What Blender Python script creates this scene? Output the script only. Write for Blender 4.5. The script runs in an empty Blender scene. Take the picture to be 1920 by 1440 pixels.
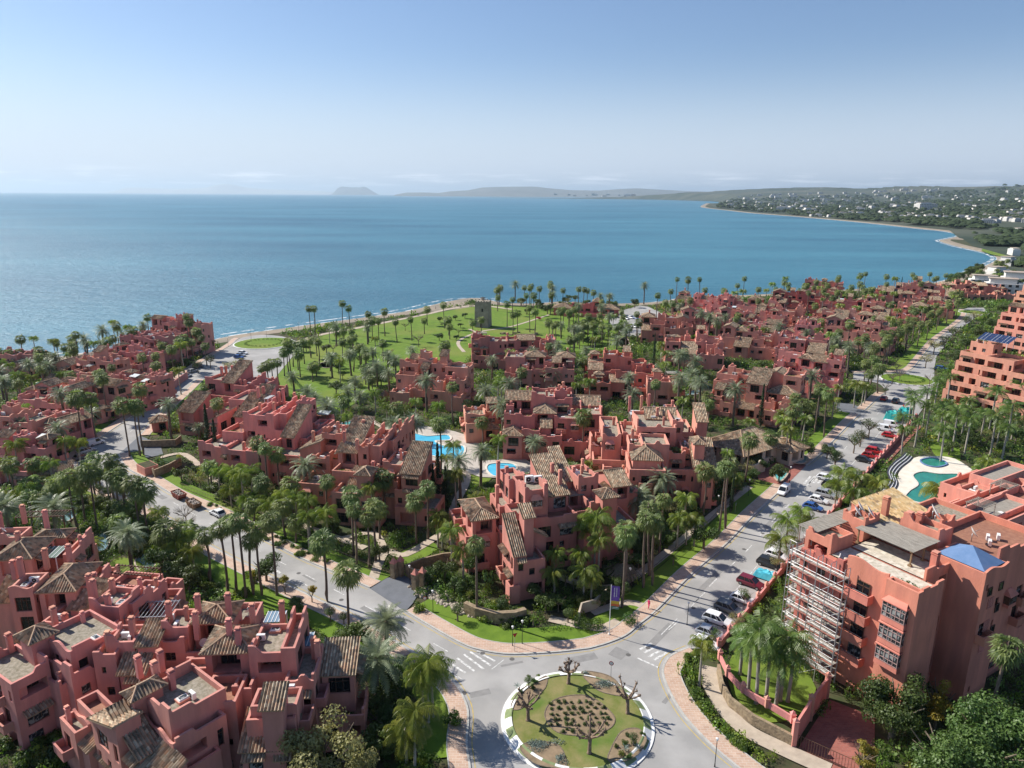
import bpy, math, random
import numpy as np
from mathutils import Vector, Matrix
from mathutils.geometry import tessellate_polygon
R=math.radians; PI=math.pi
sc=bpy.context.scene; COL=sc.collection
# ---------------------------------------------------------------- camera
FPX=1340.; CH=65.; HY=365.; ROLL=R(0.35)
PITCH=math.atan((720-HY)/FPX)
cd=bpy.data.cameras.new('camera'); cam=bpy.data.objects.new('camera',cd); COL.objects.link(cam)
cd.sensor_fit='HORIZONTAL'; cd.sensor_width=36.; cd.lens=36.*FPX/1920.; cd.clip_start=1.; cd.clip_end=250000.
_F=Vector((0,math.cos(PITCH),-math.sin(PITCH))); _U=Vector((0,math.sin(PITCH),math.cos(PITCH))); _R=Vector((1,0,0))
_EX=_R*math.cos(ROLL)+_U*math.sin(ROLL); _EY=_U*math.cos(ROLL)-_R*math.sin(ROLL)
M=Matrix((( _EX.x,_EY.x,-_F.x,0),(_EX.y,_EY.y,-_F.y,0),(_EX.z,_EY.z,-_F.z,CH),(0,0,0,1)))
cam.matrix_world=M; sc.camera=cam
def G(px,py,z=0.):
    "ground point (at height z) seen at pixel px,py of the 1920x1440 photograph"
    d=_EX*(px-960)+_EY*(720-py)+_F*FPX
    t=(z-CH)/d.z
    return Vector((d.x*t,d.y*t,z))
def proj(v):
    w=Vector((v[0],v[1],v[2]-CH)); f=w.dot(_F)
    return (960+FPX*w.dot(_EX)/f, 720-FPX*w.dot(_EY)/f)
# ---------------------------------------------------------------- sky, sun, exposure
SUN_AZ=R(-63.)      # compass angle from +Y (ahead), negative = to the left
SUN_EL=R(41.)
W=bpy.data.worlds.new("World"); sc.world=W; W.use_nodes=True
nt=W.node_tree; N=nt.nodes; L=nt.links; N.clear()
out=N.new('ShaderNodeOutputWorld'); bg=N.new('ShaderNodeBackground'); L.new(bg.outputs[0],out.inputs[0])
sky=N.new('ShaderNodeTexSky'); sky.sky_type='NISHITA'; sky.sun_disc=False
sky.sun_elevation=SUN_EL; sky.sun_rotation=SUN_AZ; sky.altitude=60; sky.air_density=1.0; sky.dust_density=0.5; sky.ozone_density=3.2
bg.inputs[1].default_value=0.084
tc=N.new('ShaderNodeTexCoord'); sep=N.new('ShaderNodeSeparateXYZ'); L.new(tc.outputs['Generated'],sep.inputs[0])
def MN(op,a,b=None,c=None,clamp=False):
    m=N.new('ShaderNodeMath'); m.operation=op; m.use_clamp=clamp
    for i,v in enumerate((a,b,c)):
        if v is None: continue
        if isinstance(v,(int,float)): m.inputs[i].default_value=v
        else: L.new(v,m.inputs[i])
    return m.outputs[0]
# low bank of far clouds: direction mapped to azimuth / elevation
azi=MN('ARCTAN2',sep.outputs[0],sep.outputs[1]); ele=MN('ARCSINE',sep.outputs[2])
cx=N.new('ShaderNodeCombineXYZ'); L.new(MN('MULTIPLY',azi,11.),cx.inputs[0]); L.new(MN('MULTIPLY',ele,130.),cx.inputs[1])
nz=N.new('ShaderNodeTexNoise'); L.new(cx.outputs[0],nz.inputs['Vector']); nz.inputs['Scale'].default_value=1.15; nz.inputs['Detail'].default_value=7; nz.inputs['Roughness'].default_value=.58
band=N.new('ShaderNodeMapRange'); band.interpolation_type='SMOOTHSTEP'; L.new(ele,band.inputs[0])
band.inputs[1].default_value=.003; band.inputs[2].default_value=.010
band2=N.new('ShaderNodeMapRange'); band2.interpolation_type='SMOOTHSTEP'; L.new(ele,band2.inputs[0])
band2.inputs[1].default_value=.034; band2.inputs[2].default_value=.018
thr=N.new('ShaderNodeMapRange'); L.new(nz.outputs[0],thr.inputs[0]); thr.inputs[1].default_value=.50; thr.inputs[2].default_value=.66
cf=MN('MULTIPLY',MN('MULTIPLY',thr.outputs[0],band.outputs[0]),band2.outputs[0])
cf=MN('MULTIPLY',cf,.8)
mx=N.new('ShaderNodeMix'); mx.data_type='RGBA'; hz_=N.new('ShaderNodeMapRange'); hz_.interpolation_type='SMOOTHERSTEP'; L.new(ele,hz_.inputs[0]); hz_.inputs[1].default_value=.20; hz_.inputs[2].default_value=-.01; hz_.inputs[4].default_value=.85
hm_=N.new('ShaderNodeMix'); hm_.data_type='RGBA'; L.new(hz_.outputs[0],hm_.inputs[0]); L.new(sky.outputs[0],hm_.inputs[6]); hm_.inputs[7].default_value=(6.6,7.2,7.9,1)
L.new(cf,mx.inputs[0]); L.new(hm_.outputs[2],mx.inputs[6]); mx.inputs[7].default_value=(11.5,11.5,11.4,1)
mt_=N.new('ShaderNodeMix'); mt_.data_type='RGBA'; mt_.blend_type='MULTIPLY'; mt_.inputs[0].default_value=1.; L.new(mx.outputs[2],mt_.inputs[6]); mt_.inputs[7].default_value=(.95,.975,1.06,1); L.new(mt_.outputs[2],bg.inputs[0])
sl=bpy.data.lights.new('sun','SUN'); sl.energy=5.0; sl.angle=R(.53); sl.color=(1.,.94,.85)
so=bpy.data.objects.new('sun',sl); COL.objects.link(so)
sdir=Vector((math.sin(SUN_AZ)*math.cos(SUN_EL),math.cos(SUN_AZ)*math.cos(SUN_EL),math.sin(SUN_EL)))
so.rotation_euler=sdir.to_track_quat('Z','Y').to_euler(); so.location=(0,0,200)
sc.view_settings.view_transform='Standard'; sc.view_settings.look='None'; sc.view_settings.gamma=1.
sc.view_settings.exposure=.46
sc.cycles.max_bounces=6; sc.cycles.diffuse_bounces=3; sc.cycles.glossy_bounces=2; sc.cycles.transmission_bounces=3; sc.cycles.transparent_max_bounces=6; sc.cycles.volume_bounces=0
sc.cycles.use_adaptive_sampling=True
# ---------------------------------------------------------------- helpers
def tag(o,label=None,cat=None,group=None,kind=None):
    if label: o['label']=label
    if cat: o['category']=cat
    if group: o['group']=group
    if kind: o['kind']=kind
    return o
def empty(name,loc=(0,0,0),rz=0.):
    o=bpy.data.objects.new(name,None); o.empty_display_size=.5; COL.objects.link(o); o.location=loc; o.rotation_euler=(0,0,rz); return o
def place(mesh,name,parent=None,loc=None,rz=None,scale=None):
    o=bpy.data.objects.new(name,mesh); COL.objects.link(o)
    if parent is not None: o.parent=parent
    if loc is not None: o.location=loc
    if rz is not None: o.rotation_euler=(0,0,rz)
    if scale is not None: o.scale=scale
    return o
class MB:
    def __init__(s): s.v=[]; s.f=[]; s.m=[]; s.uv={}; s.smooth=False
    def add(s,pts,faces,m=0):
        b=len(s.v); s.v.extend(tuple(p) for p in pts)
        for f in faces: s.f.append(tuple(b+i for i in f)); s.m.append(m)
    def quad(s,a,b,c,d,m=0,uv=None):
        s.add((a,b,c,d),((0,1,2,3),),m)
        if uv: s.uv[len(s.f)-1]=uv
    def poly(s,pts,m=0): s.add(pts,(tuple(range(len(pts))),),m)
    def box(s,x0,x1,y0,y1,z0,z1,m=0,taper=0.):
        t=taper
        p=[(x0,y0,z0),(x1,y0,z0),(x1,y1,z0),(x0,y1,z0),(x0+t,y0+t,z1),(x1-t,y0+t,z1),(x1-t,y1-t,z1),(x0+t,y1-t,z1)]
        s.add(p,((0,3,2,1),(4,5,6,7),(0,1,5,4),(1,2,6,5),(2,3,7,6),(3,0,4,7)),m)
    def beam(s,a,b,w,h=None,m=0):
        a=Vector(a); b=Vector(b); d=b-a; h=h or w
        if d.length<1e-6: return
        d.normalize(); u=Vector((0,0,1)) if abs(d.z)<.95 else Vector((0,1,0))
        sd=d.cross(u).normalized()*w/2; up=sd.cross(d).normalized()*h/2
        p=[a-sd-up,a+sd-up,a+sd+up,a-sd+up,b-sd-up,b+sd-up,b+sd+up,b-sd+up]
        s.add(p,((3,2,1,0),(4,5,6,7),(0,1,5,4),(1,2,6,5),(2,3,7,6),(3,0,4,7)),m)
    def tube(s,pts,rad,n=8,m=0,cap=True):
        pts=[Vector(p) for p in pts]; rr=rad if isinstance(rad,(list,tuple)) else [rad]*len(pts)
        b=len(s.v); k=len(pts)
        for i,p in enumerate(pts):
            d=(pts[min(i+1,k-1)]-pts[max(i-1,0)]).normalized()
            u=Vector((1,0,0)) if abs(d.x)<.9 else Vector((0,1,0))
            a=d.cross(u).normalized(); c=d.cross(a)
            for j in range(n):
                t=2*PI*j/n; s.v.append(tuple(p+(a*math.cos(t)+c*math.sin(t))*rr[i]))
        for i in range(k-1):
            for j in range(n):
                j2=(j+1)%n; s.f.append((b+i*n+j,b+i*n+j2,b+(i+1)*n+j2,b+(i+1)*n+j)); s.m.append(m)
        if cap:
            s.f.append(tuple(b+j for j in range(n))[::-1]); s.m.append(m)
            s.f.append(tuple(b+(k-1)*n+j for j in range(n))); s.m.append(m)
    def flat(s,pts,z,m=0,thick=0.,sidem=None):
        "polygon (may be concave) at height z with optional sides down by thick"
        P=[Vector((p[0],p[1],z)) for p in pts]
        ar=sum(P[i].x*P[(i+1)%len(P)].y-P[(i+1)%len(P)].x*P[i].y for i in range(len(P)))
        if ar<0: P.reverse()
        tr=tessellate_polygon([P]); s.add(P,[tuple(t) for t in tr],m)
        for f in range(len(tr)):
            i=len(s.f)-1-f; a,b,c=[Vector(s.v[j]) for j in s.f[i]]
            if (b-a).cross(c-a).z<0: s.f[i]=s.f[i][::-1]
        if thick:
            n=len(P)
            for i in range(n):
                a=P[i]; b=P[(i+1)%n]; d=Vector((0,0,-thick))
                s.quad(a+d,b+d,b,a,m if sidem is None else sidem)
    def mesh(s,name,mats):
        me=bpy.data.meshes.new(name); me.from_pydata(s.v,[],s.f)
        ml=mats if isinstance(mats,(list,tuple)) else [mats]
        for k in ml: me.materials.append(k)
        if len(ml)>1: me.polygons.foreach_set('material_index',s.m)
        if s.uv:
            uvl=me.uv_layers.new(name='UVMap').data
            for fi,uv in s.uv.items():
                ls=me.polygons[fi].loop_start
                for k,c in enumerate(uv): uvl[ls+k].uv=c
        if s.smooth: me.polygons.foreach_set('use_smooth',[True]*len(s.f))
        me.update(); return me
    def build(s,name,mats,parent=None,**k):
        return place(s.mesh(name,mats),name,parent,**k)
# materials
def newmat(name):
    m=bpy.data.materials.new(name); m.use_nodes=True; t=m.node_tree; b=t.nodes['Principled BSDF']; return m,t,b
def mat(name,c1,c2=None,scale=1.,rough=.85,detail=4.,bump=0.,bscale=None,spec=.3,metal=0.,c3=None,s3=.08,lo=.35,hi=.65,rand=0.,coord='Object',stretch=None):
    m,t,b=newmat(name); n=t.nodes; l=t.links
    b.inputs['Roughness'].default_value=rough; b.inputs['Metallic'].default_value=metal; b.inputs['Specular IOR Level'].default_value=spec
    if c2 is None: b.inputs['Base Color'].default_value=(*c1,1)
    tcn=n.new('ShaderNodeTexCoord'); vec=tcn.outputs[coord]
    if stretch:
        mp=n.new('ShaderNodeMapping'); l.new(vec,mp.inputs[0]); mp.inputs['Scale'].default_value=stretch; vec=mp.outputs[0]
    last=None
    if c2 is not None:
        z=n.new('ShaderNodeTexNoise'); z.inputs['Scale'].default_value=scale; z.inputs['Detail'].default_value=detail; z.inputs['Roughness'].default_value=.6; l.new(vec,z.inputs['Vector'])
        r=n.new('ShaderNodeMapRange'); l.new(z.outputs[0],r.inputs[0]); r.inputs[1].default_value=lo; r.inputs[2].default_value=hi
        x=n.new('ShaderNodeMix'); x.data_type='RGBA'; l.new(r.outputs[0],x.inputs[0]); x.inputs[6].default_value=(*c1,1); x.inputs[7].default_value=(*c2,1); last=x.outputs[2]
        if c3 is not None:
            z2=n.new('ShaderNodeTexNoise'); z2.inputs['Scale'].default_value=s3; z2.inputs['Detail'].default_value=5; l.new(vec,z2.inputs['Vector'])
            r2=n.new('ShaderNodeMapRange'); l.new(z2.outputs[0],r2.inputs[0]); r2.inputs[1].default_value=.47; r2.inputs[2].default_value=.68
            x2=n.new('ShaderNodeMix'); x2.data_type='RGBA'; l.new(r2.outputs[0],x2.inputs[0]); l.new(last,x2.inputs[6]); x2.inputs[7].default_value=(*c3,1); last=x2.outputs[2]
        if rand:
            oi=n.new('ShaderNodeObjectInfo'); rr=n.new('ShaderNodeMapRange'); l.new(oi.outputs['Random'],rr.inputs[0]); rr.inputs[3].default_value=1-rand; rr.inputs[4].default_value=1+rand
            hs=n.new('ShaderNodeHueSaturation'); l.new(rr.outputs[0],hs.inputs['Value']); l.new(last,hs.inputs['Color'])
            ml=n.new('ShaderNodeMath'); ml.operation='MULTIPLY'; l.new(oi.outputs['Random'],ml.inputs[0]); ml.inputs[1].default_value=7.31
            fr=n.new('ShaderNodeMath'); fr.operation='FRACT'; l.new(ml.outputs[0],fr.inputs[0])
            hr=n.new('ShaderNodeMapRange'); l.new(fr.outputs[0],hr.inputs[0]); hr.inputs[3].default_value=.5-rand*.09; hr.inputs[4].default_value=.5+rand*.06; l.new(hr.outputs[0],hs.inputs['Hue'])
            last=hs.outputs[0]
        l.new(last,b.inputs['Base Color'])
    if bump:
        z=n.new('ShaderNodeTexNoise'); z.inputs['Scale'].default_value=bscale or scale*3; z.inputs['Detail'].default_value=5; l.new(vec,z.inputs['Vector'])
        bp=n.new('ShaderNodeBump'); bp.inputs['Strength'].default_value=bump; bp.inputs['Distance'].default_value=.1; l.new(z.outputs[0],bp.inputs['Height']); l.new(bp.outputs[0],b.inputs['Normal'])
    return m
def leafmat(name,c1,c2,scale=.6,trans=.35,rough=.5,rand=.25,tint=False):
    m=mat(name,c1,c2,scale=scale,rough=rough,spec=.35,rand=rand,lo=.38,hi=.62)
    t=m.node_tree; b=t.nodes['Principled BSDF']; n=t.nodes; l=t.links
    src=b.inputs['Base Color'].links[0].from_socket
    if tint:
        at=n.new('ShaderNodeAttribute'); at.attribute_name='tint'
        x=n.new('ShaderNodeMix'); x.data_type='RGBA'; x.blend_type='MULTIPLY'; x.inputs[0].default_value=1; l.new(src,x.inputs[6]); l.new(at.outputs['Color'],x.inputs[7]); src=x.outputs[2]; l.new(src,b.inputs['Base Color'])
    tr=n.new('ShaderNodeBsdfTranslucent'); l.new(src,tr.inputs[0])
    hs=n.new('ShaderNodeHueSaturation'); hs.inputs['Value'].default_value=1.5; hs.inputs['Saturation'].default_value=1.1; l.new(src,hs.inputs['Color']); l.new(hs.outputs[0],tr.inputs[0])
    mxs=n.new('ShaderNodeMixShader'); mxs.inputs[0].default_value=trans; l.new(b.outputs[0],mxs.inputs[1]); l.new(tr.outputs[0],mxs.inputs[2])
    l.new(mxs.outputs[0],n['Material Output'].inputs['Surface'])
    return m
MT={}
def stucco(name,c,d):
    return mat(name,tuple(v*1.06 for v in c),tuple(v*d*.93 for v in c),scale=.55,rough=.92,detail=9,bump=.25,bscale=9,spec=.15,lo=.3,hi=.72,rand=.15,c3=tuple(v*k for v,k in zip(c,(.80,.80,.84))),s3=.75,stretch=(1,1,.22))
MT['salmon']=stucco('stucco_salmon',(.69,.315,.235),.80)
MT['rose']=stucco('stucco_rose',(.68,.315,.255),.80)
MT['terra']=stucco('stucco_terracotta',(.64,.255,.175),.80)
MT['orange']=stucco('stucco_orange',(.70,.34,.235),.84)
MT['red']=stucco('stucco_red',(.62,.22,.165),.80)
def tilemat(nm='clay_tiles',pal=None):
    m,t,b=newmat(nm); n=t.nodes; l=t.links; b.inputs['Roughness'].default_value=.9; b.inputs['Specular IOR Level'].default_value=.2
    uv=n.new('ShaderNodeUVMap'); fl=n.new('ShaderNodeVectorMath'); fl.operation='FLOOR'; l.new(uv.outputs[0],fl.inputs[0])
    oi=n.new('ShaderNodeObjectInfo')
    wn=n.new('ShaderNodeTexWhiteNoise'); wn.noise_dimensions='3D'; l.new(fl.outputs[0],wn.inputs['Vector'])
    cr=n.new('ShaderNodeValToRGB'); l.new(wn.outputs['Value'],cr.inputs[0]); e=cr.color_ramp; e.interpolation='LINEAR'
    e.elements[0].color=(.19,.14,.10,1); e.elements[1].color=(.64,.53,.38,1)
    for p,c in (pal or ((.25,(.31,.235,.165,1)),(.5,(.44,.34,.24,1)),(.72,(.43,.26,.165,1)),(.85,(.52,.43,.31,1)))):
        q=e.elements.new(p); q.color=c
    tcn=n.new('ShaderNodeTexCoord'); z=n.new('ShaderNodeTexNoise'); z.inputs['Scale'].default_value=.8; z.inputs['Detail'].default_value=6; l.new(tcn.outputs['Object'],z.inputs['Vector'])
    r=n.new('ShaderNodeMapRange'); l.new(z.outputs[0],r.inputs[0]); r.inputs[1].default_value=.48; r.inputs[2].default_value=.72; r.inputs[4].default_value=.6
    x=n.new('ShaderNodeMix'); x.data_type='RGBA'; l.new(r.outputs[0],x.inputs[0]); l.new(cr.outputs[0],x.inputs[6]); x.inputs[7].default_value=(.17,.16,.115,1)
    l.new(x.outputs[2],b.inputs['Base Color'])
    return m
MT['tile']=tilemat(); MT['ochretile']=tilemat('ochre_tiles',((.1,(.50,.34,.17,1)),(.5,(.60,.43,.22,1)),(.9,(.66,.50,.28,1))))
MT['gravel']=mat('roof_gravel',(.36,.32,.26),(.20,.18,.13),scale=2.5,rough=.95,bump=.4,bscale=12)
MT['terrace']=mat('terrace_tiles',(.34,.17,.11),(.26,.12,.08),scale=1.5,rough=.8)
MT['paleterrace']=mat('pale_deck',(.72,.66,.56),(.50,.45,.36),scale=.9,rough=.8,detail=8,c3=(.42,.38,.30),s3=1.7)
MT['wood']=mat('dark_wood',(.10,.055,.035),(.16,.09,.055),scale=4,rough=.6)
MT['oldwood']=mat('weathered_slats',(.22,.20,.17),(.36,.33,.28),scale=6,rough=.9,stretch=(1,.15,1))
MT['glass']=mat('dark_glass',(.015,.018,.022),rough=.08,spec=.6)
MT['glass2']=mat('curtained_glass',(.30,.31,.30),(.03,.035,.04),scale=1.3,rough=.15,spec=.5,lo=.45,hi=.5)
MT['metal']=mat('grey_metal',(.42,.43,.44),(.34,.35,.36),scale=3,rough=.4,metal=.7)
MT['white']=mat('white_paint',(.80,.80,.78),(.70,.70,.68),scale=2,rough=.45)
MT['dark']=mat('dark_void',(.03,.028,.026),rough=.9)
MT['asphalt']=mat('asphalt',(.345,.335,.32),(.29,.285,.275),scale=.25,rough=.88,detail=9,c3=(.41,.40,.385),s3=.11,bump=.1,bscale=14)
MT['asphalt2']=mat('dark_asphalt',(.16,.17,.19),(.13,.14,.155),scale=.6,rough=.85)
MT['kerb']=mat('kerb_stone',(.50,.49,.46),(.38,.37,.34),scale=1.2,rough=.85)
MT['line']=mat('road_paint',(.70,.70,.68),(.36,.355,.34),scale=2.2,rough=.7,detail=7,lo=.42,hi=.62)
MT['yellow']=mat('yellow_paint',(.55,.40,.10),(.33,.28,.17),scale=1.4,rough=.7,lo=.45,hi=.7)
MT['lawn']=mat('lawn_grass',(.085,.155,.014),(.15,.24,.022),scale=.35,rough=.95,detail=9,c3=(.17,.21,.035),s3=.045,bump=.5,bscale=8,lo=.3,hi=.7)
MT['drylawn']=mat('dry_lawn',(.14,.165,.035),(.25,.22,.09),scale=.5,rough=.95,detail=9,c3=(.085,.16,.02),s3=.15,bump=.5,bscale=8)
MT['soil']=mat('garden_soil',(.035,.05,.018),(.10,.075,.045),scale=.5,rough=1.,detail=9,c3=(.04,.075,.02),s3=.12)
MT['bed']=mat('planting_bed',(.30,.22,.14),(.20,.15,.095),scale=1.2,rough=1.,detail=8)
MT['sand']=mat('beach_sand',(.33,.27,.20),(.23,.20,.16),scale=.08,rough=.95,detail=8)
MT['path']=mat('pale_path',(.50,.42,.33),(.40,.33,.26),scale=.7,rough=.9)
MT['stone']=mat('rubble_stone',(.36,.28,.18),(.20,.15,.10),scale=1.6,rough=.95,bump=.8,bscale=3,detail=6)
def brickmat(name,c1,c2,mort,sc_=1.,bw=.5,rh=.25,off=.5):
    m,t,b=newmat(name); n=t.nodes; l=t.links; b.inputs['Roughness'].default_value=.85
    tcn=n.new('ShaderNodeTexCoord'); br=n.new('ShaderNodeTexBrick'); l.new(tcn.outputs['Object'],br.inputs['Vector'])
    br.inputs['Color1'].default_value=(*c1,1); br.inputs['Color2'].default_value=(*c2,1); br.inputs['Mortar'].default_value=(*mort,1)
    br.inputs['Scale'].default_value=sc_; br.inputs['Brick Width'].default_value=bw; br.inputs['Row Height'].default_value=rh; br.inputs['Mortar Size'].default_value=.03; br.offset=off
    z=n.new('ShaderNodeTexNoise'); z.inputs['Scale'].default_value=.6; z.inputs['Detail'].default_value=7; l.new(tcn.outputs['Object'],z.inputs['Vector'])
    hs=n.new('ShaderNodeHueSaturation'); r=n.new('ShaderNodeMapRange'); l.new(z.outputs[0],r.inputs[0]); r.inputs[3].default_value=.7; r.inputs[4].default_value=1.3; l.new(r.outputs[0],hs.inputs['Value']); l.new(br.outputs['Color'],hs.inputs['Color'])
    l.new(hs.outputs[0],b.inputs['Base Color']); return m
MT['paving']=brickmat('clay_paving',(.52,.37,.28),(.45,.29,.21),(.55,.46,.38),bw=.8,rh=.4,sc_=1.)
MT['redpaving']=brickmat('red_paving',(.36,.12,.09),(.27,.085,.07),(.30,.14,.11),bw=.6,rh=.3)
# ================================================================ SETTING
def GP(pts,z=0.): return [G(x,y,z) for x,y in pts]
def smooth(pts,n=5,closed=False):
    P=[Vector((p[0],p[1])) for p in pts]; k=len(P); o=[]
    rng=range(k) if closed else range(k-1)
    for i in rng:
        if closed: a,b,c,d=P[i-1],P[i],P[(i+1)%k],P[(i+2)%k]
        else: a,b,c,d=P[max(i-1,0)],P[i],P[i+1],P[min(i+2,k-1)]
        for j in range(n):
            t=j/n; o.append(.5*((2*b)+(c-a)*t+(2*a-5*b+4*c-d)*t*t+(3*b-a-3*c+d)*t**3))
    if not closed: o.append(P[-1])
    return o
def SG(pts,n=5,closed=False): return smooth(GP(pts),n,closed)
def offs(line,d):
    o=[]; k=len(line)
    for i,p in enumerate(line):
        t=(line[min(i+1,k-1)]-line[max(i-1,0)]).normalized(); o.append(Vector((p.x-t.y*d,p.y+t.x*d)))
    return o
def strip(mb,line,d0,d1,z,m=0,thick=0.):
    a=offs(line,d0); b=offs(line,d1)
    for i in range(len(a)-1):
        q=[Vector((v.x,v.y,z)) for v in (a[i],a[i+1],b[i+1],b[i])]
        if (q[1]-q[0]).cross(q[2]-q[0]).z<0: q=q[::-1]
        mb.quad(*q,m)
        if thick:
            for l in (a,b):
                p,r=l[i],l[i+1]; mb.quad((p.x,p.y,z-thick),(r.x,r.y,z-thick),(r.x,r.y,z),(p.x,p.y,z),m)
def struct(mb,name,mats,label=None):
    o=mb.build(name,mats); o['kind']='structure'; return o
def inpoly(x,y,P):
    c=False; j=len(P)-1
    for i in range(len(P)):
        xi,yi=P[i][0],P[i][1]; xj,yj=P[j][0],P[j][1]
        if (yi>y)!=(yj>y) and x<(xj-xi)*(y-yi)/(yj-yi)+xi: c=not c
        j=i
    return c
# ---- sea
def seamat():
    m,t,b=newmat('sea_water'); n=t.nodes; l=t.links
    b.inputs['Roughness'].default_value=.34; b.inputs['IOR'].default_value=1.33; b.inputs['Specular IOR Level'].default_value=.42
    tcn=n.new('ShaderNodeTexCoord')
    def noise(sx,sy,scale,det,rough=.6):
        mp=n.new('ShaderNodeMapping'); mp.inputs['Scale'].default_value=(sx,sy,1); mp.inputs['Rotation'].default_value=(0,0,R(-18)); l.new(tcn.outputs['Object'],mp.inputs[0])
        z=n.new('ShaderNodeTexNoise'); z.inputs['Scale'].default_value=scale; z.inputs['Detail'].default_value=det; z.inputs['Roughness'].default_value=rough; l.new(mp.outputs[0],z.inputs['Vector']); return z.outputs[0]
    a=noise(.35,1.,.004,8); r=n.new('ShaderNodeMapRange'); l.new(a,r.inputs[0]); r.inputs[1].default_value=.35; r.inputs[2].default_value=.65
    x=n.new('ShaderNodeMix'); x.data_type='RGBA'; l.new(r.outputs[0],x.inputs[0]); x.inputs[6].default_value=(.024,.122,.19,1); x.inputs[7].default_value=(.062,.222,.30,1)
    l.new(x.outputs[2],b.inputs['Base Color'])
    h1=noise(.35,1.,.075,7,.75); h2=noise(.4,1.,.8,3,.6)
    ad=n.new('ShaderNodeMath'); ad.operation='MULTIPLY_ADD'; l.new(h2,ad.inputs[0]); ad.inputs[1].default_value=.14; l.new(h1,ad.inputs[2])
    bp=n.new('ShaderNodeBump'); bp.inputs['Strength'].default_value=.75; bp.inputs['Distance'].default_value=5.6; l.new(ad.outputs[0],bp.inputs['Height']); l.new(bp.outputs[0],b.inputs['Normal'])
    return m
MT['sea']=seamat()
SEA_Z=-1.3
mb=MB(); mb.flat([(75000*math.cos(2*PI*i/64),75000*math.sin(2*PI*i/64)) for i in range(64)],SEA_Z); struct(mb,'sea',MT['sea'])
# ---- land and coast
COAST=[(-260,712),(-120,697),(0,684),(45,677),(110,669),(185,658),(300,646),(400,637),(450,627),(520,617),(600,606),(660,598),(710,591),(760,584),(800,576),(840,566),(868,561),(905,561),(935,567),(1000,569),(1060,565),(1140,569),(1230,566),(1300,557),(1400,553),(1500,548),(1600,542),(1700,536),(1770,528),(1812,516),(1840,506),(1862,496),(1882,484),(1868,475),(1838,468),(1805,461),(1776,453),(1770,449),(1786,446),(1806,441),(1800,437),(1771,432),(1729,428),(1665,421),(1594,414),(1488,405),(1410,399),(1365,394),(1321,389),(1316,386),(1326,381)]
cst=SG(COAST,4)
LAND=cst+[Vector((6200,8200)),Vector((26000,8200)),Vector((26000,-3000)),Vector((-3000,-3000)),Vector((-3000,G(-260,712).y))]
MT['farwood']=mat('wooded_land',(.020,.032,.012),(.055,.065,.030),scale=.03,rough=1.,detail=10,c3=(.12,.115,.06),s3=.004)
near_y=900.
mb=MB(); mb.flat(LAND,-.12)
gr=struct(mb,'ground',MT['soil'])
mb=MB()
for i in range(len(cst)-1):
    a,b=cst[i],cst[i+1]; t=(b-a).normalized(); nrm=Vector((-t.y,t.x))
    w=9.
    mb.quad((a.x,a.y,-.06),(b.x,b.y,-.06),(b.x+nrm.x*w,b.y+nrm.y*w,-1.9),(a.x+nrm.x*w,a.y+nrm.y*w,-1.9))
strip(mb,cst[:150],0,-9.,-.055); strip(mb,cst[149:],0,-24.,-.055)
hb=SG([(825,570),(868,560),(905,560),(905,574),(850,580),(800,584)],3,True); mb.flat(hb,-.04)
struct(mb,'beach',MT['sand'])
# surf
def foammat():
    m,t,b=newmat('sea_foam'); n=t.nodes; l=t.links; b.inputs['Base Color'].default_value=(.8,.82,.82,1); b.inputs['Roughness'].default_value=.8
    tcn=n.new('ShaderNodeTexCoord'); z=n.new('ShaderNodeTexNoise'); z.inputs['Scale'].default_value=.22; z.inputs['Detail'].default_value=6; l.new(tcn.outputs['Object'],z.inputs['Vector'])
    r=n.new('ShaderNodeMapRange'); l.new(z.outputs[0],r.inputs[0]); r.inputs[1].default_value=.47; r.inputs[2].default_value=.56; r.inputs[4].default_value=.85
    l.new(r.outputs[0],b.inputs['Alpha']); return m
MT['foam']=foammat(); mb=MB(); strip(mb,cst,5.,7.,SEA_Z+.05)
i0=4*29; strip(mb,cst[i0:i0+4*16],8.2,12.,SEA_Z+.06); strip(mb,cst[:70],12.,13.5,SEA_Z+.05)
struct(mb,'surf',MT['foam'])
# ---- roads
K1a=SG([(1105,1217),(1053,1223),(993,1227),(943,1227),(893,1218),(860,1205),(810,1177),(760,1147)],4)      # corner by the roundabout, up to the gate
K1b=SG([(693,1103),(620,1071),(560,1045),(480,1003),(408,964),(360,944),(319,925),(277,899),(244,882),(228,866),(222,852)],4)
K1c=SG([(262,817),(292,782),(320,756),(344,735),(368,712)],4)
K4a=SG([(1105,1217),(1140,1207),(1175,1192),(1200,1171),(1231,1146),(1297,1078),(1363,1020),(1413,967),(1453,930),(1472,912)],4)
K4b=SG([(1511,873),(1537,853),(1596,792),(1612,778)],4)
K4c=SG([(1622,769),(1649,744),(1660,735),(1652,722),(1635,716),(1600,712)],4)
K4d=SG([(1600,699),(1640,699),(1690,697),(1709,692),(1725,674),(1752,641),(1779,620),(1806,598),(1812,586),(1806,580)],4)
K2=SG([(888,1520),(883,1440),(877,1393),(880,1343),(873,1313),(853,1280),(820,1254),(760,1215),(670,1160),(560,1107),(393,1023),(321,975),(262,945),(195,918),(158,896),(140,872),(155,846),(187,822),(242,785),(292,752),(321,723),(370,685),(408,662),(436,645),(450,634),(490,628),(530,631),(556,640)],4)
K3=SG([(1460,1500),(1366,1427),(1318,1384),(1279,1340),(1253,1296),(1241,1262),(1247,1240),(1262,1226),(1290,1214)],4)
WALL=[G(1345,1216),G(1717,785)]
ROAD=[v for v in K1a[::-1]]
def rv(l): return [Vector((p[0],p[1])) for p in l]
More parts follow.
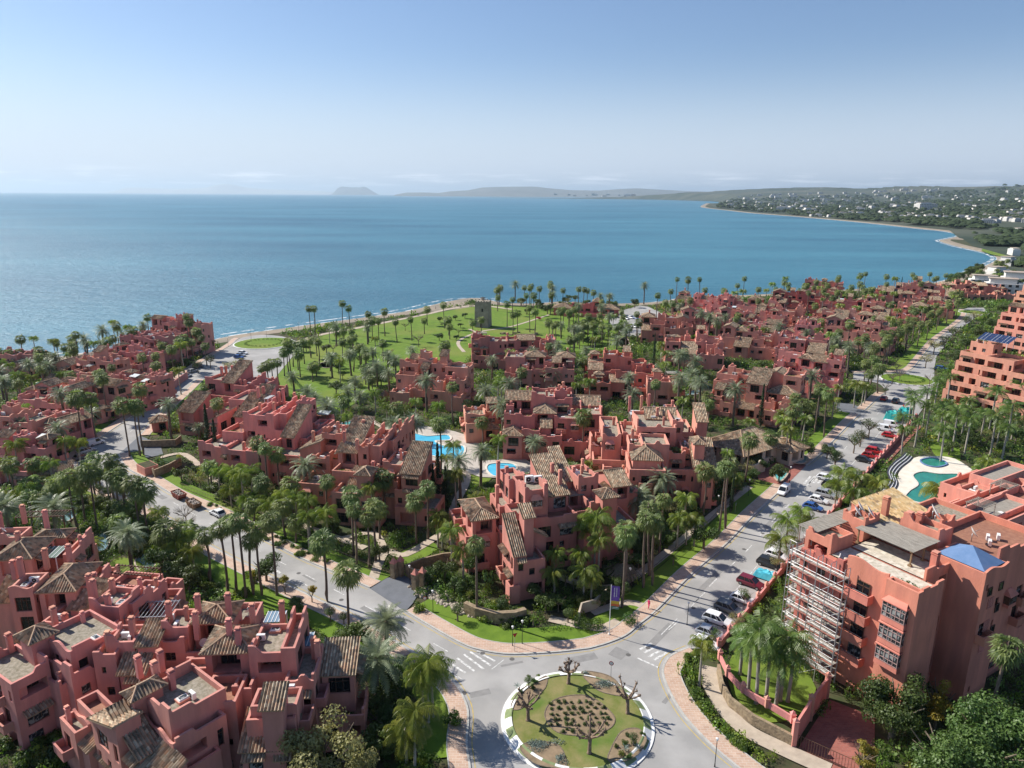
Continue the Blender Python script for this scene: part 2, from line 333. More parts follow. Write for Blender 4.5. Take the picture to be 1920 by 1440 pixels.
outl=rv(K1a[::-1])+rv(K4a[1:])+rv(GP([(1511,873)]))+rv(K4b[1:])+rv(K4c)+rv(K4d)+rv(GP([(1815,577),(1845,577),(1852,586),(1835,594),(1806,612),(1784,633),(1756,668),(1752,690),(1752,712),(1745,745),(1717,785),(1345,1216)]))+rv(K3[::-1][1:])+rv(GP([(1400,1560),(888,1560)]))+rv(K2)+rv(GP([(560,652),(553,663),(510,716),(400,718),(368,712)]))+rv(K1c[::-1][1:])+rv(K1b[::-1])+rv(GP([(760,1147)]))
mb=MB(); mb.flat(outl,.02)
P2=GP([(1135,590),(1200,573),(1215,575),(1283,607),(1290,616),(1235,630),(1180,632),(1150,615)]); mb.flat(P2,.02)
struct(mb,'road',MT['asphalt'])
OUTL=outl
# driveways (dark asphalt) and red paved entrance
mb=MB(); DRV=[GP([(693,1103),(760,1147),(775,1130),(795,1094),(755,1078),(720,1085)]),GP([(222,852),(262,817),(300,832),(306,852),(258,862),(228,866)]),GP([(1612,778),(1622,769),(1600,758),(1560,752),(1572,772)])]
for d in DRV: mb.flat(d,.035)
struct(mb,'driveway',MT['asphalt2'])
RED=GP([(1472,912),(1511,873),(1470,862),(1415,880),(1425,905)]); mb=MB(); mb.flat(RED,.05)
RED2=GP([(1497,1402),(1556,1312),(1640,1345),(1640,1460),(1560,1460)]); mb.flat(RED2,.03)
RED3=GP([(1640,868),(1712,790),(1728,800),(1665,868)]); mb.flat(RED3,.05)
struct(mb,'red_paved_court',MT['redpaving'])
# pavements with kerbs, bright verges
pv=MB(); kb=MB(); lw=MB(); yl=MB()
KC=rv(K1a[::-1])+rv(K4a[1:])
for K,s in ((KC,1),(K1b,-1),(K1c,-1),(K4b,1),(K4c[:8],1),(K4d,1),(K2[:len(K2)-12],1),(K3,-1)):
    k=rv(K); w=2.5
    strip(kb,k,0,s*.28,.15,0,.16); strip(pv,k,s*.28,s*w,.13); strip(kb,k,s*w,s*(w+.14),.16,0,.16)
    strip(yl,k,-s*.45,-s*.57,.03)
struct(pv,'pavement',MT['paving']); struct(kb,'kerb',MT['kerb']); struct(yl,'yellow_line',MT['yellow'])
VERGE=[]
for K,s,w in ((KC,1,6.5),(K1b,-1,5.5),(K4b,1,6.),(K4d[4:],1,7),(K2[6:44],1,6),(K2[48:72],1,6),(K1c,-1,4.5)):
    k=rv(K); strip(lw,k,s*2.64,s*w,.06)
    VERGE.append(offs(k,s*2.6)+offs(k,s*w)[::-1])
struct(lw,'lawn_verge',MT['lawn'])
# park lawn + garden lawns
PARK=SG([(505,722),(553,665),(575,640),(640,619),(700,608),(760,598),(860,579),(920,573),(1000,577),(1060,590),(1130,595),(1185,638),(1150,668),(1080,660),(1000,648),(900,655),(860,690),(720,722),(650,765),(560,775),(515,745)],3,True)
mb=MB(); mb.flat(PARK,-.02); struct(mb,'park_lawn',MT['lawn'])
gl=MB(); GL=[[(395,1080),(420,1062),(470,1078),(520,1110),(560,1150),(520,1160),(450,1130)],[(203,1060),(225,1045),(262,1053),(270,1075),(235,1085),(205,1083)],[(283,1105),(330,1095),(350,1110),(300,1122)],[(870,887),(905,875),(930,885),(905,910),(880,905)],[(745,1040),(800,1015),(820,1030),(760,1060)],[(1080,840),(1150,820),(1165,835),(1100,860)],
 [(1368,1240),(1400,1200),(1470,1210),(1530,1290),(1490,1345),(1420,1350),(1372,1300)],[(480,1020),(540,1000),(560,1015),(500,1040)],[(1250,585),(1285,605),(1330,640),(1320,648),(1262,606)],[(695,815),(735,800),(745,812),(712,832)],
 [(95,905),(150,880),(160,905),(120,930)],[(1450,640),(1530,650),(1520,665),(1440,655)],[(1840,470),(1915,485),(1925,460),(1870,455)],[(1745,830),(1790,820),(1800,870),(1760,860)]]
GLW=[SG(p,3,True) for p in GL]
for p in GLW: gl.flat(p,.0)
struct(gl,'garden_lawn',MT['lawn'])
# footpaths
pt=MB(); PATHS=[([(556,642),(600,628),(660,617),(740,601),(800,589),(850,578),(900,573),(960,580)],3.2),([(1030,590),(960,612),(900,622),(860,640),(870,660)],1.6),([(880,617),(930,640),(1000,650)],1.6),
 ([(300,858),(346,852),(396,894),(454,943),(530,972),(612,1001),(685,1028)],1.6),([(700,1085),(722,1035),(760,1040),(830,1000),(850,990)],1.8),([(858,985),(850,955),(875,900),(868,870)],1.9),([(722,1035),(700,1000),(640,1010)],1.5),([(1405,912),(1350,955),(1285,1008),(1195,1078),(1130,1103),(1050,1083)],1.8),([(660,850),(720,850),(740,820),(700,790),(680,780)],1.8),
 ([(1110,1150),(1180,1130),(1232,1150)],1.6),([(40,868),(75,885),(85,905),(95,930)],1.7),([(1330,1250),(1330,1277),(1358,1328),(1397,1368),(1457,1400),(1556,1445)],2.4),([(1030,1160),(1120,1178),(1160,1165)],1.8)]
NOPL=[GP(p) for p in ([(745,810),(885,808),(912,905),(860,905),(850,890),(762,872)],[(905,868),(975,862),(985,905),(910,905)],[(1664,940),(1680,900),(1690,872),(1715,855),(1745,852),(1795,858),(1855,900),(1850,950),(1770,962),(1700,960)],[(108,970),(140,952),(147,968),(125,982)],[(162,1028),(185,997),(208,1003),(200,1033),(175,1038)],[(252,1050),(285,1028),(293,1060),(265,1072)],[(636,797),(675,786),(705,790),(692,805),(655,808)],[(1475,860),(1500,852),(1517,862),(1505,876),(1482,873)],[(1448,895),(1465,882),(1479,890),(1462,908)],[(1400,640),(1450,630),(1492,635),(1482,647),(1420,646)])]
PTW=[]
for i_,(p,w) in enumerate(PATHS):
    l=SG(p,5); strip(pt,rv(l),-w/2,w/2,.045+.004*i_); PTW.append((rv(l),w/2+.3))
struct(pt,'footpath',MT['path'])
# pool terraces
pl=MB(); TERR=[SG([(745,812),(800,800),(870,815),(905,840),(900,862),(872,880),(845,882),(780,870),(745,840)],4,True),SG([(870,870),(985,862),(990,890),(900,895)],3,True)]
for i_,p in enumerate(TERR): pl.flat(p,.13+.006*i_)
struct(pl,'pool_terrace',mat('pale_paving',(.50,.46,.41),(.42,.38,.33),scale=.6,rough=.9))
# road markings
mk=MB()
def dash(a,b,w=.14,z=.03):
    a=G(*a); b=G(*b); t=(b-a).normalized(); n=Vector((-t.y,t.x,0))*w/2; zz=Vector((0,0,z))
    q=[a-n+zz,b-n+zz,b+n+zz,a+n+zz]; mk.quad(*q)
cl=rv(SG([(840,1222),(720,1155),(600,1092),(480,1030),(400,985),(330,945),(270,912),(225,893),(190,870),(200,845),(240,813),(290,772),(340,730),(385,697)],6))
d=0.
for i in range(len(cl)-1):
    a,b=cl[i],cl[i+1]; L_=(b-a).length; t=(b-a)/L_; s=0
    while s<L_:
        e=min(s+.5,L_)
        if (d+s)%8<2.6:
            n=Vector((-t.y,t.x))*.08; p=a+t*s; q=a+t*e; mk.quad((p.x-n.x,p.y-n.y,.03),(q.x-n.x,q.y-n.y,.03),(q.x+n.x,q.y+n.y,.03),(p.x+n.x,p.y+n.y,.03))
        s=e
    d+=L_
for off in (4.0,):
    c2=offs(rv(K4a),-off)[14:]+offs(rv(K4b),-off)+offs(rv(K4c[:4]),-off); d=0.
    for i in range(len(c2)-1):
        a,b=c2[i],c2[i+1]; L_=(b-a).length; t=(b-a)/L_; s=0
        while s<L_:
            e=min(s+.5,L_)
            if (d+s)%8<3.2:
                n=Vector((-t.y,t.x))*.08; p=a+t*s; q=a+t*e; mk.quad((p.x-n.x,p.y-n.y,.03),(q.x-n.x,q.y-n.y,.03),(q.x+n.x,q.y+n.y,.03),(p.x+n.x,p.y+n.y,.03))
            s=e
        d+=L_
# zebra crossings and give-way lines at the roundabout, and further up the road
for a,b in (((843,1243),(873,1262)),((857,1234),(890,1259)),((870,1227),(907,1255)),((881,1222),(920,1248)),((894,1221),(928,1240)),((833,1253),(858,1269))): dash(a,b,.34)
dash((922,1255),(945,1237),.12); dash((848,1262),(868,1275),.12); dash((1195,1234),(1235,1252),.3); dash((1246,1247),(1262,1226),.3)
for a,b in (((1200,1218),(1222,1206)),((1208,1224),(1232,1212)),((1216,1232),(1242,1218)),((1226,1238),(1250,1224))): dash(a,b,.4)
dash((1240,1190),(1270,1160),.14); dash((1300,1132),(1322,1111),.14)
for i in range(7): 
    x=1508+i*8.5; dash((x,907-i*.2),(x+12,893-i*.2),.5)
dash((1526,896),(1558,903),.14); dash((1526,896),(1508,915),.14)
for i in range(5): dash((1742+i*4,650+i*1.),(1750+i*4,643+i*1.),.6)
# parking bay line and cross stripes along the right road
pa=[G(1322,1170),G(1405,1079),G(1453,1019),G(1520,955),G(1600,868),G(1672,785)]
for i in range(len(pa)-1):
    a,b=pa[i],pa[i+1]; t=(b-a).normalized(); n=Vector((-t.y,t.x,0))*.07; z=Vector((0,0,.03)); mk.quad(a-n+z,b-n+z,b+n+z,a+n+z)
struct(mk,'road_markings',MT['line'])
pm=MB(); hm=MB()
for (x,y),l,w in (((1090,1235),5,1.6),((900,1300),3,1.2),((1240,1190),7,1.2),((1330,1090),9,1.),((1450,975),10,1.1),((700,1150),6,1.1),((430,1000),7,1.),((300,930),5,1.3),((1620,810),9,1.2),((1160,1225),2.4,2.2),((960,1245),3.5,.5),((580,1085),4,.5),((1260,1300),5,.6),((1560,880),6,.6),((350,950),3,.6)):
    a=G(x,y); t=(Vector((-.73,.6,0)) if x<880 else Vector((.62,.785,0)) if x>1100 else Vector((.9,.3,0))); n=Vector((-t.y,t.x,0)); zz=Vector((0,0,.024)); pm.quad(*[a+t*l*i+n*w*j+zz for i,j in ((-.5,-.5),(.5,-.5),(.5,.5),(-.5,.5))])
for x,y in ((905,1225),(560,1075),(1215,1215),(1300,1140),(1395,1030),(640,1125),(1178,1228),(1255,1270),(1480,960),(420,985),(960,1236),(870,1300),(1430,1000)):
    a=G(x,y); hm.flat([(a.x+.38*math.cos(i*PI/6),a.y+.38*math.sin(i*PI/6)) for i in range(12)],.034)
struct(pm,'road_repair_patches',mat('asphalt_patch',(.22,.215,.21),(.27,.265,.255),scale=1.,rough=.9,detail=6)); struct(hm,'manhole_covers',mat('cast_iron',(.12,.115,.11),rough=.7))
mk=MB(); dash((508,1063),(526,1075),.5); dash((560,1088),(577,1099),.16)
struct(mk,'arrow_markings',MT['line'])
# ================================================================ DISTANT COAST
def hz_y(px): return HY+(px-960)*math.tan(ROLL)
def lerp_tab(t,x):
    if x<=t[0][0]: return t[0][1]
    for (a,b),(c,d) in zip(t,t[1:]):
        if x<=c: return b+(d-b)*(x-a)/(c-a)
    return t[-1][1]
from mathutils import noise as _mn
def fbm(x,y,o=5,s=0):
    v=0.;a=1.;t=0.
    for i in range(o):
        v+=a*_mn.noise(Vector((x,y,s+i*7.3))); t+=a; a*=.5; x*=2.03; y*=2.03
    return v/t
CREST=[(860,363.5),(900,362),(960,361.5),(1050,362),(1150,363),(1240,361),(1300,359.5),(1346,357),(1400,354),(1438,352.5),(1500,352),(1551,352.3),(1560,354),(1600,352),(1647,350.5),(1700,351),(1736,352),(1780,350),(1806,349),(1840,349.5),(1877,346),(1902,344.5),(1930,345.5),(2050,345),(2300,344)]
def far_h(x,y):
    px=960+1304*x/max(y,1.)
    cr=65+(hz_y(px)-lerp_tab(CREST,px))*y/1330.
    y1=11500. if px<1300 else (11500-(px-1300)*8. if px<1900 else 6700.); y0=y1*.50
    t=(y-y0)/(y1-y0); t=max(0,min(1,t)); t=t*t*(3-2*t)
    if y>y1: cr=65+(cr-65)*1.0-(y-y1)*.03
    k=max(0.,cr)*t*(.82+.5*fbm(x/1500,y/1500,6)*(1-.6*t)) if y<y1 else max(0.,cr)*(1+.12*fbm(x/900,y/900,5))
    # rolling foothills nearer, on the right
    f=max(0,min(1,(px-1560)/330.))*max(0,min(1,(y-1100)/2500.))
    k=max(k, f*(62+48*fbm(x/700,y/700,5))*(.4+.6*min(1,(y-1100)/3500.)))
    return k
FC=[(1326,381),(1318,379.5),(1262,375.2),(1240,374.3),(1150,373),(1050,371.8),(960,371),(900,370.4),(866,369.8)]
fcw=[G(a,b) for a,b in FC]
# coast x as function of y for the far terrain's seaward edge
cl2=[(p.y,p.x) for p in [G(1812,516),G(1862,496),G(1882,484),G(1805,461),G(1771,432),G(1665,421),G(1594,414),G(1488,405),G(1410,399),G(1321,389.5)]]
cl2+=[(G(1326,381.3).y,G(1326,381).x),(7600,2150),(9500,2500),(12200,2300),(13500,1500),(16000,-300),(19000,-1600),(26000,-2600)]
MT['farland']=mat('distant_land',(.028,.045,.028),(.055,.07,.045),scale=.006,rough=1.,detail=12,c3=(.10,.105,.075),s3=.0016,lo=.4,hi=.6)
mb=MB(); ys=[]; y=560.
while y<17000: ys.append(y); y*=1.021
NX=120; rows=[]
for y in ys:
    x0=lerp_tab(cl2,y)+(14 if y<1200 else 6+y*.003); x1=max(y*1.05,2200.); row=[]
    for i in range(NX+1):
        t=i/NX; t=t**1.25; x=x0+(x1-x0)*t; sh=min(1,(x-x0)/(60+y*.02)); row.append(Vector((x,y,.02+far_h(x,y)*sh)))
    rows.append(row)
b=len(mb.v)
for row in rows: mb.v.extend(tuple(p) for p in row)
for j in range(len(rows)-1):
    for i in range(NX):
        a=b+j*(NX+1)+i; mb.f.append((a,a+1,a+NX+2,a+NX+1)); mb.m.append(0)
mb.smooth=True; struct(mb,'hills',MT['farland'])
MT['hazed_rock']=mat('haze_paled_rock',(.42,.43,.42),(.50,.50,.48),scale=.002,rough=1.)  # distance haze over the faint far mountain, put into its rock colour
# ridges of far mountains: real ranges with depth
MT['rock']=mat('mountain_rock',(.085,.095,.08),(.16,.16,.14),scale=.002,rough=1.,detail=8)
def rangem(prof,dist,depth,name,label,cat='mountain',m_='rock'):
    mb=MB(); n=90; x0=prof[0][0]; x1=prof[-1][0]; K=8
    for i in range(n+1):
        px=x0+(x1-x0)*i/n; hh=max(0.,65+(hz_y(px)-lerp_tab(prof,px))*dist/1330.)
        e=min(1,min(i,n-i)/6.)
        for k in range(-K,K+1):
            t=abs(k)/K; yy=dist+depth*k/K; xx=(px-960)/1304*dist*(1+.0*k)
            z=hh*(1-t**1.3)*(1+(.16*fbm(xx/dist*60,k*.35,4)) *(0 if k==0 else 1))*(e if k else 1)-3*t
            mb.v.append((xx,yy,z))
    W_=2*K+1
    for i in range(n):
        for k in range(2*K):
            a=i*W_+k; mb.f.append((a,a+W_,a+W_+1,a+1)); mb.m.append(0)
    mb.smooth=True; o=mb.build(name,MT[m_]); return tag(o,label,cat)
rangem([(640,364.5),(645,361),(651,353.5),(658,350.5),(668,351.5),(676,352.5),(684,352),(690,352.5),(695,350.8),(702,352.5),(709,357),(716,361),(722,364.5)],43000,900,'rock_peninsula','bluish flat topped rock standing alone in the sea on the horizon','headland')
rangem([(255,362),(275,353),(300,352.5),(330,354),(372,355),(400,354),(425,352),(440,347.5),(455,345.5),(470,347.5),(490,352.5),(520,355),(560,356.5),(600,358),(640,360),(660,362.5)],50000,2400,'far_mountain','very faint pale blue mountain with a broad peak left of the horizon rock','mountain','hazed_rock')
rangem([(752,365),(770,361.5),(800,361),(830,362),(850,359),(880,357.5),(905,352.5),(930,351.5),(960,351),(1000,351),(1020,353.5),(1060,357),(1110,358),(1150,355),(1180,354),(1215,356),(1260,358.5),(1330,361)],27000,3000,'blue_ridge','long hazy blue ridge behind the far shore above the middle of the sea')
# far woods as one mass of crowns
def rnd_tree_blob(mb,p,r,h,rg,n=6):
    b=len(mb.v); rings=3
    mb.v.append((p[0],p[1],p[2]+h))
    for k in range(rings):
        th=(k+1)/(rings+.3)*PI*.62
        for j in range(n):
            a=2*PI*(j+.5*(k%2))/n; q=r*(.75+.5*rg.random())
            mb.v.append((p[0]+q*math.sin(th)*math.cos(a)*1.1,p[1]+q*math.sin(th)*math.sin(a)*1.1,p[2]+h*.45+q*math.cos(th)*h/r*.5*(.8+.4*rg.random())))
    for j in range(n): mb.f.append((b,b+1+j,b+1+(j+1)%n)); mb.m.append(0)
    for k in range(rings-1):
        for j in range(n):
            a=b+1+k*n+j; c=b+1+k*n+(j+1)%n; mb.f.append((a,a+n,c+n)); mb.f.append((a,c+n,c)); mb.m+= [0,0]
rg=random.Random(5)
MT['wood_far']=leafmat('far_foliage',(.026,.045,.016),(.055,.082,.030),scale=.02,trans=.12,rough=.9,rand=0.)
def far_xy(px,y): # world x from pixel column at distance y
    return (px-960)/1304*y
mb=MB(); cnt=0; tries=0
while cnt<9000 and tries<90000:
    tries+=1
    y=700*math.exp(rg.random()**1.15*2.35); x0=lerp_tab(cl2,y)+25+y*.008; x=x0+rg.random()*(y*.80-x0)
    if x<x0: continue
    dn=fbm(x/160,y/300,4,3)
    if dn<(-.02+.06*rg.random()): continue
    if y<1000 and inpoly(*proj((x,y,0)),[(1840,470),(1925,490),(1925,455),(1860,450)]): continue
    s=rg.uniform(2.5,5.5)*(1+y/2600.); rnd_tree_blob(mb,(x,y,far_h(x,y)*.97),s,s*rg.uniform(.9,1.5),rg); cnt+=1
tag(mb.build('coastal_wood',MT['wood_far']),'dark green woodland covering the bay shore towards the hills','woodland',kind='stuff')
# white villas of the bay
MT['villa']=mat('white_render',(.70,.68,.64),(.58,.55,.50),scale=.05,rough=.8)
MT['villaroof']=mat('villa_roof',(.45,.40,.34),(.34,.24,.18),scale=.05,rough=.9)
def villa_proto(w,d,h,st):
    mb=MB(); mb.box(-w/2,w/2,-d/2,d/2,0,h,0)
    mb.box(-w*.5+w*.1,w*.18,-d*.35,d*.45,h,h+st,0); mb.box(w*.22,w*.48,-d*.3,d*.3,h-.6,h+.9,0)
    zf=2
    for k in range(int(w/4)):
        x=-w/2+2+k*4; 
        for z in range(int(h/3)): mb.box(x-.9,x+.9,-d/2-.05,-d/2+.3,.9+3*z,2.5+3*z,1); 
    mb.box(-w*.5+w*.06,w*.22,-d*.4,d*.5,h+st,h+st+.35,2)
    return mb.mesh('villa',[MT['villa'],MT['dark'],MT['villaroof']])
VP=[villa_proto(16,11,6,2.8),villa_proto(26,12,9,3),villa_proto(12,10,3.4,3),villa_proto(44,14,12,3)]
THINGS=[]   # (object, look, category, group) labelled at the end from where they stand
def far_villa(px,py,i,sc_=1.,rz=None):
    g=G(px,py); y=min(g.y,10500.); x=far_xy(px,y)
    o=place(VP[i],'white_villa',None,(x,y,far_h(x,y)-.5),rg.uniform(-.6,.6) if rz is None else rz,(sc_,sc_,sc_)); 
    THINGS.append((o,'small white villa' if i!=3 else 'long white apartment block','house' ,'white houses of the bay')); return o
for (x0,x1,y0,y1,n,i,s) in ((1485,1565,399,407,44,0,1.1),(1625,1730,406,415,46,0,1.),(1330,1900,383,398,70,0,1.9),(1750,1915,392,412,24,0,1.2),(1560,1630,401,406,10,1,1.),(1755,1860,414,424,26,1,.8),(1840,1918,412,428,12,1,.9),(1330,1400,384.5,389,12,0,1.4),(1400,1500,388,396,22,0,1.2),(1560,1900,385,405,46,2,1.6),(1880,1918,430,450,7,1,.75)):
    for _ in range(n): far_villa(rg.uniform(x0,x1),rg.uniform(y0,y1),i,s*rg.uniform(.8,1.25))
for _ in range(120): # town under the hills
    px=rg.uniform(1340,1720) if rg.random()<.8 else rg.uniform(1020,1330); y=rg.uniform(6000,8200) if px>1330 else rg.uniform(12600,13500); x=far_xy(px,y)
    s=rg.uniform(.7,1.4)*(1.5 if px<1330 else 1.); o=place(VP[rg.choice((1,3,3))],'white_tower_block',None,(x,y,far_h(x,y)-1),rg.uniform(-.5,.5),(s,s,s*rg.uniform(.9,1.5)))
    THINGS.append((o,'distant white town block','building','white town under the hills'))
for px,py,w in ((1690,399,2.2),(1440,396,1.5)): far_villa(px,py,3,w)
# ================================================================ BUILDING KIT
def tileplane(mb,P,e,pitch=.37,amp=.125,m=0,thick=.16):
    P=[Vector(p) for p in P]; e=Vector(e).normalized()
    n=None
    for i in range(1,len(P)-1):
        c=(P[i]-P[0]).cross(P[i+1]-P[0])
        if c.length>1e-5: n=c.normalized(); break
    if n is None: return
    if n.z<0: n=-n
    t=n.cross(e).normalized(); O=P[0]
    q=[((p-O).dot(e),(p-O).dot(t)) for p in P]
    lo=min(a for a,_ in q); hi=max(a for a,_ in q); st=pitch/4
    N_=max(2,int(math.ceil((hi-lo)/st))); rows=[]
    for i in range(N_+1):
        s=min(max(lo+(hi-lo)*i/N_,lo+1e-4),hi-1e-4); ts=[]
        for k in range(len(q)):
            (a,b),(c,d)=q[k],q[(k+1)%len(q)]
            if (a-s)*(c-s)<=0 and abs(a-c)>1e-7: ts.append(b+(d-b)*(s-a)/(c-a))
        if len(ts)<2: ts=[0,0]
        h=amp*math.cos(2*PI*s/pitch); rows.append((s,min(ts),max(ts),h))
    for (s0,a0,b0,h0),(s1,a1,b1,h1) in zip(rows,rows[1:]):
        c=[O+e*s0+t*a0+n*h0,O+e*s1+t*a1+n*h1,O+e*s1+t*b1+n*h1,O+e*s0+t*b0+n*h0]
        um=(s0+s1)/2/pitch+.5
        mb.quad(*c,m,uv=((um,a0/.45),(um,a1/.45),(um,b1/.45),(um,b0/.45)))
    Q=[p-n*thick for p in P]; mb.poly(Q[::-1],m)
    for i in range(len(P)):
        j=(i+1)%len(P); mb.quad(Q[i],Q[j],P[j]+n*amp*.3,P[i]+n*amp*.3,m)
def ridgecap(mb,a,b,r=.13): mb.tube([Vector(a)+Vector((0,0,.05)),Vector(b)+Vector((0,0,.05))],r,5)
MESH={}
def cached(key,fn):
    if key not in MESH: MESH[key]=fn()
    return MESH[key]
def win_mesh(w,h,kind):
    def f():
        a=MB(); g=1 if kind!='curtain' else 2; fr=.07
        a.box(-w/2,w/2,-.04,.0,0,h,g)
        for x in (-w/2,w/2-fr): a.box(x,x+fr,-.1,-.04,0,h,0)
        a.box(-w/2+fr,w/2-fr,-.1,-.04,0,fr,0); a.box(-w/2+fr,w/2-fr,-.1,-.04,h-fr,h,0)
        k=max(1,int(round(w/.8)))
        for i in range(1,k): x=-w/2+w*i/k; a.box(x-.03,x+.03,-.09,-.04,fr,h-fr,0)
        if kind=='grid': a.box(-w/2+fr,w/2-fr,-.085,-.04,h*.7,h*.7+.05,0)
        return a.mesh('window',[MT['wood'],MT['glass'],MT['glass2']])
    return cached(('w',round(w,1),round(h,1),kind),f)
def chim_mesh(h=1.5,w=.62):
    def f():
        a=MB(); a.box(-w/2,w/2,-w/2,w/2,-.6,h,0); c=w/2+.07
        a.box(-c,c,-c,c,h,h+.1,0); a.box(-w/2+.08,w/2-.08,-w/2+.08,w/2-.08,h+.1,h+.28,0,.0); a.box(-c+.04,c-.04,-c+.04,c-.04,h+.28,h+.38,1,.04)
        return a
    return f()
def ac_mesh():
    def f():
        a=MB(); a.box(-.5,.5,-.2,.2,.12,.9,0); a.box(-.4,-.3,-.18,.18,0,.12,1); a.box(.3,.4,-.18,.18,0,.12,1)
        a.tube([(-.14,-.2,.51),(-.14,-.215,.51)],.3,14,1); a.tube([(-.14,-.215,.51),(-.14,-.23,.51)],.08,8,0); return a.mesh('air_conditioner',[MT['white'],MT['dark']])
    return cached('ac',f)
def sky_mesh():
    def f():
        a=MB(); a.box(-.7,.7,-.55,.55,0,.3,0); a.box(-.6,.6,-.45,.45,.3,.42,1,.08); a.box(-.42,.42,-.28,.28,.42,.45,2); return a.mesh('skylight',[MT['rose'],MT['white'],MT['glass2']])
    return cached('skl',f)
def dish_mesh():
    def f():
        a=MB(); a.tube([(0,0,0),(0,0,.8)],.04,5); c=Vector((0,-.15,1.05)); n=Vector((.45,-.55,.5)).normalized(); u=n.cross(Vector((0,0,1))).normalized(); v=n.cross(u); pts=[c-n*.16]; k=14
        for rr,d in ((.3,-.1),(.55,0.)):
            for i in range(k): t=2*PI*i/k; pts.append(c+(u*math.cos(t)+v*math.sin(t))*rr+n*d)
        fs=[(0,1+i,1+(i+1)%k) for i in range(k)]+[(1+i,1+k+i,1+k+(i+1)%k,1+(i+1)%k) for i in range(k)]
        a.add(pts,fs,1); a.tube([c-n*.1,c+n*.45],.02,4); a.smooth=True; return a.mesh('satellite_dish',[MT['metal'],MT['white']])
    return cached('dish',f)
def balcony_mesh(w,d=1.15,h=1.0):
    def f():
        a=MB(); t=.16
        a.box(-w/2,w/2,-d,0,-.22,0,0); a.box(-w/2,w/2,-d,-d+t,0,h,0); a.box(-w/2,-w/2+t,-d+t,0,0,h,0); a.box(w/2-t,w/2,-d+t,0,0,h,0)
        a.box(-w/2-.03,w/2+.03,-d-.04,-d+t+.03,h,h+.06,0)
        return a
    return f()
def leafy(mb,cx,cy,cz,rx,ry,rz,n,s,rg,m=0,shell=.55):
    "leaf-sized faces through an ellipsoid"
    for _ in range(n):
        while True:
            v=Vector((rg.uniform(-1,1),rg.uniform(-1,1),rg.uniform(-1,1)))
            if v.length<=1 and v.length>rg.random()*shell: break
        p=Vector((cx+v.x*rx,cy+v.y*ry,cz+v.z*rz)); d=(v+Vector((rg.uniform(-.7,.7),rg.uniform(-.7,.7),rg.uniform(-.3,.9)))).normalized()
        u=d.cross(Vector((rg.uniform(-1,1),rg.uniform(-1,1),.3))).normalized(); w=d.cross(u); q=s*rg.uniform(.6,1.3)
        b=len(mb.v); mb.v+= [tuple(p-u*q*.5),tuple(p-w*q*.32+d*q*.1),tuple(p+u*q*.5),tuple(p+w*q*.32)]; mb.f.append((b,b+1,b+2,b+3)); mb.m.append(m)
GRN=leafmat('garden_foliage',(.035,.075,.012),(.085,.15,.025),scale=1.2,rand=.3)
GRN2=leafmat('bright_foliage',(.085,.15,.015),(.17,.24,.03),scale=1.2,rand=.2)
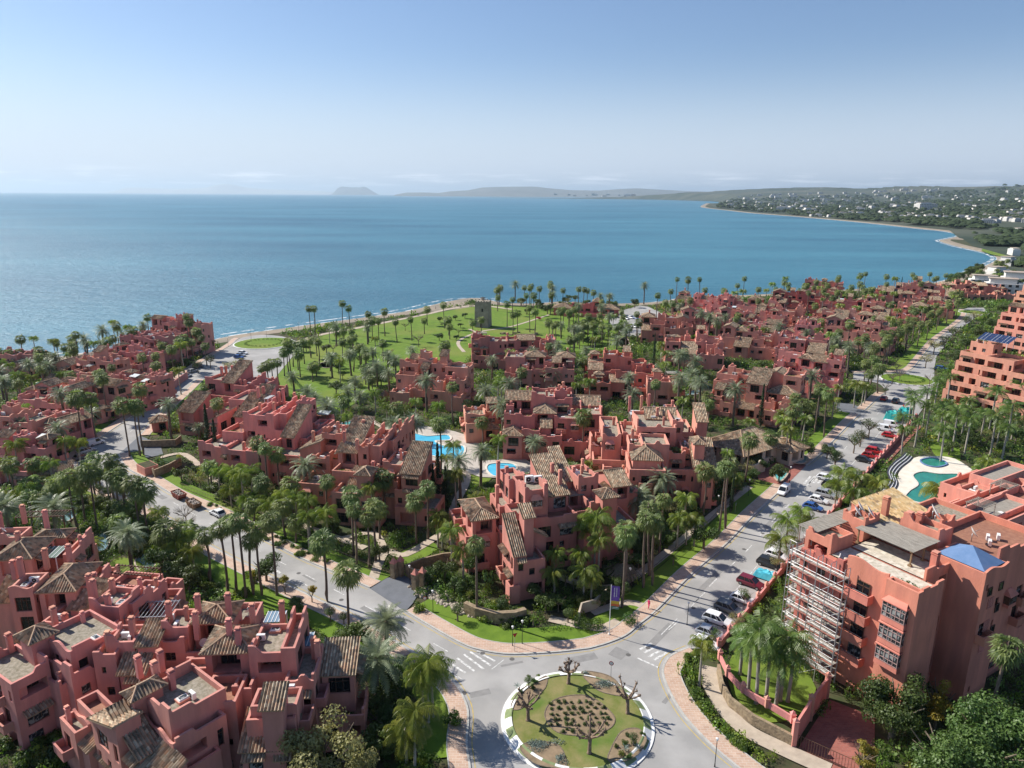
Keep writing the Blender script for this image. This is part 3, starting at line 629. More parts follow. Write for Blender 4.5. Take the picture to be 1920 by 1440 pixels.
class Bld:
    def __init__(s,name,px,py,rot,mt='salmon',seed=1,floors=3.05,win=1.,label=None,cat='apartment block',group=None,rz=None):
        s.o=G(px,py); s.a=R(rot); s.c,s.s_=math.cos(s.a),math.sin(s.a); s.root=empty(name,s.o,s.a); s.mt=mt; s.w=MB(); s.vols=[]; s.rg=random.Random(seed); s.fl=floors; s.dn=win; s.late=[]; s.name=name
        tag(s.root,label,cat,group)
    def L(s,px,py,z):
        v=G(px,py,z)-s.o; return (v.x*s.c+v.y*s.s_, -v.x*s.s_+v.y*s.c)
    def V(s,k,x1,y1,x2,y2,z,**o):
        a=s.L(x1,y1,z); W=lambda u,v: proj((s.o.x+(a[0]+u)*s.c-(a[1]+v)*s.s_,s.o.y+(a[0]+u)*s.s_+(a[1]+v)*s.c,z))
        lo,hi=0.,30.
        for _ in range(30):
            m=(lo+hi)/2
            if W(m,0)[0]<x2: lo=m
            else: hi=m
        w=lo; lo,hi=0.,25.
        for _ in range(30):
            m=(lo+hi)/2
            if W(w/2,m)[1]-W(w/2,0)[1]+y1>y2: lo=m
            else: hi=m
        s.vol(k,a[0],a[0]+w,a[1],a[1]+lo,z,**o)
    def vol(s,k,x0,x1,y0,y1,z,**o):
        if x1-x0<1.2: x1=x0+1.2
        if y1-y0<1.2: y1=y0+1.2
        e=.013*(len(s.vols)%7); s.vols.append(dict(k=k,x0=x0-e,x1=x1+e,y0=y0-e,y1=y1+e,z=z+.004*(len(s.vols)%5),o=o))
    def inside(s,x,y,z,me):
        for v in s.vols:
            if v is me: continue
            zt=v['z']-(.9 if v['k'] in 'ft' else 0)
            if v['x0']<x<v['x1'] and v['y0']<y<v['y1'] and v['o'].get('h0',-1)<z<zt: return True
        return False
    def profile(s,Lg,st):
        r=s.rg
        if st is None: st=r.choice(('flat','horn','horn','step','stepr','mid','wave','swoop','dip'))
        sw=[(0,1),(.12,.97),(.26,.82),(.38,.5),(.5,.18),(.64,.04),(.8,0)]   # swoop curve
        def S(u0,a,b): return [(u0+q*1.0,b+(a-b)*h) for q,h in sw]
        if st=='none': return None
        if Lg<2.2 or st=='flat': return [(0,0),(Lg,0)]
        if st=='horn': 
            h=.65; k=min(.5,Lg*.1); return [(0,h),(k,h)]+S(k+.02,h,0)+[(Lg-k-.02-q,hh*h) for q,hh in sw[::-1]]+[(Lg-k,h),(Lg,h)] if Lg>3.2 else [(0,.4),(Lg*.3,.4),(Lg*.45,0),(Lg,0)]
        if st in('step','stepr'):
            n=max(1,int(Lg/3.)); p=[]; hs=[.62*(n-i) for i in range(n+1)]; u=0; seg=Lg/(n+1)
            if seg<1.05: return [(0,0),(Lg,0)]
            for i in range(n): p+= [(u,hs[i]),(u+seg-.95,hs[i])]+S(u+seg-.9,hs[i],hs[i+1]); u+=seg
            p+= [(Lg,hs[n])]
            q=[]; 
            for a,b in p:
                if not q or a>q[-1][0]+1e-3: q.append((a,b))
            if q[-1][0]<Lg-1e-3: q.append((Lg,0))
            return q if st=='step' else [(Lg-a,b) for a,b in q[::-1]]
        if st=='mid': c=Lg*r.uniform(.35,.65); return [(0,0),(c-.9,0),(c-.6,.12),(c-.45,.5),(c-.2,.75),(c+.2,.75),(c+.45,.5),(c+.6,.12),(c+.9,0),(Lg,0)] if Lg>3 else [(0,0),(Lg,0)]
        if st=='wave': n=max(6,int(Lg/.4)); return [(Lg*i/n,.28*math.sin(i/n*2*PI*max(1,int(Lg/3.5)))+.2) for i in range(n+1)]
        if st=='swoop': k=Lg*.35; return [(0,1.)]+[(.4+q*(k/.8),h*1.) for q,h in sw]+[(Lg,0)] if Lg>2.8 else [(0,0),(Lg,0)]
        if st=='dip': return [(0,.3),(Lg*.3,.3),(Lg*.33,.0),(Lg*.67,.0),(Lg*.7,.3),(Lg,.3)]
    def slab(s,p0,d,n,Lg,z0,zr,prof,holes,T=.3,base=None):
        "wall face: p0 start, d along, n outward; holes (u0,u1,z0,z1,depth); prof above zr"
        mb=s.w; P=lambda u,z,k=0.: (p0[0]+d[0]*u-n[0]*k,p0[1]+d[1]*u-n[1]*k,z)
        us=sorted(set([0,Lg]+[round(h[i],4) for h in holes for i in (0,1)]+[round(u,4) for u,_ in (prof or [])]))
        us=[u for u in us if -1e-6<=u<=Lg+1e-6]
        zs=sorted(set([z0,zr]+[h[i] for h in holes for i in (2,3)]))
        for a,b in zip(us,us[1:]):
            if b-a<1e-4: continue
            m=(a+b)/2; cuts=[h for h in holes if h[0]<m<h[1]]
            if not cuts: mb.quad(P(a,z0),P(b,z0),P(b,zr),P(a,zr)); continue
            zz=sorted(set([z0,zr]+[h[i] for h in cuts for i in (2,3)]))
            for c,e in zip(zz,zz[1:]):
                k=(c+e)/2
                if any(h[2]<k<h[3] for h in cuts): continue
                mb.quad(P(a,c),P(b,c),P(b,e),P(a,e))
        for (u0,u1,h0,h1,dp) in holes:
            mb.quad(P(u0,h0),P(u1,h0),P(u1,h0,dp),P(u0,h0,dp)); mb.quad(P(u0,h1,dp),P(u1,h1,dp),P(u1,h1),P(u0,h1))
            mb.quad(P(u0,h0,dp),P(u0,h1,dp),P(u0,h1),P(u0,h0)); mb.quad(P(u1,h0),P(u1,h1),P(u1,h1,dp),P(u1,h0,dp))
            mb.quad(P(u0,h0,dp),P(u1,h0,dp),P(u1,h1,dp),P(u0,h1,dp))
        if prof:
            pf=lambda u: lerp_tab(prof,u)+s._z
            uu=[u for u,_ in prof]
            for a,b in zip(uu,uu[1:]):
                za,zb=pf(a),pf(b)
                mb.quad(P(a,zr),P(b,zr),P(b,zb),P(a,za)); mb.quad(P(b,zr,T),P(a,zr,T),P(a,za,T),P(b,zb,T)); mb.quad(P(a,za),P(b,zb),P(b,zb,T),P(a,za,T))
            mb.quad(P(0,zr,T),P(0,zr),P(0,pf(0)),P(0,pf(0),T)); mb.quad(P(Lg,zr),P(Lg,zr,T),P(Lg,pf(Lg),T),P(Lg,pf(Lg)))
    def part(s,mesh,name,loc,rz=0.,parent=None,scale=None): return place(mesh,name,parent or s.root,loc,rz,scale)
    def done(s,detail=1):
        rg=s.rg
        for v in s.vols:
            k,x0,x1,y0,y1,z,o=v['k'],v['x0'],v['x1'],v['y0'],v['y1'],v['z'],v['o']; h0=o.get('h0',-1.5); s._z=z
            flat=k in 'ft'; zr=z-(1.0 if k=='t' else .8) if flat else z
            pr=o.get('p'); prs=pr.split(',') if isinstance(pr,str) else [None]*4
            while len(prs)<4: prs.append('flat')
            top=zr-.25; hh={}
            sides={'S':((x0,y0),(1,0),(0,-1),x1-x0),'E':((x1,y0),(0,1),(1,0),y1-y0),'N':((x1,y1),(-1,0),(0,1),x1-x0),'W':((x0,y1),(0,-1),(-1,0),y1-y0)}
            for si,(nm,(p0,d,n,Lg)) in enumerate(sides.items()):
                holes=[]; nof=o.get('nw','')
                if nm not in nof and not o.get('blind') and detail>=0 and Lg>2.:
                    fl=0; zt=top
                    while zt-2.4>max(h0,-.5) and fl<6:
                        zb=zt-2.55; u=rg.uniform(.5,1.1)
                        while u<Lg-.9:
                            ty=rg.random(); big=(fl==0 and not flat)
                            if o.get('open') and nm in 'SW': ty=0; big=True
                            if big or ty<.32: w=min(rg.uniform(2.2,3.4) if not o.get('open') else rg.uniform(3.5,5.),Lg-u-.5); kind='loggia' if rg.random()<.6 else 'door'
                            elif ty<.50: w=1.7; kind='balc'
                            elif ty<.57: w=2.; kind='bay'
                            elif ty<.88: w=rg.uniform(.7,1.3); kind='win'
                            else: w=.5; kind='slit'
                            if w<.45 or u+w>Lg-.35: break
                            ok=rg.random()<(.96 if nm!='N' else .5)*s.dn
                            if kind in('balc','bay','door') and (zb<.3 and kind!='door'): kind='win'
                            uc=u+w/2
                            if kind in('balc','bay') :
                                for q in (-w/2,w/2):
                                    if s.inside(p0[0]+d[0]*(uc+q)+n[0]*1.2,p0[1]+d[1]*(uc+q)+n[1]*1.2,zb,v): kind='door'
                            for q in (-w/2+.05,0,w/2-.05):
                                for zz in (zb+.4,zb+2.0):
                                    if s.inside(p0[0]+d[0]*(uc+q)+n[0]*.35,p0[1]+d[1]*(uc+q)+n[1]*.35,zz,v): ok=False
                            if ok:
                                ang={'S':0,'E':PI/2,'N':PI,'W':-PI/2}[nm]
                                def pos(dp,zz): return (p0[0]+d[0]*uc-n[0]*dp,p0[1]+d[1]*uc-n[1]*dp,zz)
                                if kind=='loggia' and min(x1-x0,y1-y0)>3.2:
                                    w=round(w,1); lo=zb+.95 if zb>.3 and not big else zb+.05; hi=zb+2.4; holes.append((u,u+w,lo,hi,1.7))
                                    s.late.append((win_mesh(min(w-.2,2.4),hi-lo-.15,'grid'),'window',pos(1.69,lo+.02),ang))
                                elif kind in('door','balc','loggia'):
                                    w=round(min(w,2.6),1); holes.append((uc-w/2,uc+w/2,zb+.05,zb+2.25,.28)); s.late.append((win_mesh(w,2.2,'grid' if rg.random()<.8 else 'curtain'),'door',pos(.275,zb+.05),ang))
                                    if kind=='balc': s.late.append(('balcony',w+1.,pos(0,zb),ang))
                                    elif rg.random()<.35 and detail>0: s.late.append(('canopy',w+.7,pos(0,zb+2.45),ang))
                                elif kind=='bay': s.late.append(('bay',2.1,pos(0,zb),ang))
                                elif kind=='win':
                                    w=round(w,1); holes.append((uc-w/2,uc+w/2,zb+.9,zb+2.1,.26)); s.late.append((win_mesh(w,1.2,rg.choice(('plain','plain','grid','curtain'))),'window',pos(.255,zb+.9),ang))
                                    if rg.random()<.18 and detail>0: s.late.append(('canopy',w+.8,pos(0,zb+2.4),ang))
                                else: holes.append((uc-.25,uc+.25,zb+1.0,zb+1.9,.26)); s.late.append((win_mesh(.5,.9,'plain'),'window',pos(.255,zb+1.),ang))
                            u+=w+rg.uniform(.9,1.9)
                        zt-=s.fl; fl+=1
                T=.3; a=0.
                if flat:
                    if nm in 'SN': s.slab(p0,d,n,Lg,h0,zr,s.profile(Lg,prs[si] if pr else None),holes,T)
                    else: 
                        q0=(p0[0]+d[0]*T,p0[1]+d[1]*T); L2=Lg-2*T
                        pf=s.profile(L2,prs[si] if pr else None)
                        s.slab(p0,d,n,Lg,h0,zr,None,holes,T); s.slab(q0,d,n,L2,zr,zr,pf,[],T)
                else: s.slab(p0,d,n,Lg,h0,zr,None,holes,T)
            if flat:
                s.floor(v,zr,k)
                if not o.get('bare') and detail>0: s.clutter(v,zr,k)
            else: s.roof(v)
        for it in s.late:
            if isinstance(it[0],str):
                kd,w,pos,ang=it
                if kd=='balcony': s.part(cached(('balc',round(w,1),s.mt),lambda: balcony_mesh(w).mesh('balcony',MT[s.mt])),'balcony',pos,ang)
                elif kd=='canopy': s.canopy(w,pos,ang)
                elif kd=='bay': s.bay(pos,ang)
            else: s.part(it[0],it[1],it[2],it[3])
        s.w.build('wall',MT[s.mt],s.root)
        return s.root
    def canopy(s,w,pos,ang,dp=1.):
        w=round(w*2)/2
        def f():
            a=MB(); tileplane(a,[(-w/2,-dp,-.45),(w/2,-dp,-.45),(w/2,0,0),(-w/2,0,0)],(1,0,0)); return a.mesh('tile_canopy',MT['tile'])
        s.part(cached(('can',w,dp),f),'tile_canopy',pos,ang)
    def bay(s,pos,ang):
        def f():
            a=MB(); w=1.; d=.75
            a.box(-w,w,-d,0,.3,.75,0); a.box(-w+.05,w-.05,-d+.05,0,.75,2.,1); 
            for i in range(7): x=-w+.02+i*(2*w-.12)/6; a.box(x,x+.08,-d-.0,-d+.06,.75,2.,2)
            for x in (-w-.0,w-.07): a.box(x,x+.07,-d+.06,0,.75,2.,2)
            b=[(-w-.1,-d-.15,2.),(w+.1,-d-.15,2.),(w+.1,0,2.),(-w-.1,0,2.)]; t=[(-w*.6,-.12,2.75),(w*.6,-.12,2.75),(w*.6,0,2.75),(-w*.6,0,2.75)]
            a.add(b+t,((0,1,5,4),(1,2,6,5),(3,0,4,7),(4,5,6,7),(3,2,1,0)),0); return a.mesh('bay_window',[MT[s.mt],MT['glass2'],MT['wood']])
        s.part(cached(('bay',s.mt),f),'bay_window',pos,ang)
    def floor(s,v,zr,k):
        a=MB(); t=.29; a.quad((v['x0']+t,v['y0']+t,zr),(v['x1']-t,v['y0']+t,zr),(v['x1']-t,v['y1']-t,zr),(v['x0']+t,v['y1']-t,zr))
        a.build('terrace_floor' if k=='t' else 'roof_deck',MT[v['o'].get('fm','terrace' if k=='t' else 'gravel')],s.root)
    def free(s,x,y,z,v): return not s.inside(x,y,z+.3,v)
    def chimney(s,x,y,z,h=1.5,w=.62):
        key=('ch',round(h,1),round(w,1),s.mt); s.part(cached(key,lambda: chim_mesh(h,w).mesh('chimney',[MT[s.mt],MT['orange']])),'chimney',(x,y,z))
    def clutter(s,v,zr,k):
        rg=s.rg; W_=v['x1']-v['x0']; D_=v['y1']-v['y0']
        def spot(mg=.7): return (rg.uniform(v['x0']+mg,v['x1']-mg),rg.uniform(v['y0']+mg,v['y1']-mg)) if W_>2*mg and D_>2*mg else None
        if k=='f':
            for m_,nm,p in ((ac_mesh(),'air_conditioner',.5),(sky_mesh(),'skylight',.45),(dish_mesh(),'satellite_dish',.22),(ac_mesh(),'air_conditioner',.3)):
                if rg.random()<p and W_*D_>6:
                    q=spot(.9)
                    if q and s.free(q[0],q[1],zr,v): s.part(m_,nm,(q[0],q[1],zr),rg.choice((0,PI/2,PI)))
            for _ in range(rg.choice((0,1,1,2))):
                q=spot(.5)
                if q and s.free(q[0],q[1],zr,v): s.chimney(q[0],q[1],zr,rg.choice((1.3,1.7,2.2)),rg.choice((.45,.6)))
        else:
            if W_>3.5 and D_>3 and rg.random()<.55:
                w=min(W_*.5,4.); d=min(D_*.6,3.); x=v['x0']+.5+rg.random()*(W_-w-1); y=v['y1']-.5-d
                if s.free(x+w/2,y+d/2,zr,v): s.pergola(x,y,w,d,zr)
            if rg.random()<.75:
                a=MB(); L_=W_*rg.uniform(.3,.8); x=v['x0']+.5+rg.random()*max(0.,W_-L_-1)
                leafy(a,x+L_/2,v['y0']+.6,zr+.75,L_/2,.35,.42,int(60*L_),.28,rg); a.box(x,x+L_,v['y0']+.35,v['y0']+.85,zr,zr+.5,1); a.build('planter',[GRN if rg.random()<.6 else GRN2,MT[s.mt]],s.root)
            if rg.random()<.45 and W_>3.2 and D_>2.6:
                w=rg.choice((2.,3.)); x=v['x0']+.4+rg.random()*(W_-w-.8); y=v['y1']-2.3
                if s.free(x+w/2,y,zr,v):
                    c=rg.choice(('whitesheet','greencover','whitesheet'))
                    def f(): 
                        a=MB(); a.add([(0,0,2.),(w,0,2.),(w,2.,2.5),(0,2.,2.5),(0,0,2.06),(w,0,2.06),(w,2.,2.56),(0,2.,2.56)],((3,2,1,0),(4,5,6,7),(0,1,5,4),(1,2,6,5),(2,3,7,6),(3,0,4,7)),0)
                        for q in (.05,w-.15): a.box(q,q+.1,.05,.15,0,2.,1)
                        return a.mesh('sheet_canopy',[MT[c],MT['wood']])
                    s.part(cached(('shc',w,c),f),'sheet_canopy',(x,y,zr))
            if rg.random()<.5:
                q=spot(1.2)
                if q and s.free(q[0],q[1],zr,v): s.lounger(q,zr,rg.uniform(0,3))
    def lounger(s,q,z,a):
        def f():
            m=MB(); m.box(-.35,.35,-.9,.4,.28,.36); m.quad((-.35,.4,.36),(.35,.4,.36),(.35,1.,.75),(-.35,1.,.75))
            for x in (-.3,.25):
                for y in (-.8,.3): m.box(x,x+.05,y,y+.05,0,.28)
            return m.mesh('sun_lounger',MT['white'])
        s.part(cached('lounger',f),'sun_lounger',(q[0],q[1],z),a)
    def pergola(s,x,y,w,d,z,h=2.3,mt='oldwood',cover=None):
        w=round(w*2)/2; d=round(d*2)/2; cover=s.rg.random()<.5 if cover is None else cover
        def f():
            a=MB()
            for px in (.06,w-.18):
                for py in (.06,d-.18): a.box(px,px+.12,py,py+.12,0,h,0)
            a.box(0,w,.05,.19,h,h+.15,0); a.box(0,w,d-.19,d-.05,h,h+.15,0)
            n=int(w/(.24 if cover else .5))
            for i in range(n): q=.05+i*(w-.15)/max(1,n-1); a.box(q,q+(.17 if cover else .07),-.15,d+.15,h+.15,h+.22,0)
            return a.mesh('pergola',MT[mt])
        s.part(cached(('perg',w,d,h,cover,mt),f),'pergola',(x,y,z))
    def roof(s,v):
        k,z,o=v['k'],v['z'],v['o']; ov=o.get('ov',.35); x0,x1,y0,y1=v['x0']-ov,v['x1']+ov,v['y0']-ov,v['y1']+ov; W_=x1-x0; D_=y1-y0; sl=o.get('sl',.42); a=MB(); z+=.03
        X0,X1,Y0,Y1=v['x0'],v['x1'],v['y0'],v['y1']; zt=z
        if k in 'hp':
            if W_>=D_: r=D_/2; A=(x0+r,y0+r,z+r*sl); B=(x1-r,y0+r,z+r*sl)
            else: r=W_/2; A=(x0+r,y0+r,z+r*sl); B=(x0+r,y1-r,z+r*sl)
            c=[(x0,y0,z),(x1,y0,z),(x1,y1,z),(x0,y1,z)]
            if W_>=D_:
                eq=abs(W_-D_)<.05
                tileplane(a,[c[0],c[1],B]+([] if eq else [A]),(1,0,0)); tileplane(a,[c[2],c[3],A]+([] if eq else [B]),(1,0,0)); tileplane(a,[c[1],c[2],B],(0,1,0)); tileplane(a,[c[3],c[0],A],(0,1,0))
                rd=[(c[0],A),(c[3],A),(c[1],B),(c[2],B)]
            else:
                tileplane(a,[c[1],c[2],B,A],(0,1,0)); tileplane(a,[c[3],c[0],A,B],(0,1,0)); tileplane(a,[c[0],c[1],A],(1,0,0)); tileplane(a,[c[2],c[3],B],(1,0,0))
                rd=[(c[0],A),(c[1],A),(c[2],B),(c[3],B)]
            for p,q in rd: ridgecap(a,p,q)
            if (Vector(A)-Vector(B)).length>.1: ridgecap(a,A,B)
        elif k in 'gG':
            if k=='g':
                m=(y0+y1)/2; h=D_/2*sl; tileplane(a,[(x0,y0,z),(x1,y0,z),(x1,m,z+h),(x0,m,z+h)],(1,0,0)); tileplane(a,[(x0,m,z+h),(x1,m,z+h),(x1,y1,z),(x0,y1,z)],(1,0,0)); ridgecap(a,(x0,m,z+h),(x1,m,z+h))
                hg=(Y1-Y0)/2*sl+ov*sl-.1
                for X in (X0,X1): s.w.poly([(X,Y0,v['z']),(X,Y1,v['z']),(X,(Y0+Y1)/2,v['z']+hg)])
            else:
                m=(x0+x1)/2; h=W_/2*sl; tileplane(a,[(x0,y0,z),(m,y0,z+h),(m,y1,z+h),(x0,y1,z)],(0,1,0)); tileplane(a,[(m,y0,z+h),(x1,y0,z),(x1,y1,z),(m,y1,z+h)],(0,1,0)); ridgecap(a,(m,y0,z+h),(m,y1,z+h))
                hg=(X1-X0)/2*sl+ov*sl-.1
                for Y in (Y0,Y1): s.w.poly([(X0,Y,v['z']),(X1,Y,v['z']),((X0+X1)/2,Y,v['z']+hg)])
        else:
            q={'s':(0,1),'n':(0,-1),'e':(-1,0),'w':(1,0)}[k]; D2=(Y1-Y0) if q[0]==0 else (X1-X0); h=D2*sl
            def zz(x,y):
                if k=='s': return (y-Y0)*sl
                if k=='n': return (Y1-y)*sl
                if k=='w': return (x-X0)*sl
                return (X1-x)*sl
            ux0,ux1,uy0,uy1=x0,x1,y0,y1
            if k=='s': uy1=Y1
            if k=='n': uy0=Y0
            if k=='w': ux1=X1
            if k=='e': ux0=X0
            c=[(ux0,uy0),(ux1,uy0),(ux1,uy1),(ux0,uy1)]; tileplane(a,[(x,y,z+zz(x,y)) for x,y in c],(1,0,0) if k in 'sn' else (0,1,0))
            b=v['z']; g=-.09
            C=[(X0,Y0),(X1,Y0),(X1,Y1),(X0,Y1)]
            for i in range(4):
                p,r=C[i],C[(i+1)%4]; hp,hr=zz(*p),zz(*r)
                if hp<.01 and hr<.01: continue
                pts=[(p[0],p[1],b),(r[0],r[1],b)]
                if hr>.01: pts.append((r[0],r[1],b+hr+g))
                if hp>.01: pts.append((p[0],p[1],b+hp+g))
                s.w.poly(pts)
        a.build('roof',MT[getattr(s,'tile','tile')],s.root)
        if s.rg.random()<.5 and k in 'hgG' and not o.get('noch'):
            s.chimney(v['x0']+(v['x1']-v['x0'])*s.rg.uniform(.2,.8),v['y0']+(v['y1']-v['y0'])*s.rg.uniform(.6,.9),z,2.2,.55)
def gen_block(b,W_,D_,hmax=12.4,rg=None,x0=0,y0=0):
    "stepped cluster of volumes, lower in front, towers and tiled pavilions on top"
    rg=rg or b.rg; rows=3 if D_>13 else 2; yb=y0
    for r in range(rows):
        d=D_/rows*rg.uniform(.9,1.15); x=x0; base=hmax-3.05*(rows-1-r)-rg.choice((0,0,.6))
        while x<x0+W_-2:
            w=min(rg.uniform(4.,7.5),x0+W_-x); w=w if x0+W_-x-w>2.5 else x0+W_-x
            z=max(3.6,base+rg.choice((-3.05,-1.4,0,0,.5,1.2))); k=rg.choice('fftftfshftft' if r<rows-1 else 'ffftffhftfGg'); sy=rg.uniform(-1.6,1.2)
            b.vol(k,x,x+w,yb+sy,yb+d+rg.uniform(.5,2.5),z)
            if rg.random()<.40 and k in 'ft': 
                tw=rg.uniform(1.8,3.2); tx=x+rg.uniform(.2,max(.3,w-tw)); b.vol(rg.choice('ffps'),tx,tx+tw,yb+d*.4,yb+d*.4+rg.uniform(2,3.5),z+rg.uniform(1.2,2.6),blind=rg.random()<.5)
            x+=w*.96
        yb+=d*.86
# ================================================================ THE APARTMENT BLOCKS
MT['glassroof']=mat('blue_glass_roof',(.16,.24,.32),(.22,.31,.38),scale=.8,rough=.12,spec=.5)
MT['greencover']=mat('green_cover',(.14,.20,.16),(.10,.15,.12),scale=1.,rough=.7)
MT['whitesheet']=mat('white_sheet_roof',(.55,.60,.60),(.42,.47,.48),scale=1.2,rough=.5)
GRP='terracotta apartment blocks of the beach resort'
BL=[]
def blk(px,py,rot,mt,seed,label,spec=(),gen=None,win=1.,detail=1,cat='apartment block',extra=None,name='apartment_block',group=GRP):
    b=Bld(name,px,py,rot,mt,seed,win=win,label=label,cat=cat,group=group)
    for s in spec:
        o=s[6] if len(s)>6 else {}; b.V(*s[:6],**o)
    if gen: gen_block(b,*gen)
    if extra: extra(b)
    b.done(detail); BL.append(b); return b
f='f'; t_='t'; h='h'
def glassroof(b,x1,y1,x2,y2,z,m='glassroof'):
    p=b.L(x1,y1,z); q=b.L(x2,y2,z); a=MB(); x0,x3=sorted((p[0],q[0])); y0,y3=sorted((p[1],q[1])); a.box(x0,x3,y0,y3,z,z+.08,0)
    n=5
    for i in range(n+1): x=x0+(x3-x0)*i/n; a.box(x-.04,x+.04,y0-.02,y3+.02,z+.08,z+.13,1)
    for x in (x0,x3-.12):
        for y in (y0,y3-.12): a.box(x,x+.12,y,y+.12,z-2.3,z,1)
    a.build('glass_roof',[MT[m],MT['white']],b.root)
def chs(b,*pts):
    for x,y,z,hh in pts: p=b.L(x,y,z); b.chimney(p[0],p[1],z,hh,.6)
# --- bottom left complex
blk(420,1400,4,'rose',11,'block nearest the camera with a terrace of planter and two tiled lean-to roofs in front',[
 (h,383,1224,470,1178,12.3,dict(ov=.5,noch=1)),(f,466,1226,533,1170,12.7,dict(p='swoop,flat,flat,stepr',bare=1)),(f,526,1216,553,1150,13.4,dict(p='flat,stepr,flat,step',nw='SW',bare=1)),
 (t_,373,1318,441,1266,9.8,dict(p='flat',bare=1)),(f,345,1254,396,1234,9.9,dict(bare=1,p='flat,horn')),(f,343,1256,392,1240,9.3),(t_,436,1292,470,1240,9.6,dict(bare=1)),
 (f,469,1325,556,1290,10.6,dict(p='flat',bare=1)),('s',490,1328,527,1296,12.,dict(blind=1)),('s',453,1406,499,1355,6.6,dict(sl=.5)),('s',506,1404,549,1362,6.5,dict(sl=.45)),(f,462,1350,552,1310,9.4,dict(p='flat',bare=1)),
 (f,534,1278,587,1214,10.4,dict(bare=1,p='mid,horn')),('s',604,1264,662,1220,8.9,dict(sl=.38,ov=.3)),(f,590,1290,660,1266,6.,dict(p='flat',bare=1)),(t_,592,1345,682,1296,4.6,dict(p='flat,horn'))],
 extra=lambda b:(chs(b,(432,1200,12.5,2.6),(474,1160,13.,1.8),(450,1225,11.5,3.2),(597,1240,9.6,2.6),(590,1234,9.6,2.6),(530,1160,12.8,2.2)),glassroof(b,494,1168,538,1146,11.5),glassroof(b,548,1213,590,1186,10.3),
  [b.part(ac_mesh(),'air_conditioner',(*b.L(545,1296,9.9),9.85+.9*k)) for k in (0,)],b.part(sky_mesh(),'skylight',(*b.L(517,1182,12),11.9)),b.part(ac_mesh(),'air_conditioner',(*b.L(490,1200,12),11.9)),b.part(sky_mesh(),'skylight',(*b.L(550,1230,9.6),9.6)),b.part(ac_mesh(),'air_conditioner',(*b.L(548,1248,9.6),9.6),.4)))
blk(300,1240,4,'rose',12,'block with a hipped brown roof and mirador windows behind the nearest terrace',[
 (h,362,1168,432,1132,12.,dict(ov=.4,noch=1)),(f,303,1178,352,1142,12.,dict(p='swoop,flat,flat,stepr')),(f,292,1205,345,1172,10.6,dict(p='horn')),('s',258,1210,292,1175,11.2,dict(sl=.3)),(f,202,1205,250,1172,11.6,dict(p='swoop,flat,flat,horn')),
 ('s',225,1262,270,1215,9.,dict(sl=.5)),(f,175,1228,215,1200,10.8,dict(p='horn')),(f,152,1218,195,1198,8.6),(t_,290,1262,345,1225,7.4,dict(p='flat')),(f,330,1225,392,1180,9.,dict(p='flat')),(t_,225,1165,300,1105,8.2,dict(p='flat',bare=1)),(f,425,1165,475,1130,10.,dict(p='stepr,flat')),(t_,455,1195,480,1160,8.)],
 extra=lambda b:(chs(b,(318,1158,12,2.),(430,1150,12.5,2.6),(372,1142,13.2,1.8),(250,1190,11.6,2.2),(205,1212,10.8,1.8),(370,1190,11.,3.)),b.part(sky_mesh(),'skylight',(*b.L(222,1186,11),10.8)),[b.pergola(*b.L(232,1168,9),6,4,7.2,2.4,'metal',False)],b.part(ac_mesh(),'air_conditioner',(*b.L(320,1166,11),11.2))))
blk(250,1400,-38,'rose',13,'block wing turned towards the corner with a little pyramid tiled tower',[
 ('p',236,1300,250,1272,12.,dict(ov=.45,blind=1,sl=.6)),(f,258,1296,318,1240,11.4,dict(p='stepr,step,flat,step')),('e',212,1370,262,1350,8.3,dict(sl=.5)),('s',222,1400,300,1370,7.2,dict(sl=.55)),(f,262,1340,325,1285,9.2,dict(p='wave,step')),(t_,145,1312,215,1292,8.2,dict(p='flat')),('w',172,1345,222,1322,9.,dict(sl=.35)),
 ('s',140,1380,165,1365,5.,dict(sl=.45)),('s',165,1395,205,1370,4.2,dict(sl=.45)),(f,270,1400,330,1350,6.2,dict(p='wave')),(f,112,1345,140,1330,6.4)],
 extra=lambda b:chs(b,(262,1262,11.6,2.),(292,1270,11.6,1.8),(303,1250,11.6,1.9)))
blk(90,1260,-32,'rose',14,'block at the left edge with curving balconies over a red paved yard',[
 ('p',36,1192,58,1172,12.,dict(ov=.45,blind=1,sl=.6)),(f,72,1187,132,1140,11.5,dict(p='wave,step')),(f,60,1225,135,1180,8.8,dict(p='stepr,step')),('s',18,1246,62,1225,7.,dict(sl=.55)),('s',-12,1262,15,1240,6.8,dict(sl=.5)),(f,5,1300,40,1270,5.),(f,38,1236,112,1205,7.8),(f,-40,1240,20,1205,9.5)],
 extra=lambda b:chs(b,(103,1165,11.4,1.8),(20,1215,9.5,1.8)))
blk(120,1180,-8,'rose',15,'block with a long stepped gable wall and dark tiled lean-to left of the camera',[
 (f,167,1134,222,1098,11.6,dict(p='swoop,stepr,flat,flat',nw='E')),(f,215,1130,248,1098,11.,dict(p='flat,stepr')),(f,240,1112,282,1086,10.,dict(p='flat,stepr',nw='')),('s',132,1140,170,1105,9.2,dict(sl=.4)),(f,176,1165,214,1140,9.8,dict(p='horn',bare=1)),(t_,140,1175,170,1145,6.8,dict(p='flat')),
 (f,80,1165,140,1125,8.8,dict(p='flat')),(t_,280,1110,312,1082,7.),(t_,205,1095,275,1070,8.,dict(p='flat',bare=1))],
 extra=lambda b:(chs(b,(171,1112,11.8,2.6),(178,1120,11.8,2.4),(212,1108,11.2,1.6)),b.part(sky_mesh(),'skylight',(*b.L(224,1103,11),10.8)),b.pergola(*b.L(205,1094,8),7,2.5,7.4,2.3,'wood',False)))
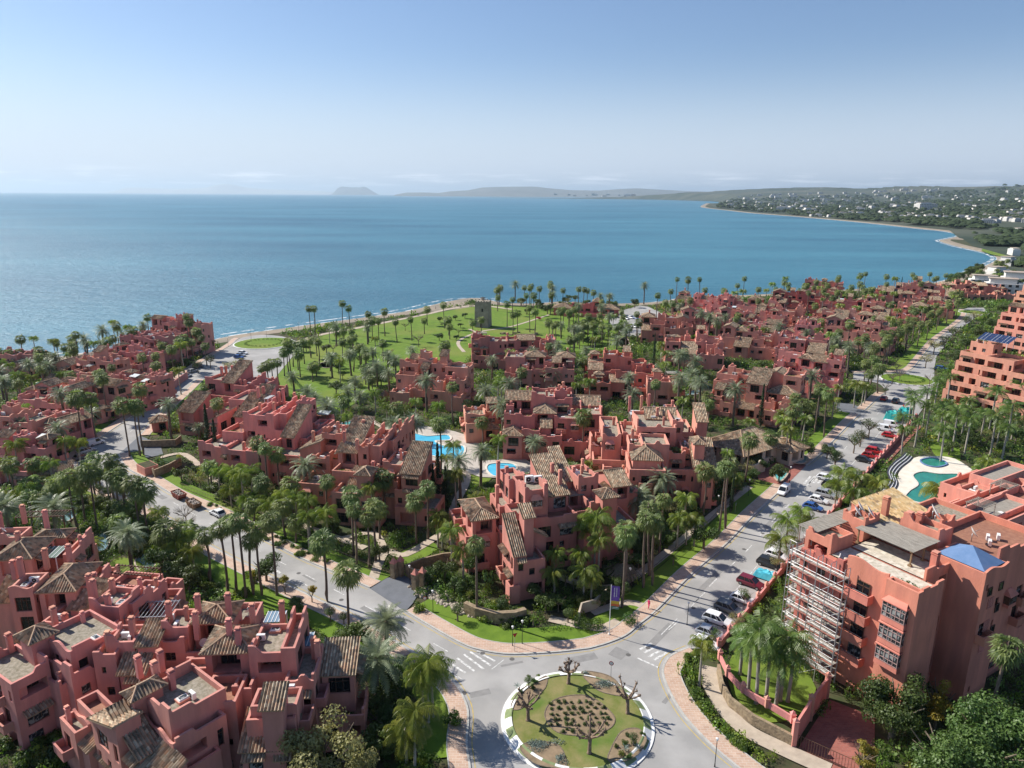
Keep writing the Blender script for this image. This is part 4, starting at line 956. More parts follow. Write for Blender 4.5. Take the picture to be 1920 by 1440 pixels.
blk(60,1150,6,'rose',16,'block with the big striped hipped roof and pink chimneys left of the camera',[
 (h,72,1111,140,1060,11.2,dict(ov=.35,noch=1,sl=.5)),(f,140,1100,175,1062,10.8,dict(p='flat,stepr')),(f,15,1105,60,1075,12.,dict(p='wave')),('s',-10,1128,66,1098,9.2,dict(sl=.4)),(t_,176,1090,202,1064,8.4),(f,-20,1148,70,1128,6.8,dict(p='flat')),(f,68,1130,120,1112,8.,dict(p='flat'))],
 extra=lambda b:chs(b,(132,1052,12,2.4),(42,1080,12,2.6),(88,1060,12,2.4),(28,1078,12,2.)))
blk(60,1080,6,'rose',17,'block with a wide tiled roof and pale green terrace cover at the left edge',[
 (h,-12,1050,58,1012,11.5,dict(ov=.35,noch=1,sl=.5)),(h,62,1010,122,995,11.,dict(ov=.3,noch=1)),(f,-30,1010,35,990,12.,dict(p='mid')),(t_,58,1050,135,1022,8.8,dict(p='flat',bare=1)),(f,118,1040,134,1000,10.5,dict(p='flat,stepr')),(f,-40,1080,20,1052,8.5,dict(p='flat')),(t_,135,1045,156,1020,7.)],
 extra=lambda b:(chs(b,(88,985,12,2.4),(46,975,12,2.4),(36,1020,12,1.8),(2,985,12,2.)),glassroof(b,62,1048,128,1024,10.6,'greencover'),b.pergola(*b.L(30,990,9),8,2.5,8.5,2.3,'wood',False)))
# --- central block by the roundabout
blk(965,1115,18,'salmon',21,'corner block with stepped towers above the stone wall and flagpole',[
 (h,886,976,930,940,10.,dict(ov=.45,noch=1)),(f,937,950,963,925,10.8,dict(p='flat,step',bare=1)),(t_,853,974,884,955,7.,dict(p='flat')),(t_,874,1007,938,985,6.8,dict(p='flat',bare=1)),(f,856,1012,878,998,3.6),(f,938,1000,962,975,7.2,dict(p='flat')),
 ('s',964,1044,986,1012,8.1,dict(sl=.75,ov=.1)),('s',983,970,1001,958,13.6,dict(sl=.5,blind=1)),('e',984,1010,1024,1008,8.6,dict(sl=.55,ov=.3)),(f,986,1052,1022,1030,7.,dict(p='flat',bare=1)),(t_,1003,975,1082,940,9.9,dict(p='dip,flat',bare=1)),(f,962,965,1003,945,11.4,dict(p='horn',bare=1)),
 (f,985,921,1027,893,15.2,dict(p='horn,step,flat,stepr',bare=1)),(f,955,905,985,880,14.5,dict(p='step,step,flat,stepr',bare=1)),('s',1028,930,1066,893,12.2,dict(sl=.45)),('s',1058,902,1076,872,12.8,dict(sl=.45)),(f,1085,897,1122,874,14.3,dict(p='horn')),
 ('g',1150,913,1180,885,10.6,dict(ov=.4,noch=1)),(t_,1070,950,1115,920,9.,dict(p='flat')),(t_,1075,960,1130,932,9.6,dict(p='mid')),('p',1131,934,1156,922,12.4,dict(blind=1,ov=.45,sl=.6)),(f,1108,945,1130,925,11.,dict(p='horn')),('s',1112,975,1142,950,7.4,dict(sl=.6)),
 (f,1130,985,1190,945,6.8,dict(p='flat')),(f,1095,1000,1130,960,7.2,dict(p='flat')),(f,1140,930,1195,905,8.5),(t_,956,1100,975,1088,3.2,dict(p='flat'))],
 extra=lambda b:(chs(b,(932,945,10.5,3.4),(934,905,13.,4.),(950,900,13.5,2.4),(1050,905,13.5,2.2),(1035,890,14,2.),(1022,925,14.6,1.6),(1075,900,12.6,2.4)),[b.part(ac_mesh(),'air_conditioner',(*b.L(x,905,14.4),14.4),0.,None,(1.5,1.5,1.5)) for x in (992,1008)],
  b.part(sky_mesh(),'skylight',(*b.L(978,898,14),13.9),.3),b.pergola(*b.L(1004,960,9),3.2,2.2,8.9,2.2,'wood',True),b.pergola(*b.L(1088,915,9),3.2,2.5,8.2,2.2,'wood',True)))
# --- block right of the small pool, behind the corner block
blk(1225,930,-4,'salmon',22,'block with a pyramid tiled roof beside the cypress above the big date palms',[
 ('p',1187,862,1240,835,11.,dict(ov=.4,sl=.55)),(f,1180,835,1205,815,12.6,dict(p='horn')),(f,1130,818,1165,780,12.4,dict(p='horn,flat,flat,stepr')),(f,1168,815,1195,790,12.,dict(p='step')),(f,1195,800,1268,770,14.3,dict(p='mid,horn,flat,stepr')),(f,1262,790,1281,758,15.,dict(p='horn')),
 ('g',1212,785,1240,768,13.8,dict(noch=1)),('g',1240,785,1268,768,13.6,dict(noch=1)),(t_,1108,838,1130,805,8.6,dict(p='step,flat,flat,stepr')),(t_,1112,862,1185,835,7.6,dict(p='flat')),(f,1132,885,1195,865,6.8,dict(p='step')),(f,1181,880,1248,845,9.8,dict(p='flat')),(f,1205,832,1255,812,13.,dict(p='mid,flat',bare=1)),
 (f,1280,842,1304,822,10.6,dict(p='horn')),('p',1303,833,1322,822,12.8,dict(blind=1,ov=.45,sl=.6)),('s',1302,874,1342,850,8.4,dict(sl=.5)),(f,1318,892,1338,868,7.4,dict(p='flat',bare=1)),(f,1250,880,1320,850,7.4,dict(p='flat')),(f,1265,810,1300,785,9.,dict(p='flat')),('s',1308,790,1326,775,12.,dict(blind=1)),(t_,1255,850,1285,830,10.)],
 extra=lambda b:(chs(b,(1180,768,12.,3.2),(1202,768,12,3.4),(1216,765,12,3.4),(1232,782,14,2.)),[b.part(dish_mesh(),'satellite_dish',(*b.L(x,y,14),13.8)) for x,y in ((1226,770),(1246,768),(1264,775),(1228,778))],glassroof(b,1182,778,1212,770,11.5,'whitesheet'),glassroof(b,1132,816,1162,800,10.,'whitesheet'),b.pergola(*b.L(1142,842,8),4.5,2.5,7.4,2.4,'wood',False)))
# --- blocks along the left road
blk(690,920,-10,'salmon',23,'block beside the lagoon pool with an arched passage and a small pyramid tower',[
 ('s',633,846,668,815,11.8,dict(sl=.42)),('s',650,812,682,798,12.6,dict(sl=.42)),(f,671,838,690,815,13.4,dict(p='dip,horn')),(f,688,835,712,805,13.6,dict(p='horn,stepr,flat,step')),(f,710,825,736,795,13.2,dict(p='flat,stepr')),(f,733,815,752,790,12.4,dict(p='flat,stepr')),
 (f,604,813,640,795,13.,dict(p='dip,horn,flat,stepr')),('w',562,842,602,818,9.8,dict(sl=.42)),(f,585,858,618,832,9.6,dict(p='horn,step')),(t_,604,860,645,838,9.,dict(p='flat')),(t_,622,882,670,850,9.2,dict(p='flat')),('p',669,890,692,878,11.,dict(blind=1,ov=.45,sl=.6)),(f,693,890,715,872,9.6,dict(p='horn')),('s',652,915,675,898,6.6,dict(sl=.6)),
 ('s',752,886,788,858,10.8,dict(sl=.45)),(f,718,870,752,845,11.,dict(p='step')),(t_,718,912,745,882,6.9),(t_,740,918,782,890,7.,dict(p='flat')),(f,782,880,812,862,8.,dict(p='horn')),(f,560,905,622,862,6.6,dict(p='flat')),(f,622,922,700,892,7.,dict(p='flat')),(f,740,950,815,922,3.8,dict(p='flat')),(f,700,900,745,870,8.2)],
 extra=lambda b:(chs(b,(646,828,13.,2.),(645,818,13.,2.2),(682,806,13.8,2.),(588,828,11.,2.2),(751,812,12.,3.),(700,883,9.6,1.8),(670,838,13.4,1.4)),b.pergola(*b.L(610,840,9),3.,2.,8.,2.2,'oldwood',True),b.pergola(*b.L(668,868,9),2.8,2.,8.2,2.2,'oldwood',True),b.part(sky_mesh(),'skylight',(*b.L(690,828,12.8),12.8))))
blk(470,900,-12,'salmon',24,'block behind the tall dark cypresses on the left road',[
 (f,428,748,470,730,12.4,dict(p='flat,horn')),('s',462,765,486,748,11.8,dict(sl=.5)),('s',440,780,462,762,10.6,dict(sl=.45)),(f,455,776,480,755,13.4,dict(p='step,stepr')),(f,476,778,512,752,13.6,dict(p='stepr,stepr')),(f,508,774,536,752,13.6,dict(p='flat,stepr')),(f,532,765,556,745,13.4,dict(p='horn,step')),
 ('s',528,818,550,795,9.8,dict(sl=.55)),(f,498,805,528,785,10.2,dict(p='mid')),(t_,416,808,455,780,9.,dict(p='flat')),(t_,430,812,470,790,8.,dict(p='stepr')),('w',388,790,408,772,9.6,dict(sl=.5)),(f,372,835,418,805,7.,dict(p='step')),(f,415,842,460,808,7.2,dict(p='swoop,horn')),('w',425,856,448,842,4.6,dict(sl=.5)),('s',450,852,470,838,5.2,dict(sl=.55)),
 (f,460,845,500,812,8.,dict(p='stepr,step')),(f,500,850,560,812,7.4,dict(p='flat,stepr')),(f,545,820,575,785,8.6,dict(p='flat')),(t_,560,798,596,778,8.4)],
 extra=lambda b:(chs(b,(485,745,13.8,2.4),(495,742,13.8,2.2),(532,752,14,3.),(524,754,13.6,2.4),(553,755,13.2,2.4),(517,800,10.4,2.4)),glassroof(b,495,748,515,742,14.2,'whitesheet'),glassroof(b,450,795,466,788,10.4,'whitesheet'),glassroof(b,538,768,548,758,12.5)))
blk(400,830,-16,'salmon',25,'block with a gabled top house at the seaward end of the left road',[
 ('s',416,716,438,702,12.2,dict(sl=.5)),(f,384,710,416,698,12.6,dict(p='step,horn')),(f,438,722,460,706,11.8,dict(p='flat,stepr')),(f,460,722,487,708,11.4,dict(p='mid,horn')),(t_,392,740,440,722,8.8,dict(p='flat')),('w',368,742,385,725,8.4),(f,346,750,392,735,7.,dict(p='stepr')),('s',334,770,362,756,6.8,dict(ov=.4,sl=.5)),(f,334,772,365,755,6.2,dict(bare=1)),(f,365,768,400,745,6.8),(f,400,765,440,740,7.6),(f,486,735,510,722,9.,dict(p='flat,horn'))],
 extra=lambda b:(chs(b,(416,700,12.8,1.8),(424,698,13,1.6),(436,697,13,1.6)),b.pergola(*b.L(388,722,8.),2.5,2.,8.,2.2,'oldwood',True)))
# --- the remaining blocks of the resort, each with its own massing
def gb(px,py,rot,mt,seed,W_,D_,hm,label,win=.9,detail=1):
    W_*=.69; D_*=.74
    return blk(px,py,rot,mt,seed,label,gen=(W_,D_,hm,None,-W_/2,0.),win=win,detail=detail)
gb(800,765,-14,'salmon',31,34,18,12.2,'block facing the pool terrace from its far left side')
gb(905,830,8,'salmon',32,13,10,7.5,'low sloping pink block at the right end of the pool terrace')
gb(1035,865,-3,'salmon',33,36,26,13.2,'large block right of the pool with a white pergola balcony')
gb(1010,738,-5,'rose',34,34,14,11.5,'pale pink block straight behind the large middle block')
gb(965,690,4,'salmon',35,48,14,9.5,'pale block on the lawn edge below the old watch tower')
gb(1165,750,-6,'red',36,32,20,12.,'deep red block left of the little pool with three balconies stacked')
gb(1245,760,-6,'salmon',37,16,13,9.4,'small block with a hipped roof between two date palms')
gb(1300,690,-10,'salmon',38,32,20,11.4,'block behind the garden with a crescent moon on its tower')
gb(1245,645,-10,'salmon',39,30,16,10.5,'block at the car park end of the middle gardens')
gb(1400,790,-32,'salmon',40,36,22,12.8,'block with a ladder on its pale wall left of a cypress')
gb(1500,745,-34,'salmon',41,30,18,11.2,'block beside the far roundabout with a small gabled attic')
gb(1400,672,-28,'rose',42,34,18,10.6,'block between the turquoise pool and the garden lane')
gb(1495,690,-30,'salmon',43,26,16,10.6,'block set back from the far roundabout behind palms')
gb(1600,660,-34,'rose',44,40,22,11.,'wide pink block directly above the far roundabout')
gb(1325,628,-8,'rose',45,34,18,10.,'block by the sea car park fence')
for i,(px,py,W_,D_,mt,lb) in enumerate([(1310,592,46,24,'salmon','seafront block at the left corner of the far estate'),(1410,598,44,22,'rose','far estate block second along the seafront'),(1490,588,40,22,'red','deep red seafront block with a white dish in the far estate'),(1400,628,44,20,'salmon','far estate block facing the boundary fence'),(1500,625,48,22,'salmon','far estate block in the middle of its palms'),
    (1590,598,44,22,'salmon','far estate seafront block third from its right end'),(1590,630,44,22,'rose','far estate block with purple flowers below its terrace'),(1680,572,46,24,'salmon','far estate seafront block second from its right end'),(1740,565,44,24,'rose','last seafront block of the far estate on the right'),(1670,608,44,22,'salmon','far estate block with several white dishes'),(1745,596,30,20,'salmon','far estate block beside the long road'),(1540,560,34,18,'salmon','small far estate block touching the sea view'),
    (1460,655,40,18,'rose','far estate block behind the turquoise pool')]):
    gb(px,py,-32+3*(i%3),mt,60+i,W_,D_,9.4,lb,win=.8,detail=1)
# --- left hand complex along the sea
for i,(px,py,rot,W_,D_,hm,lb) in enumerate([(300,668,-20,40,22,12.,'tall seafront block with a square tiled top house at the end of the left complex'),(245,690,-22,36,20,10.2,'block of the left complex next to the tall seafront one'),(195,722,-20,36,20,9.6,'left complex block below the seafront with a hipped roof'),(215,765,-26,34,18,9.6,'left complex block facing the road beside two tall palms'),(130,742,-16,34,20,9.8,'left complex block by the small turquoise pool'),(120,790,-20,34,20,9.6,'left complex block with flat pink parapets above the yellow palm'),
    (60,800,-12,30,18,9.6,'left complex block near the left edge below a turquoise pool'),(30,860,-8,26,16,9.8,'left complex block with a striped awning at the left edge'),(20,712,-6,26,16,7.5,'low block at the left edge beside the sea'),(70,845,-24,22,14,6.6,'low left complex block behind big palms'),(8,905,-10,22,14,6.6,'shadowed block at the left edge above the garden pond')]):
    gb(px,py,rot,'rose',90+i,W_,D_,hm,lb,win=.9)
# --- terraced complex on the right, six to seven storeys stepped back
def curved(px,py,rot,W_,D_,hm,seed,lb,mt='orange',solar=False,floors=5):
    b=Bld('terraced_block',px,py,rot,mt,seed,label=lb,cat='apartment block',group='tall terraced blocks on the right')
    x=-W_/2; n=int(W_/7); w=W_/n
    for fl_ in range(floors):
        z=3.05*(fl_+1)+.9; back=(floors-1-fl_)*0+fl_*1.6
        for i in range(n):
            if fl_>=floors-1 and i%3==2: continue
            bow=2.2*math.sin(PI*(i+.5)/n)
            b.vol('t',x+i*w,x+(i+1)*w-.02,back-bow+(.35 if i%2 else 0),D_-(.1*fl_),z,h0=3.05*fl_-(1.5 if fl_==0 else .0),p='flat',nw='N',open=1)
    for i in range(n):
        if i%2==0: b.vol(b.rg.choice('fgf'),x+i*w+.6,x+(i+1)*w-.8,fl_*1.6+3.2,D_-.5,3.05*(floors+1)+.6,h0=3.05*floors,nw='N')
    b.done(1)
    if solar:
        a=MB(); z=3.05*(floors+1)+1.9
        for i in range(3):
            for j in range(2):
                X=x+2+i*3.3; Y=fl_*1.6+3.5+j*2.2; z1=z+j*.9
                a.add([(X,Y,z1),(X+3.2,Y,z1),(X+3.2,Y+2.1,z1+.88),(X,Y+2.1,z1+.88)],((0,1,2,3),),0); a.add([(X,Y,z1-.08),(X+3.2,Y,z1-.08),(X+3.2,Y+2.1,z1+.8),(X,Y+2.1,z1+.8)],((3,2,1,0),),1)
                for q in (1,2): xx=X+3.2*q/3; a.quad((xx-.03,Y,z1+.02),(xx+.03,Y,z1+.02),(xx+.03,Y+2.1,z1+.9),(xx-.03,Y+2.1,z1+.9),1)
        for xx in (x+2.2,x+11.4):
            for yy,hh in ((fl_*1.6+3.6,0),(fl_*1.6+7.4,1.6)): a.beam((xx,yy,z-2.2),(xx,yy,z+hh),.12,.12,1)
        a.build('solar_panel',[MT['solar'],MT['white']],b.root)
    return b
MT['solar']=mat('solar_cells',(.02,.035,.09),(.03,.05,.12),scale=2,rough=.15,spec=.6)
curved(1868,775,-62,34,15,0,201,'terraced block with long curved balconies and blue solar panels',solar=True)
curved(1925,668,-62,32,15,0,202,'terraced block behind the solar panel one with white roof edges',floors=5)
curved(1950,612,-62,34,15,0,203,'farthest terraced orange block at the right edge',floors=5)
# the white and tiled house by the far roundabout and others on the coast behind it
blk(1830,562,-10,'orange',211,'white clubhouse with a tiled roof beyond the far roundabout',gen=(46,18,7.6,None,-23,0.),win=.6,detail=0,group=None).root
# ================================================================ FOREGROUND BUILDING WITH SCAFFOLD
rb=Bld('apartment_building',1723,1290,31,'orange',301,label='six storey terracotta building with a white roof terrace and balconies above the driveway',cat='apartment building')
RO=G(1723,1113,18.6); rb.o=Vector((RO.x,RO.y,0)); rb.root.location=rb.o; rb.mt='terra'; rb.tile='ochretile'
# local frame: x to the right along the street-side gable, y back along the lit facade
Z=18.6
def rvol(k,x0,x1,y0,y1,z,**o): rb.vols.append(dict(k=k,x0=x0,x1=x1,y0=y0,y1=y1,z=z,o=o))
rb.vols=[]
s_=rb
rvol('f',0,1.25,-.03,4.1,Z,p='flat',nw='SWEN',bare=1)
rvol('t',1.0,5.6,0,13.,Z-.03,p='dip,none,none,none',nw='SWEN',bare=1,fm='paleterrace')
rvol('t',.9,2.,4.08,10.4,Z-.02,p='none,none,none,wave',nw='SWEN',bare=1,fm='paleterrace')
rvol('t',5.5,11.,2.2,13.,Z-.01,p='step,none,none,none',nw='EN',bare=1,fm='paleterrace')
rvol('t',10.9,14.,4.5,13.,Z-.015,p='flat,flat,none,none',nw='SEN',bare=1,fm='paleterrace')
rvol('f',13.8,17.,5.5,11.,Z+2.2,p='horn,flat,flat,swoop',nw='SWE',bare=1)
rvol('f',1.2,6.,12.9,17.,Z+.9,p='swoop,flat,flat,horn',nw='SEN',bare=1)
rvol('f',8.6,12.,13.,16.5,Z+1.9,p='horn,horn,horn,horn',bare=1,nw='SWE')
rvol('s',12.,22,8.6,17.5,Z+.2,sl=.27,noch=1,blind=1,ov=.2)
rvol('f',10.9,16.6,-2.2,4.6,Z+.5,p='wave,flat,flat,flat',nw='W',bare=1)
rvol('f',17.,20.5,7,10.5,Z+2.,p='horn,horn,horn,horn',bare=1,blind=1)
rvol('t',16.4,34,-1.,10,Z-1.,p='step',nw='W')
rvol('f',22.1,34.,10,17.,Z-1.4,p='mid,flat,flat,step',nw='')
rvol('f',7.,20.,17.,18.6,Z-.6,p='mid,flat,flat,step',nw='S',bare=1)
_sl=rb.slab
rb.dn=.55; rb.done(0)
# lit facade: four stacked balconies, glazed bays; built on the west face
wm=MT['terra']
for i in range(4):
    z=Z-4.6-3.1*i
    y=7.4
    rb.part(win_mesh(1.9,2.2,'grid' if i!=3 else 'curtain'),'balcony_door',(.86,y,z),-PI/2)
    o=rb.part(cached(('balcR',),lambda: balcony_mesh(3.4,1.25,1.0).mesh('balcony',wm)),'balcony',(.9,y+.2,z-.05),-PI/2)
    a=MB(); a.tube([(-1.5,-1.1,1.2),(1.5,-1.1,1.2)],.035,6); a.beam((-1.4,-1.1,1.0),(-1.4,-1.1,1.2),.05); a.beam((1.4,-1.1,1.0),(1.4,-1.1,1.2),.05); a.build('handrail',MT['metal'],o)
    rb.part(win_mesh(.6,.7,'plain'),'window',(.86,9.7,z+.8),-PI/2)
    if i<3:
        def bayR():
            a=MB(); w=1.55; a.box(-w,w,-.7,0,-.75,0.,0,.05); a.box(-w+.06,w-.06,-.62,0,0,2.,1); a.box(-w-.08,w+.08,-.78,0,2.,2.14,0); a.add([(-w-.08,-.78,2.14),(w+.08,-.78,2.14),(w-.3,0,2.6),(-w+.3,0,2.6)],((0,1,2,3),),0)
            for k in range(6): x=-w+.06+(2*w-.19)*k/5; a.box(x,x+.07,-.69,-.62,0,2.,2)
            for zz in (0.,.55,1.45,1.93): a.box(-w+.05,w-.05,-.70,-.63,zz,zz+.07,2)
            return a.mesh('glazed_bay',[wm,MT['glass2'],MT['pinkframe']])
        MT['pinkframe']=mat('pink_frames',(.45,.30,.28),(.36,.24,.22),scale=2,rough=.6)
        rb.part(cached(('bayR',),bayR),'glazed_bay',(0.,2.3,z+.25-.3),-PI/2)
rg=random.Random(77)
for x,y,zz in ((12.6,-2.23,Z-3.),(15.4,-2.23,Z-3.),(15.4,-2.23,Z-6.2),(15.3,-2.23,Z-9.4)): rb.part(win_mesh(1.,1.2,'plain'),'window',(x,y,zz),0)
for i in range(3):
    a=MB()
    for j in range(6):
        a.box(-.7,.7,-.06,-.0,j*.26,j*.26+.1,0)
    for j in range(5): a.box(-.7+j*.32,-.6+j*.32,-.05,0,0,1.5,0)
    a.build('vent_grille',MT['salmon'],rb.root,loc=(13.4,-2.22,Z-5.-3.3*i))
for x in (6.9,9.3):
    for i in range(5): rb.part(win_mesh(1.2,1.4,('grid','plain','curtain')[i%3]),'window',(x,2.19,Z-4.-3.15*i),0)
for x in (2.8,):
    for i in range(1): pass
# terrace things
a=MB(); a.box(1.35,1.9,.5,3.9,Z-1.1,Z-.55,0)
for x0,x1,y0,y1 in ((1.35,1.85,.6,3.8),(1.3,1.7,7.6,9.),(1.2,2.6,9.2,9.7)): leafy(a,(x0+x1)/2,(y0+y1)/2,Z-.2,.35,(y1-y0)/2,.35,90,.25,rg,1)
a.build('planter',[MT['gravel'],GRN],rb.root)
p=MB(); X0,X1,Y0,Y1=7.4,13.,5.4,13.; zt=Z+1.25
for k in range(36): x=X0-.4+(X1-X0+.8)*k/36; p.box(x,x+.17,Y0-.4,Y1+.4,zt,zt+.05)
for x,y in ((X0,Y0),(X0+3,Y0),(X0,Y1),(X0+3,Y1),(X1,Y1)): p.box(x-.09,x+.09,y-.09,y+.09,Z-1.,zt-.1,1); p.box(x-.22,x+.22,y-.22,y+.22,Z-1.,Z-.75,1)
for y in (Y0,Y1): p.box(X0-.4,X1+.4,y-.08,y+.08,zt-.14,zt-.01,1)
MT['post']=mat('timber_post',(.30,.20,.11),(.22,.14,.08),scale=3,rough=.7)
p.build('pergola',[MT['oldwood'],MT['post']],rb.root)
p=MB()
for k in range(60): x=1.5+k*.24; p.box(x,x+.17,15.6,18.6,Z+.9+.01*(k%3),Z+.95+.01*(k%3))
for x in (1.6,8,15.5):
    for y in (16.2,18.3): p.box(x-.08,x+.08,y-.08,y+.08,Z-1.3,Z+.9,0)
p.build('pergola',MT['oldwood'],rb.root)
for x,y,zz,hh in ((8.6,3.,Z-1.,2.6),(14.,13.5,Z+2.2,1.9),(14.6,10.2,Z+1.5,1.4),(16.2,9.6,Z+1.5,1.2)): rb.chimney(x,y,zz,hh,.8)
for x,y,zz in ((9.4,15.,Z+1.1),(10.8,13.9,Z+1.1),(11.2,15.7,Z+1.1),(18.2,8.6,Z+1.2),(19.4,9.6,Z+1.2),(24,6,Z-2.)): rb.part(dish_mesh(),'satellite_dish',(x,y,zz),0,None,(1.6,1.6,1.6))
for x,y in ((25,4),(26.5,5),(28,4.3)): rb.part(ac_mesh(),'air_conditioner',(x,y,Z-2.),.5)
# blue canopy
a=MB(); X0,X1,Y0,Y1=11.3,16.3,-1.8,4.2; z=Z+.55; c=((X0+X1)/2,(Y0+Y1)/2,z+1.7); q=[(X0,Y0,z),(X1,Y0,z),(X1,Y1,z),(X0,Y1,z)]
a.add(q+[c],((0,1,4),(1,2,4),(2,3,4),(3,0,4)),0); a.add([(x,y,z-.03) for x,y,_ in q]+[(c[0],c[1],c[2]-.03)],((1,0,4),(2,1,4),(3,2,4),(0,3,4)),0)
for x,y,_ in q: a.box(x-.05 if x>16 else x,x+.05 if x>16 else x+.1,y-.05,y+.05,Z-1.,z,1)
MT['bluecloth']=mat('blue_canvas',(.11,.20,.36),(.14,.23,.40),scale=1.,rough=.8)
a.build('blue_canopy',[MT['bluecloth'],MT['metal']],rb.root)
# scaffold on the road side
MT['steel']=mat('galvanised_steel',(.50,.505,.51),(.38,.385,.39),scale=5,rough=.5,metal=.3)
MT['plank']=mat('scaffold_boards',(.30,.28,.25),(.42,.39,.34),scale=3,rough=.9)
sf=empty('scaffold',rb.o,rb.a); tag(sf,'grey tube scaffolding with plank decks wrapped round the unfinished end of the foreground building','scaffold')
# unfinished tower inside the scaffold (its own part of the building)
a=MB(); 
def unf(x0,x1,y0,y1,z):
    a.box(x0,x1,y0,y1,-1,z,0)
rb2=Bld('unfinished_wing',1500,1200,31,'terra',302,label='unfinished wing wrapped in scaffolding at the street end of the foreground building',cat='building wing'); rb2.o=rb.o; rb2.root.location=rb.o
for v in (('t',.6,6.,10.45,15.,Z-1.4),('f',.9,7.,14.9,17.2,Z-1.9)):
    rb2.vols.append(dict(k=v[0],x0=v[1],x1=v[2],y0=v[3],y1=v[4],z=v[5],o=dict(p='step,flat,flat,horn',nw='EN',fm='paleterrace',bare=1)))
rb2.dn=1.3; rb2.done(1)
for k,(x,y,w,h_) in enumerate(((2.2,13.,1.8,1.6),(1.4,11.6,1.4,2.),(3.6,17,1.2,1.8))):
    m_=MB(); m_.box(-w/2,w/2,-.05,.05,0,h_,0); m_.build('plasterboard_sheet',MT['white'],rb2.root,loc=(x,y,Z-2.6),rz=.5*k)
def scaf(x0,y0,x1,y1,zt,n,wd=1.1):
    A=Vector((x0,y0,0)); B=Vector((x1,y1,0)); d=(B-A).normalized(); nn=Vector((d.y,-d.x,0)); 
    fr=MB(); pk=MB(); rl=MB(); Lg=(B-A).length
    for i in range(n+1):
        p=A+d*Lg*i/n
        for q in (0,wd): pp=p+nn*q; fr.tube([pp,pp+Vector((0,0,zt+1.1))],.065,5)
        z=2.
        while z<zt+.1: fr.tube([p+Vector((0,0,z)),p+nn*wd+Vector((0,0,z))],.045,4); z+=2.
        fr.tube([p+Vector((0,0,zt+1.1)),p+nn*wd+Vector((0,0,zt+1.1))],.045,4)
    z=2.; k=0
    while z<zt+.1:
        pk_=[A+nn*.05,B+nn*.05,B+nn*(wd-.05),A+nn*(wd-.05)]; P_=[tuple(v+Vector((0,0,z+h_))) for h_ in (0,.06) for v in pk_]; pk.add(P_,((3,2,1,0),(4,5,6,7),(0,1,5,4),(1,2,6,5),(2,3,7,6),(3,0,4,7)))
        for h_ in (.5,1.): rl.tube([A+nn*wd+Vector((0,0,z+h_)),B+nn*wd+Vector((0,0,z+h_))],.04,4)
        i=k%n; p=A+d*Lg*i/n+nn*(wd+.04); q=A+d*Lg*(i+1)/n+nn*(wd+.04); rl.tube([p+Vector((0,0,z-2)),q+Vector((0,0,z))],.035,4)
        rd=A+nn*(wd+.03)+Vector((0,0,z+.02)); re_=B+nn*(wd+.03)+Vector((0,0,z+.02)); 
        tb.beam(rd+Vector((0,0,.1)),re_+Vector((0,0,.1)),.03,.18)
        z+=2.; k+=1
    fr.build('frame',MT['steel'],sf); pk.build('plank_deck',MT['plank'],sf); rl.build('guard_rail',MT['steel'],sf)
tb=MB()
scaf(.35,17.4,.35,9.2,16.4,4,1.1); scaf(9.,17.5,.2,17.5,16.4,3,1.1); scaf(-1.1,13.,-1.1,8.4,12.4,2,1.1)
tb.build('toe_board',mat('red_toe_boards',(.45,.10,.07),(.50,.30,.25),scale=2,rough=.8),sf)
# second terraced building at the right edge, with tiled and slatted roofs
r3=Bld('apartment_building',1890,960,31,'orange',303,label='terracotta building at the right edge between the green pool and the foreground building',cat='apartment building')
for s in (('t',1858,935,1925,905,11.),('t',1880,985,1990,950,12.),(f,1866,902,1935,888,12.6,dict(p='flat',fm='oldwood',bare=1)),(f,1855,975,1935,955,13.,dict(p='horn,flat',fm='oldwood',bare=1)),('f',1840,930,1870,915,11.,dict(p='horn,horn')),('f',1800,965,1850,950,9.,dict(p='swoop')),('t',1870,985,1985,960,13.)):
    r3.V(*s[:6],**(s[6] if len(s)>6 else {}))
r3.done(1)
# ================================================================ PLANTS
pr=random.Random(4)
MT['fanleaf']=leafmat('fan_palm_leaves',(.10,.15,.045),(.22,.275,.085),scale=.9,trans=.36,rough=.5,rand=.22)
MT['dateleaf']=leafmat('date_palm_leaves',(.16,.20,.12),(.27,.31,.18),scale=.8,trans=.30,rough=.4,rand=.15)
MT['queenleaf']=leafmat('feather_palm_leaves',(.11,.175,.03),(.24,.29,.055),scale=.8,trans=.4,rough=.4,rand=.3)
MT['royalleaf']=leafmat('royal_palm_leaves',(.08,.15,.035),(.16,.235,.055),scale=.8,trans=.34,rough=.38,rand=.2)
MT['skirt']=mat('dry_palm_skirt',(.23,.165,.09),(.13,.09,.05),scale=3,rough=1.)
MT['ptrunk']=mat('palm_trunk',(.20,.155,.12),(.12,.09,.07),scale=3,rough=.95,bump=.5,bscale=8,stretch=(1,1,5))
MT['rtrunk']=mat('royal_trunk',(.40,.37,.32),(.28,.25,.21),scale=1.5,rough=.85,stretch=(1,1,4))
MT['bark']=mat('tree_bark',(.24,.19,.14),(.14,.11,.08),scale=5,rough=.95,bump=.5,bscale=12)
MT['broad']=leafmat('dark_tree_leaves',(.052,.088,.022),(.11,.16,.042),scale=.7,trans=.26,rough=.45,rand=.3)
MT['olive']=leafmat('olive_tree_leaves',(.25,.255,.10),(.40,.38,.15),scale=.9,trans=.3,rough=.5,rand=.12)
MT['cyp']=leafmat('cypress_leaves',(0.020,0.045,0.017),(0.039,0.073,0.025),scale=1.2,trans=.1,rough=.7,rand=.1)
MT['yellowleaf']=leafmat('yellow_leaves',(.20,.20,.03),(.34,.27,.05),scale=.9,trans=.4,rand=.2)
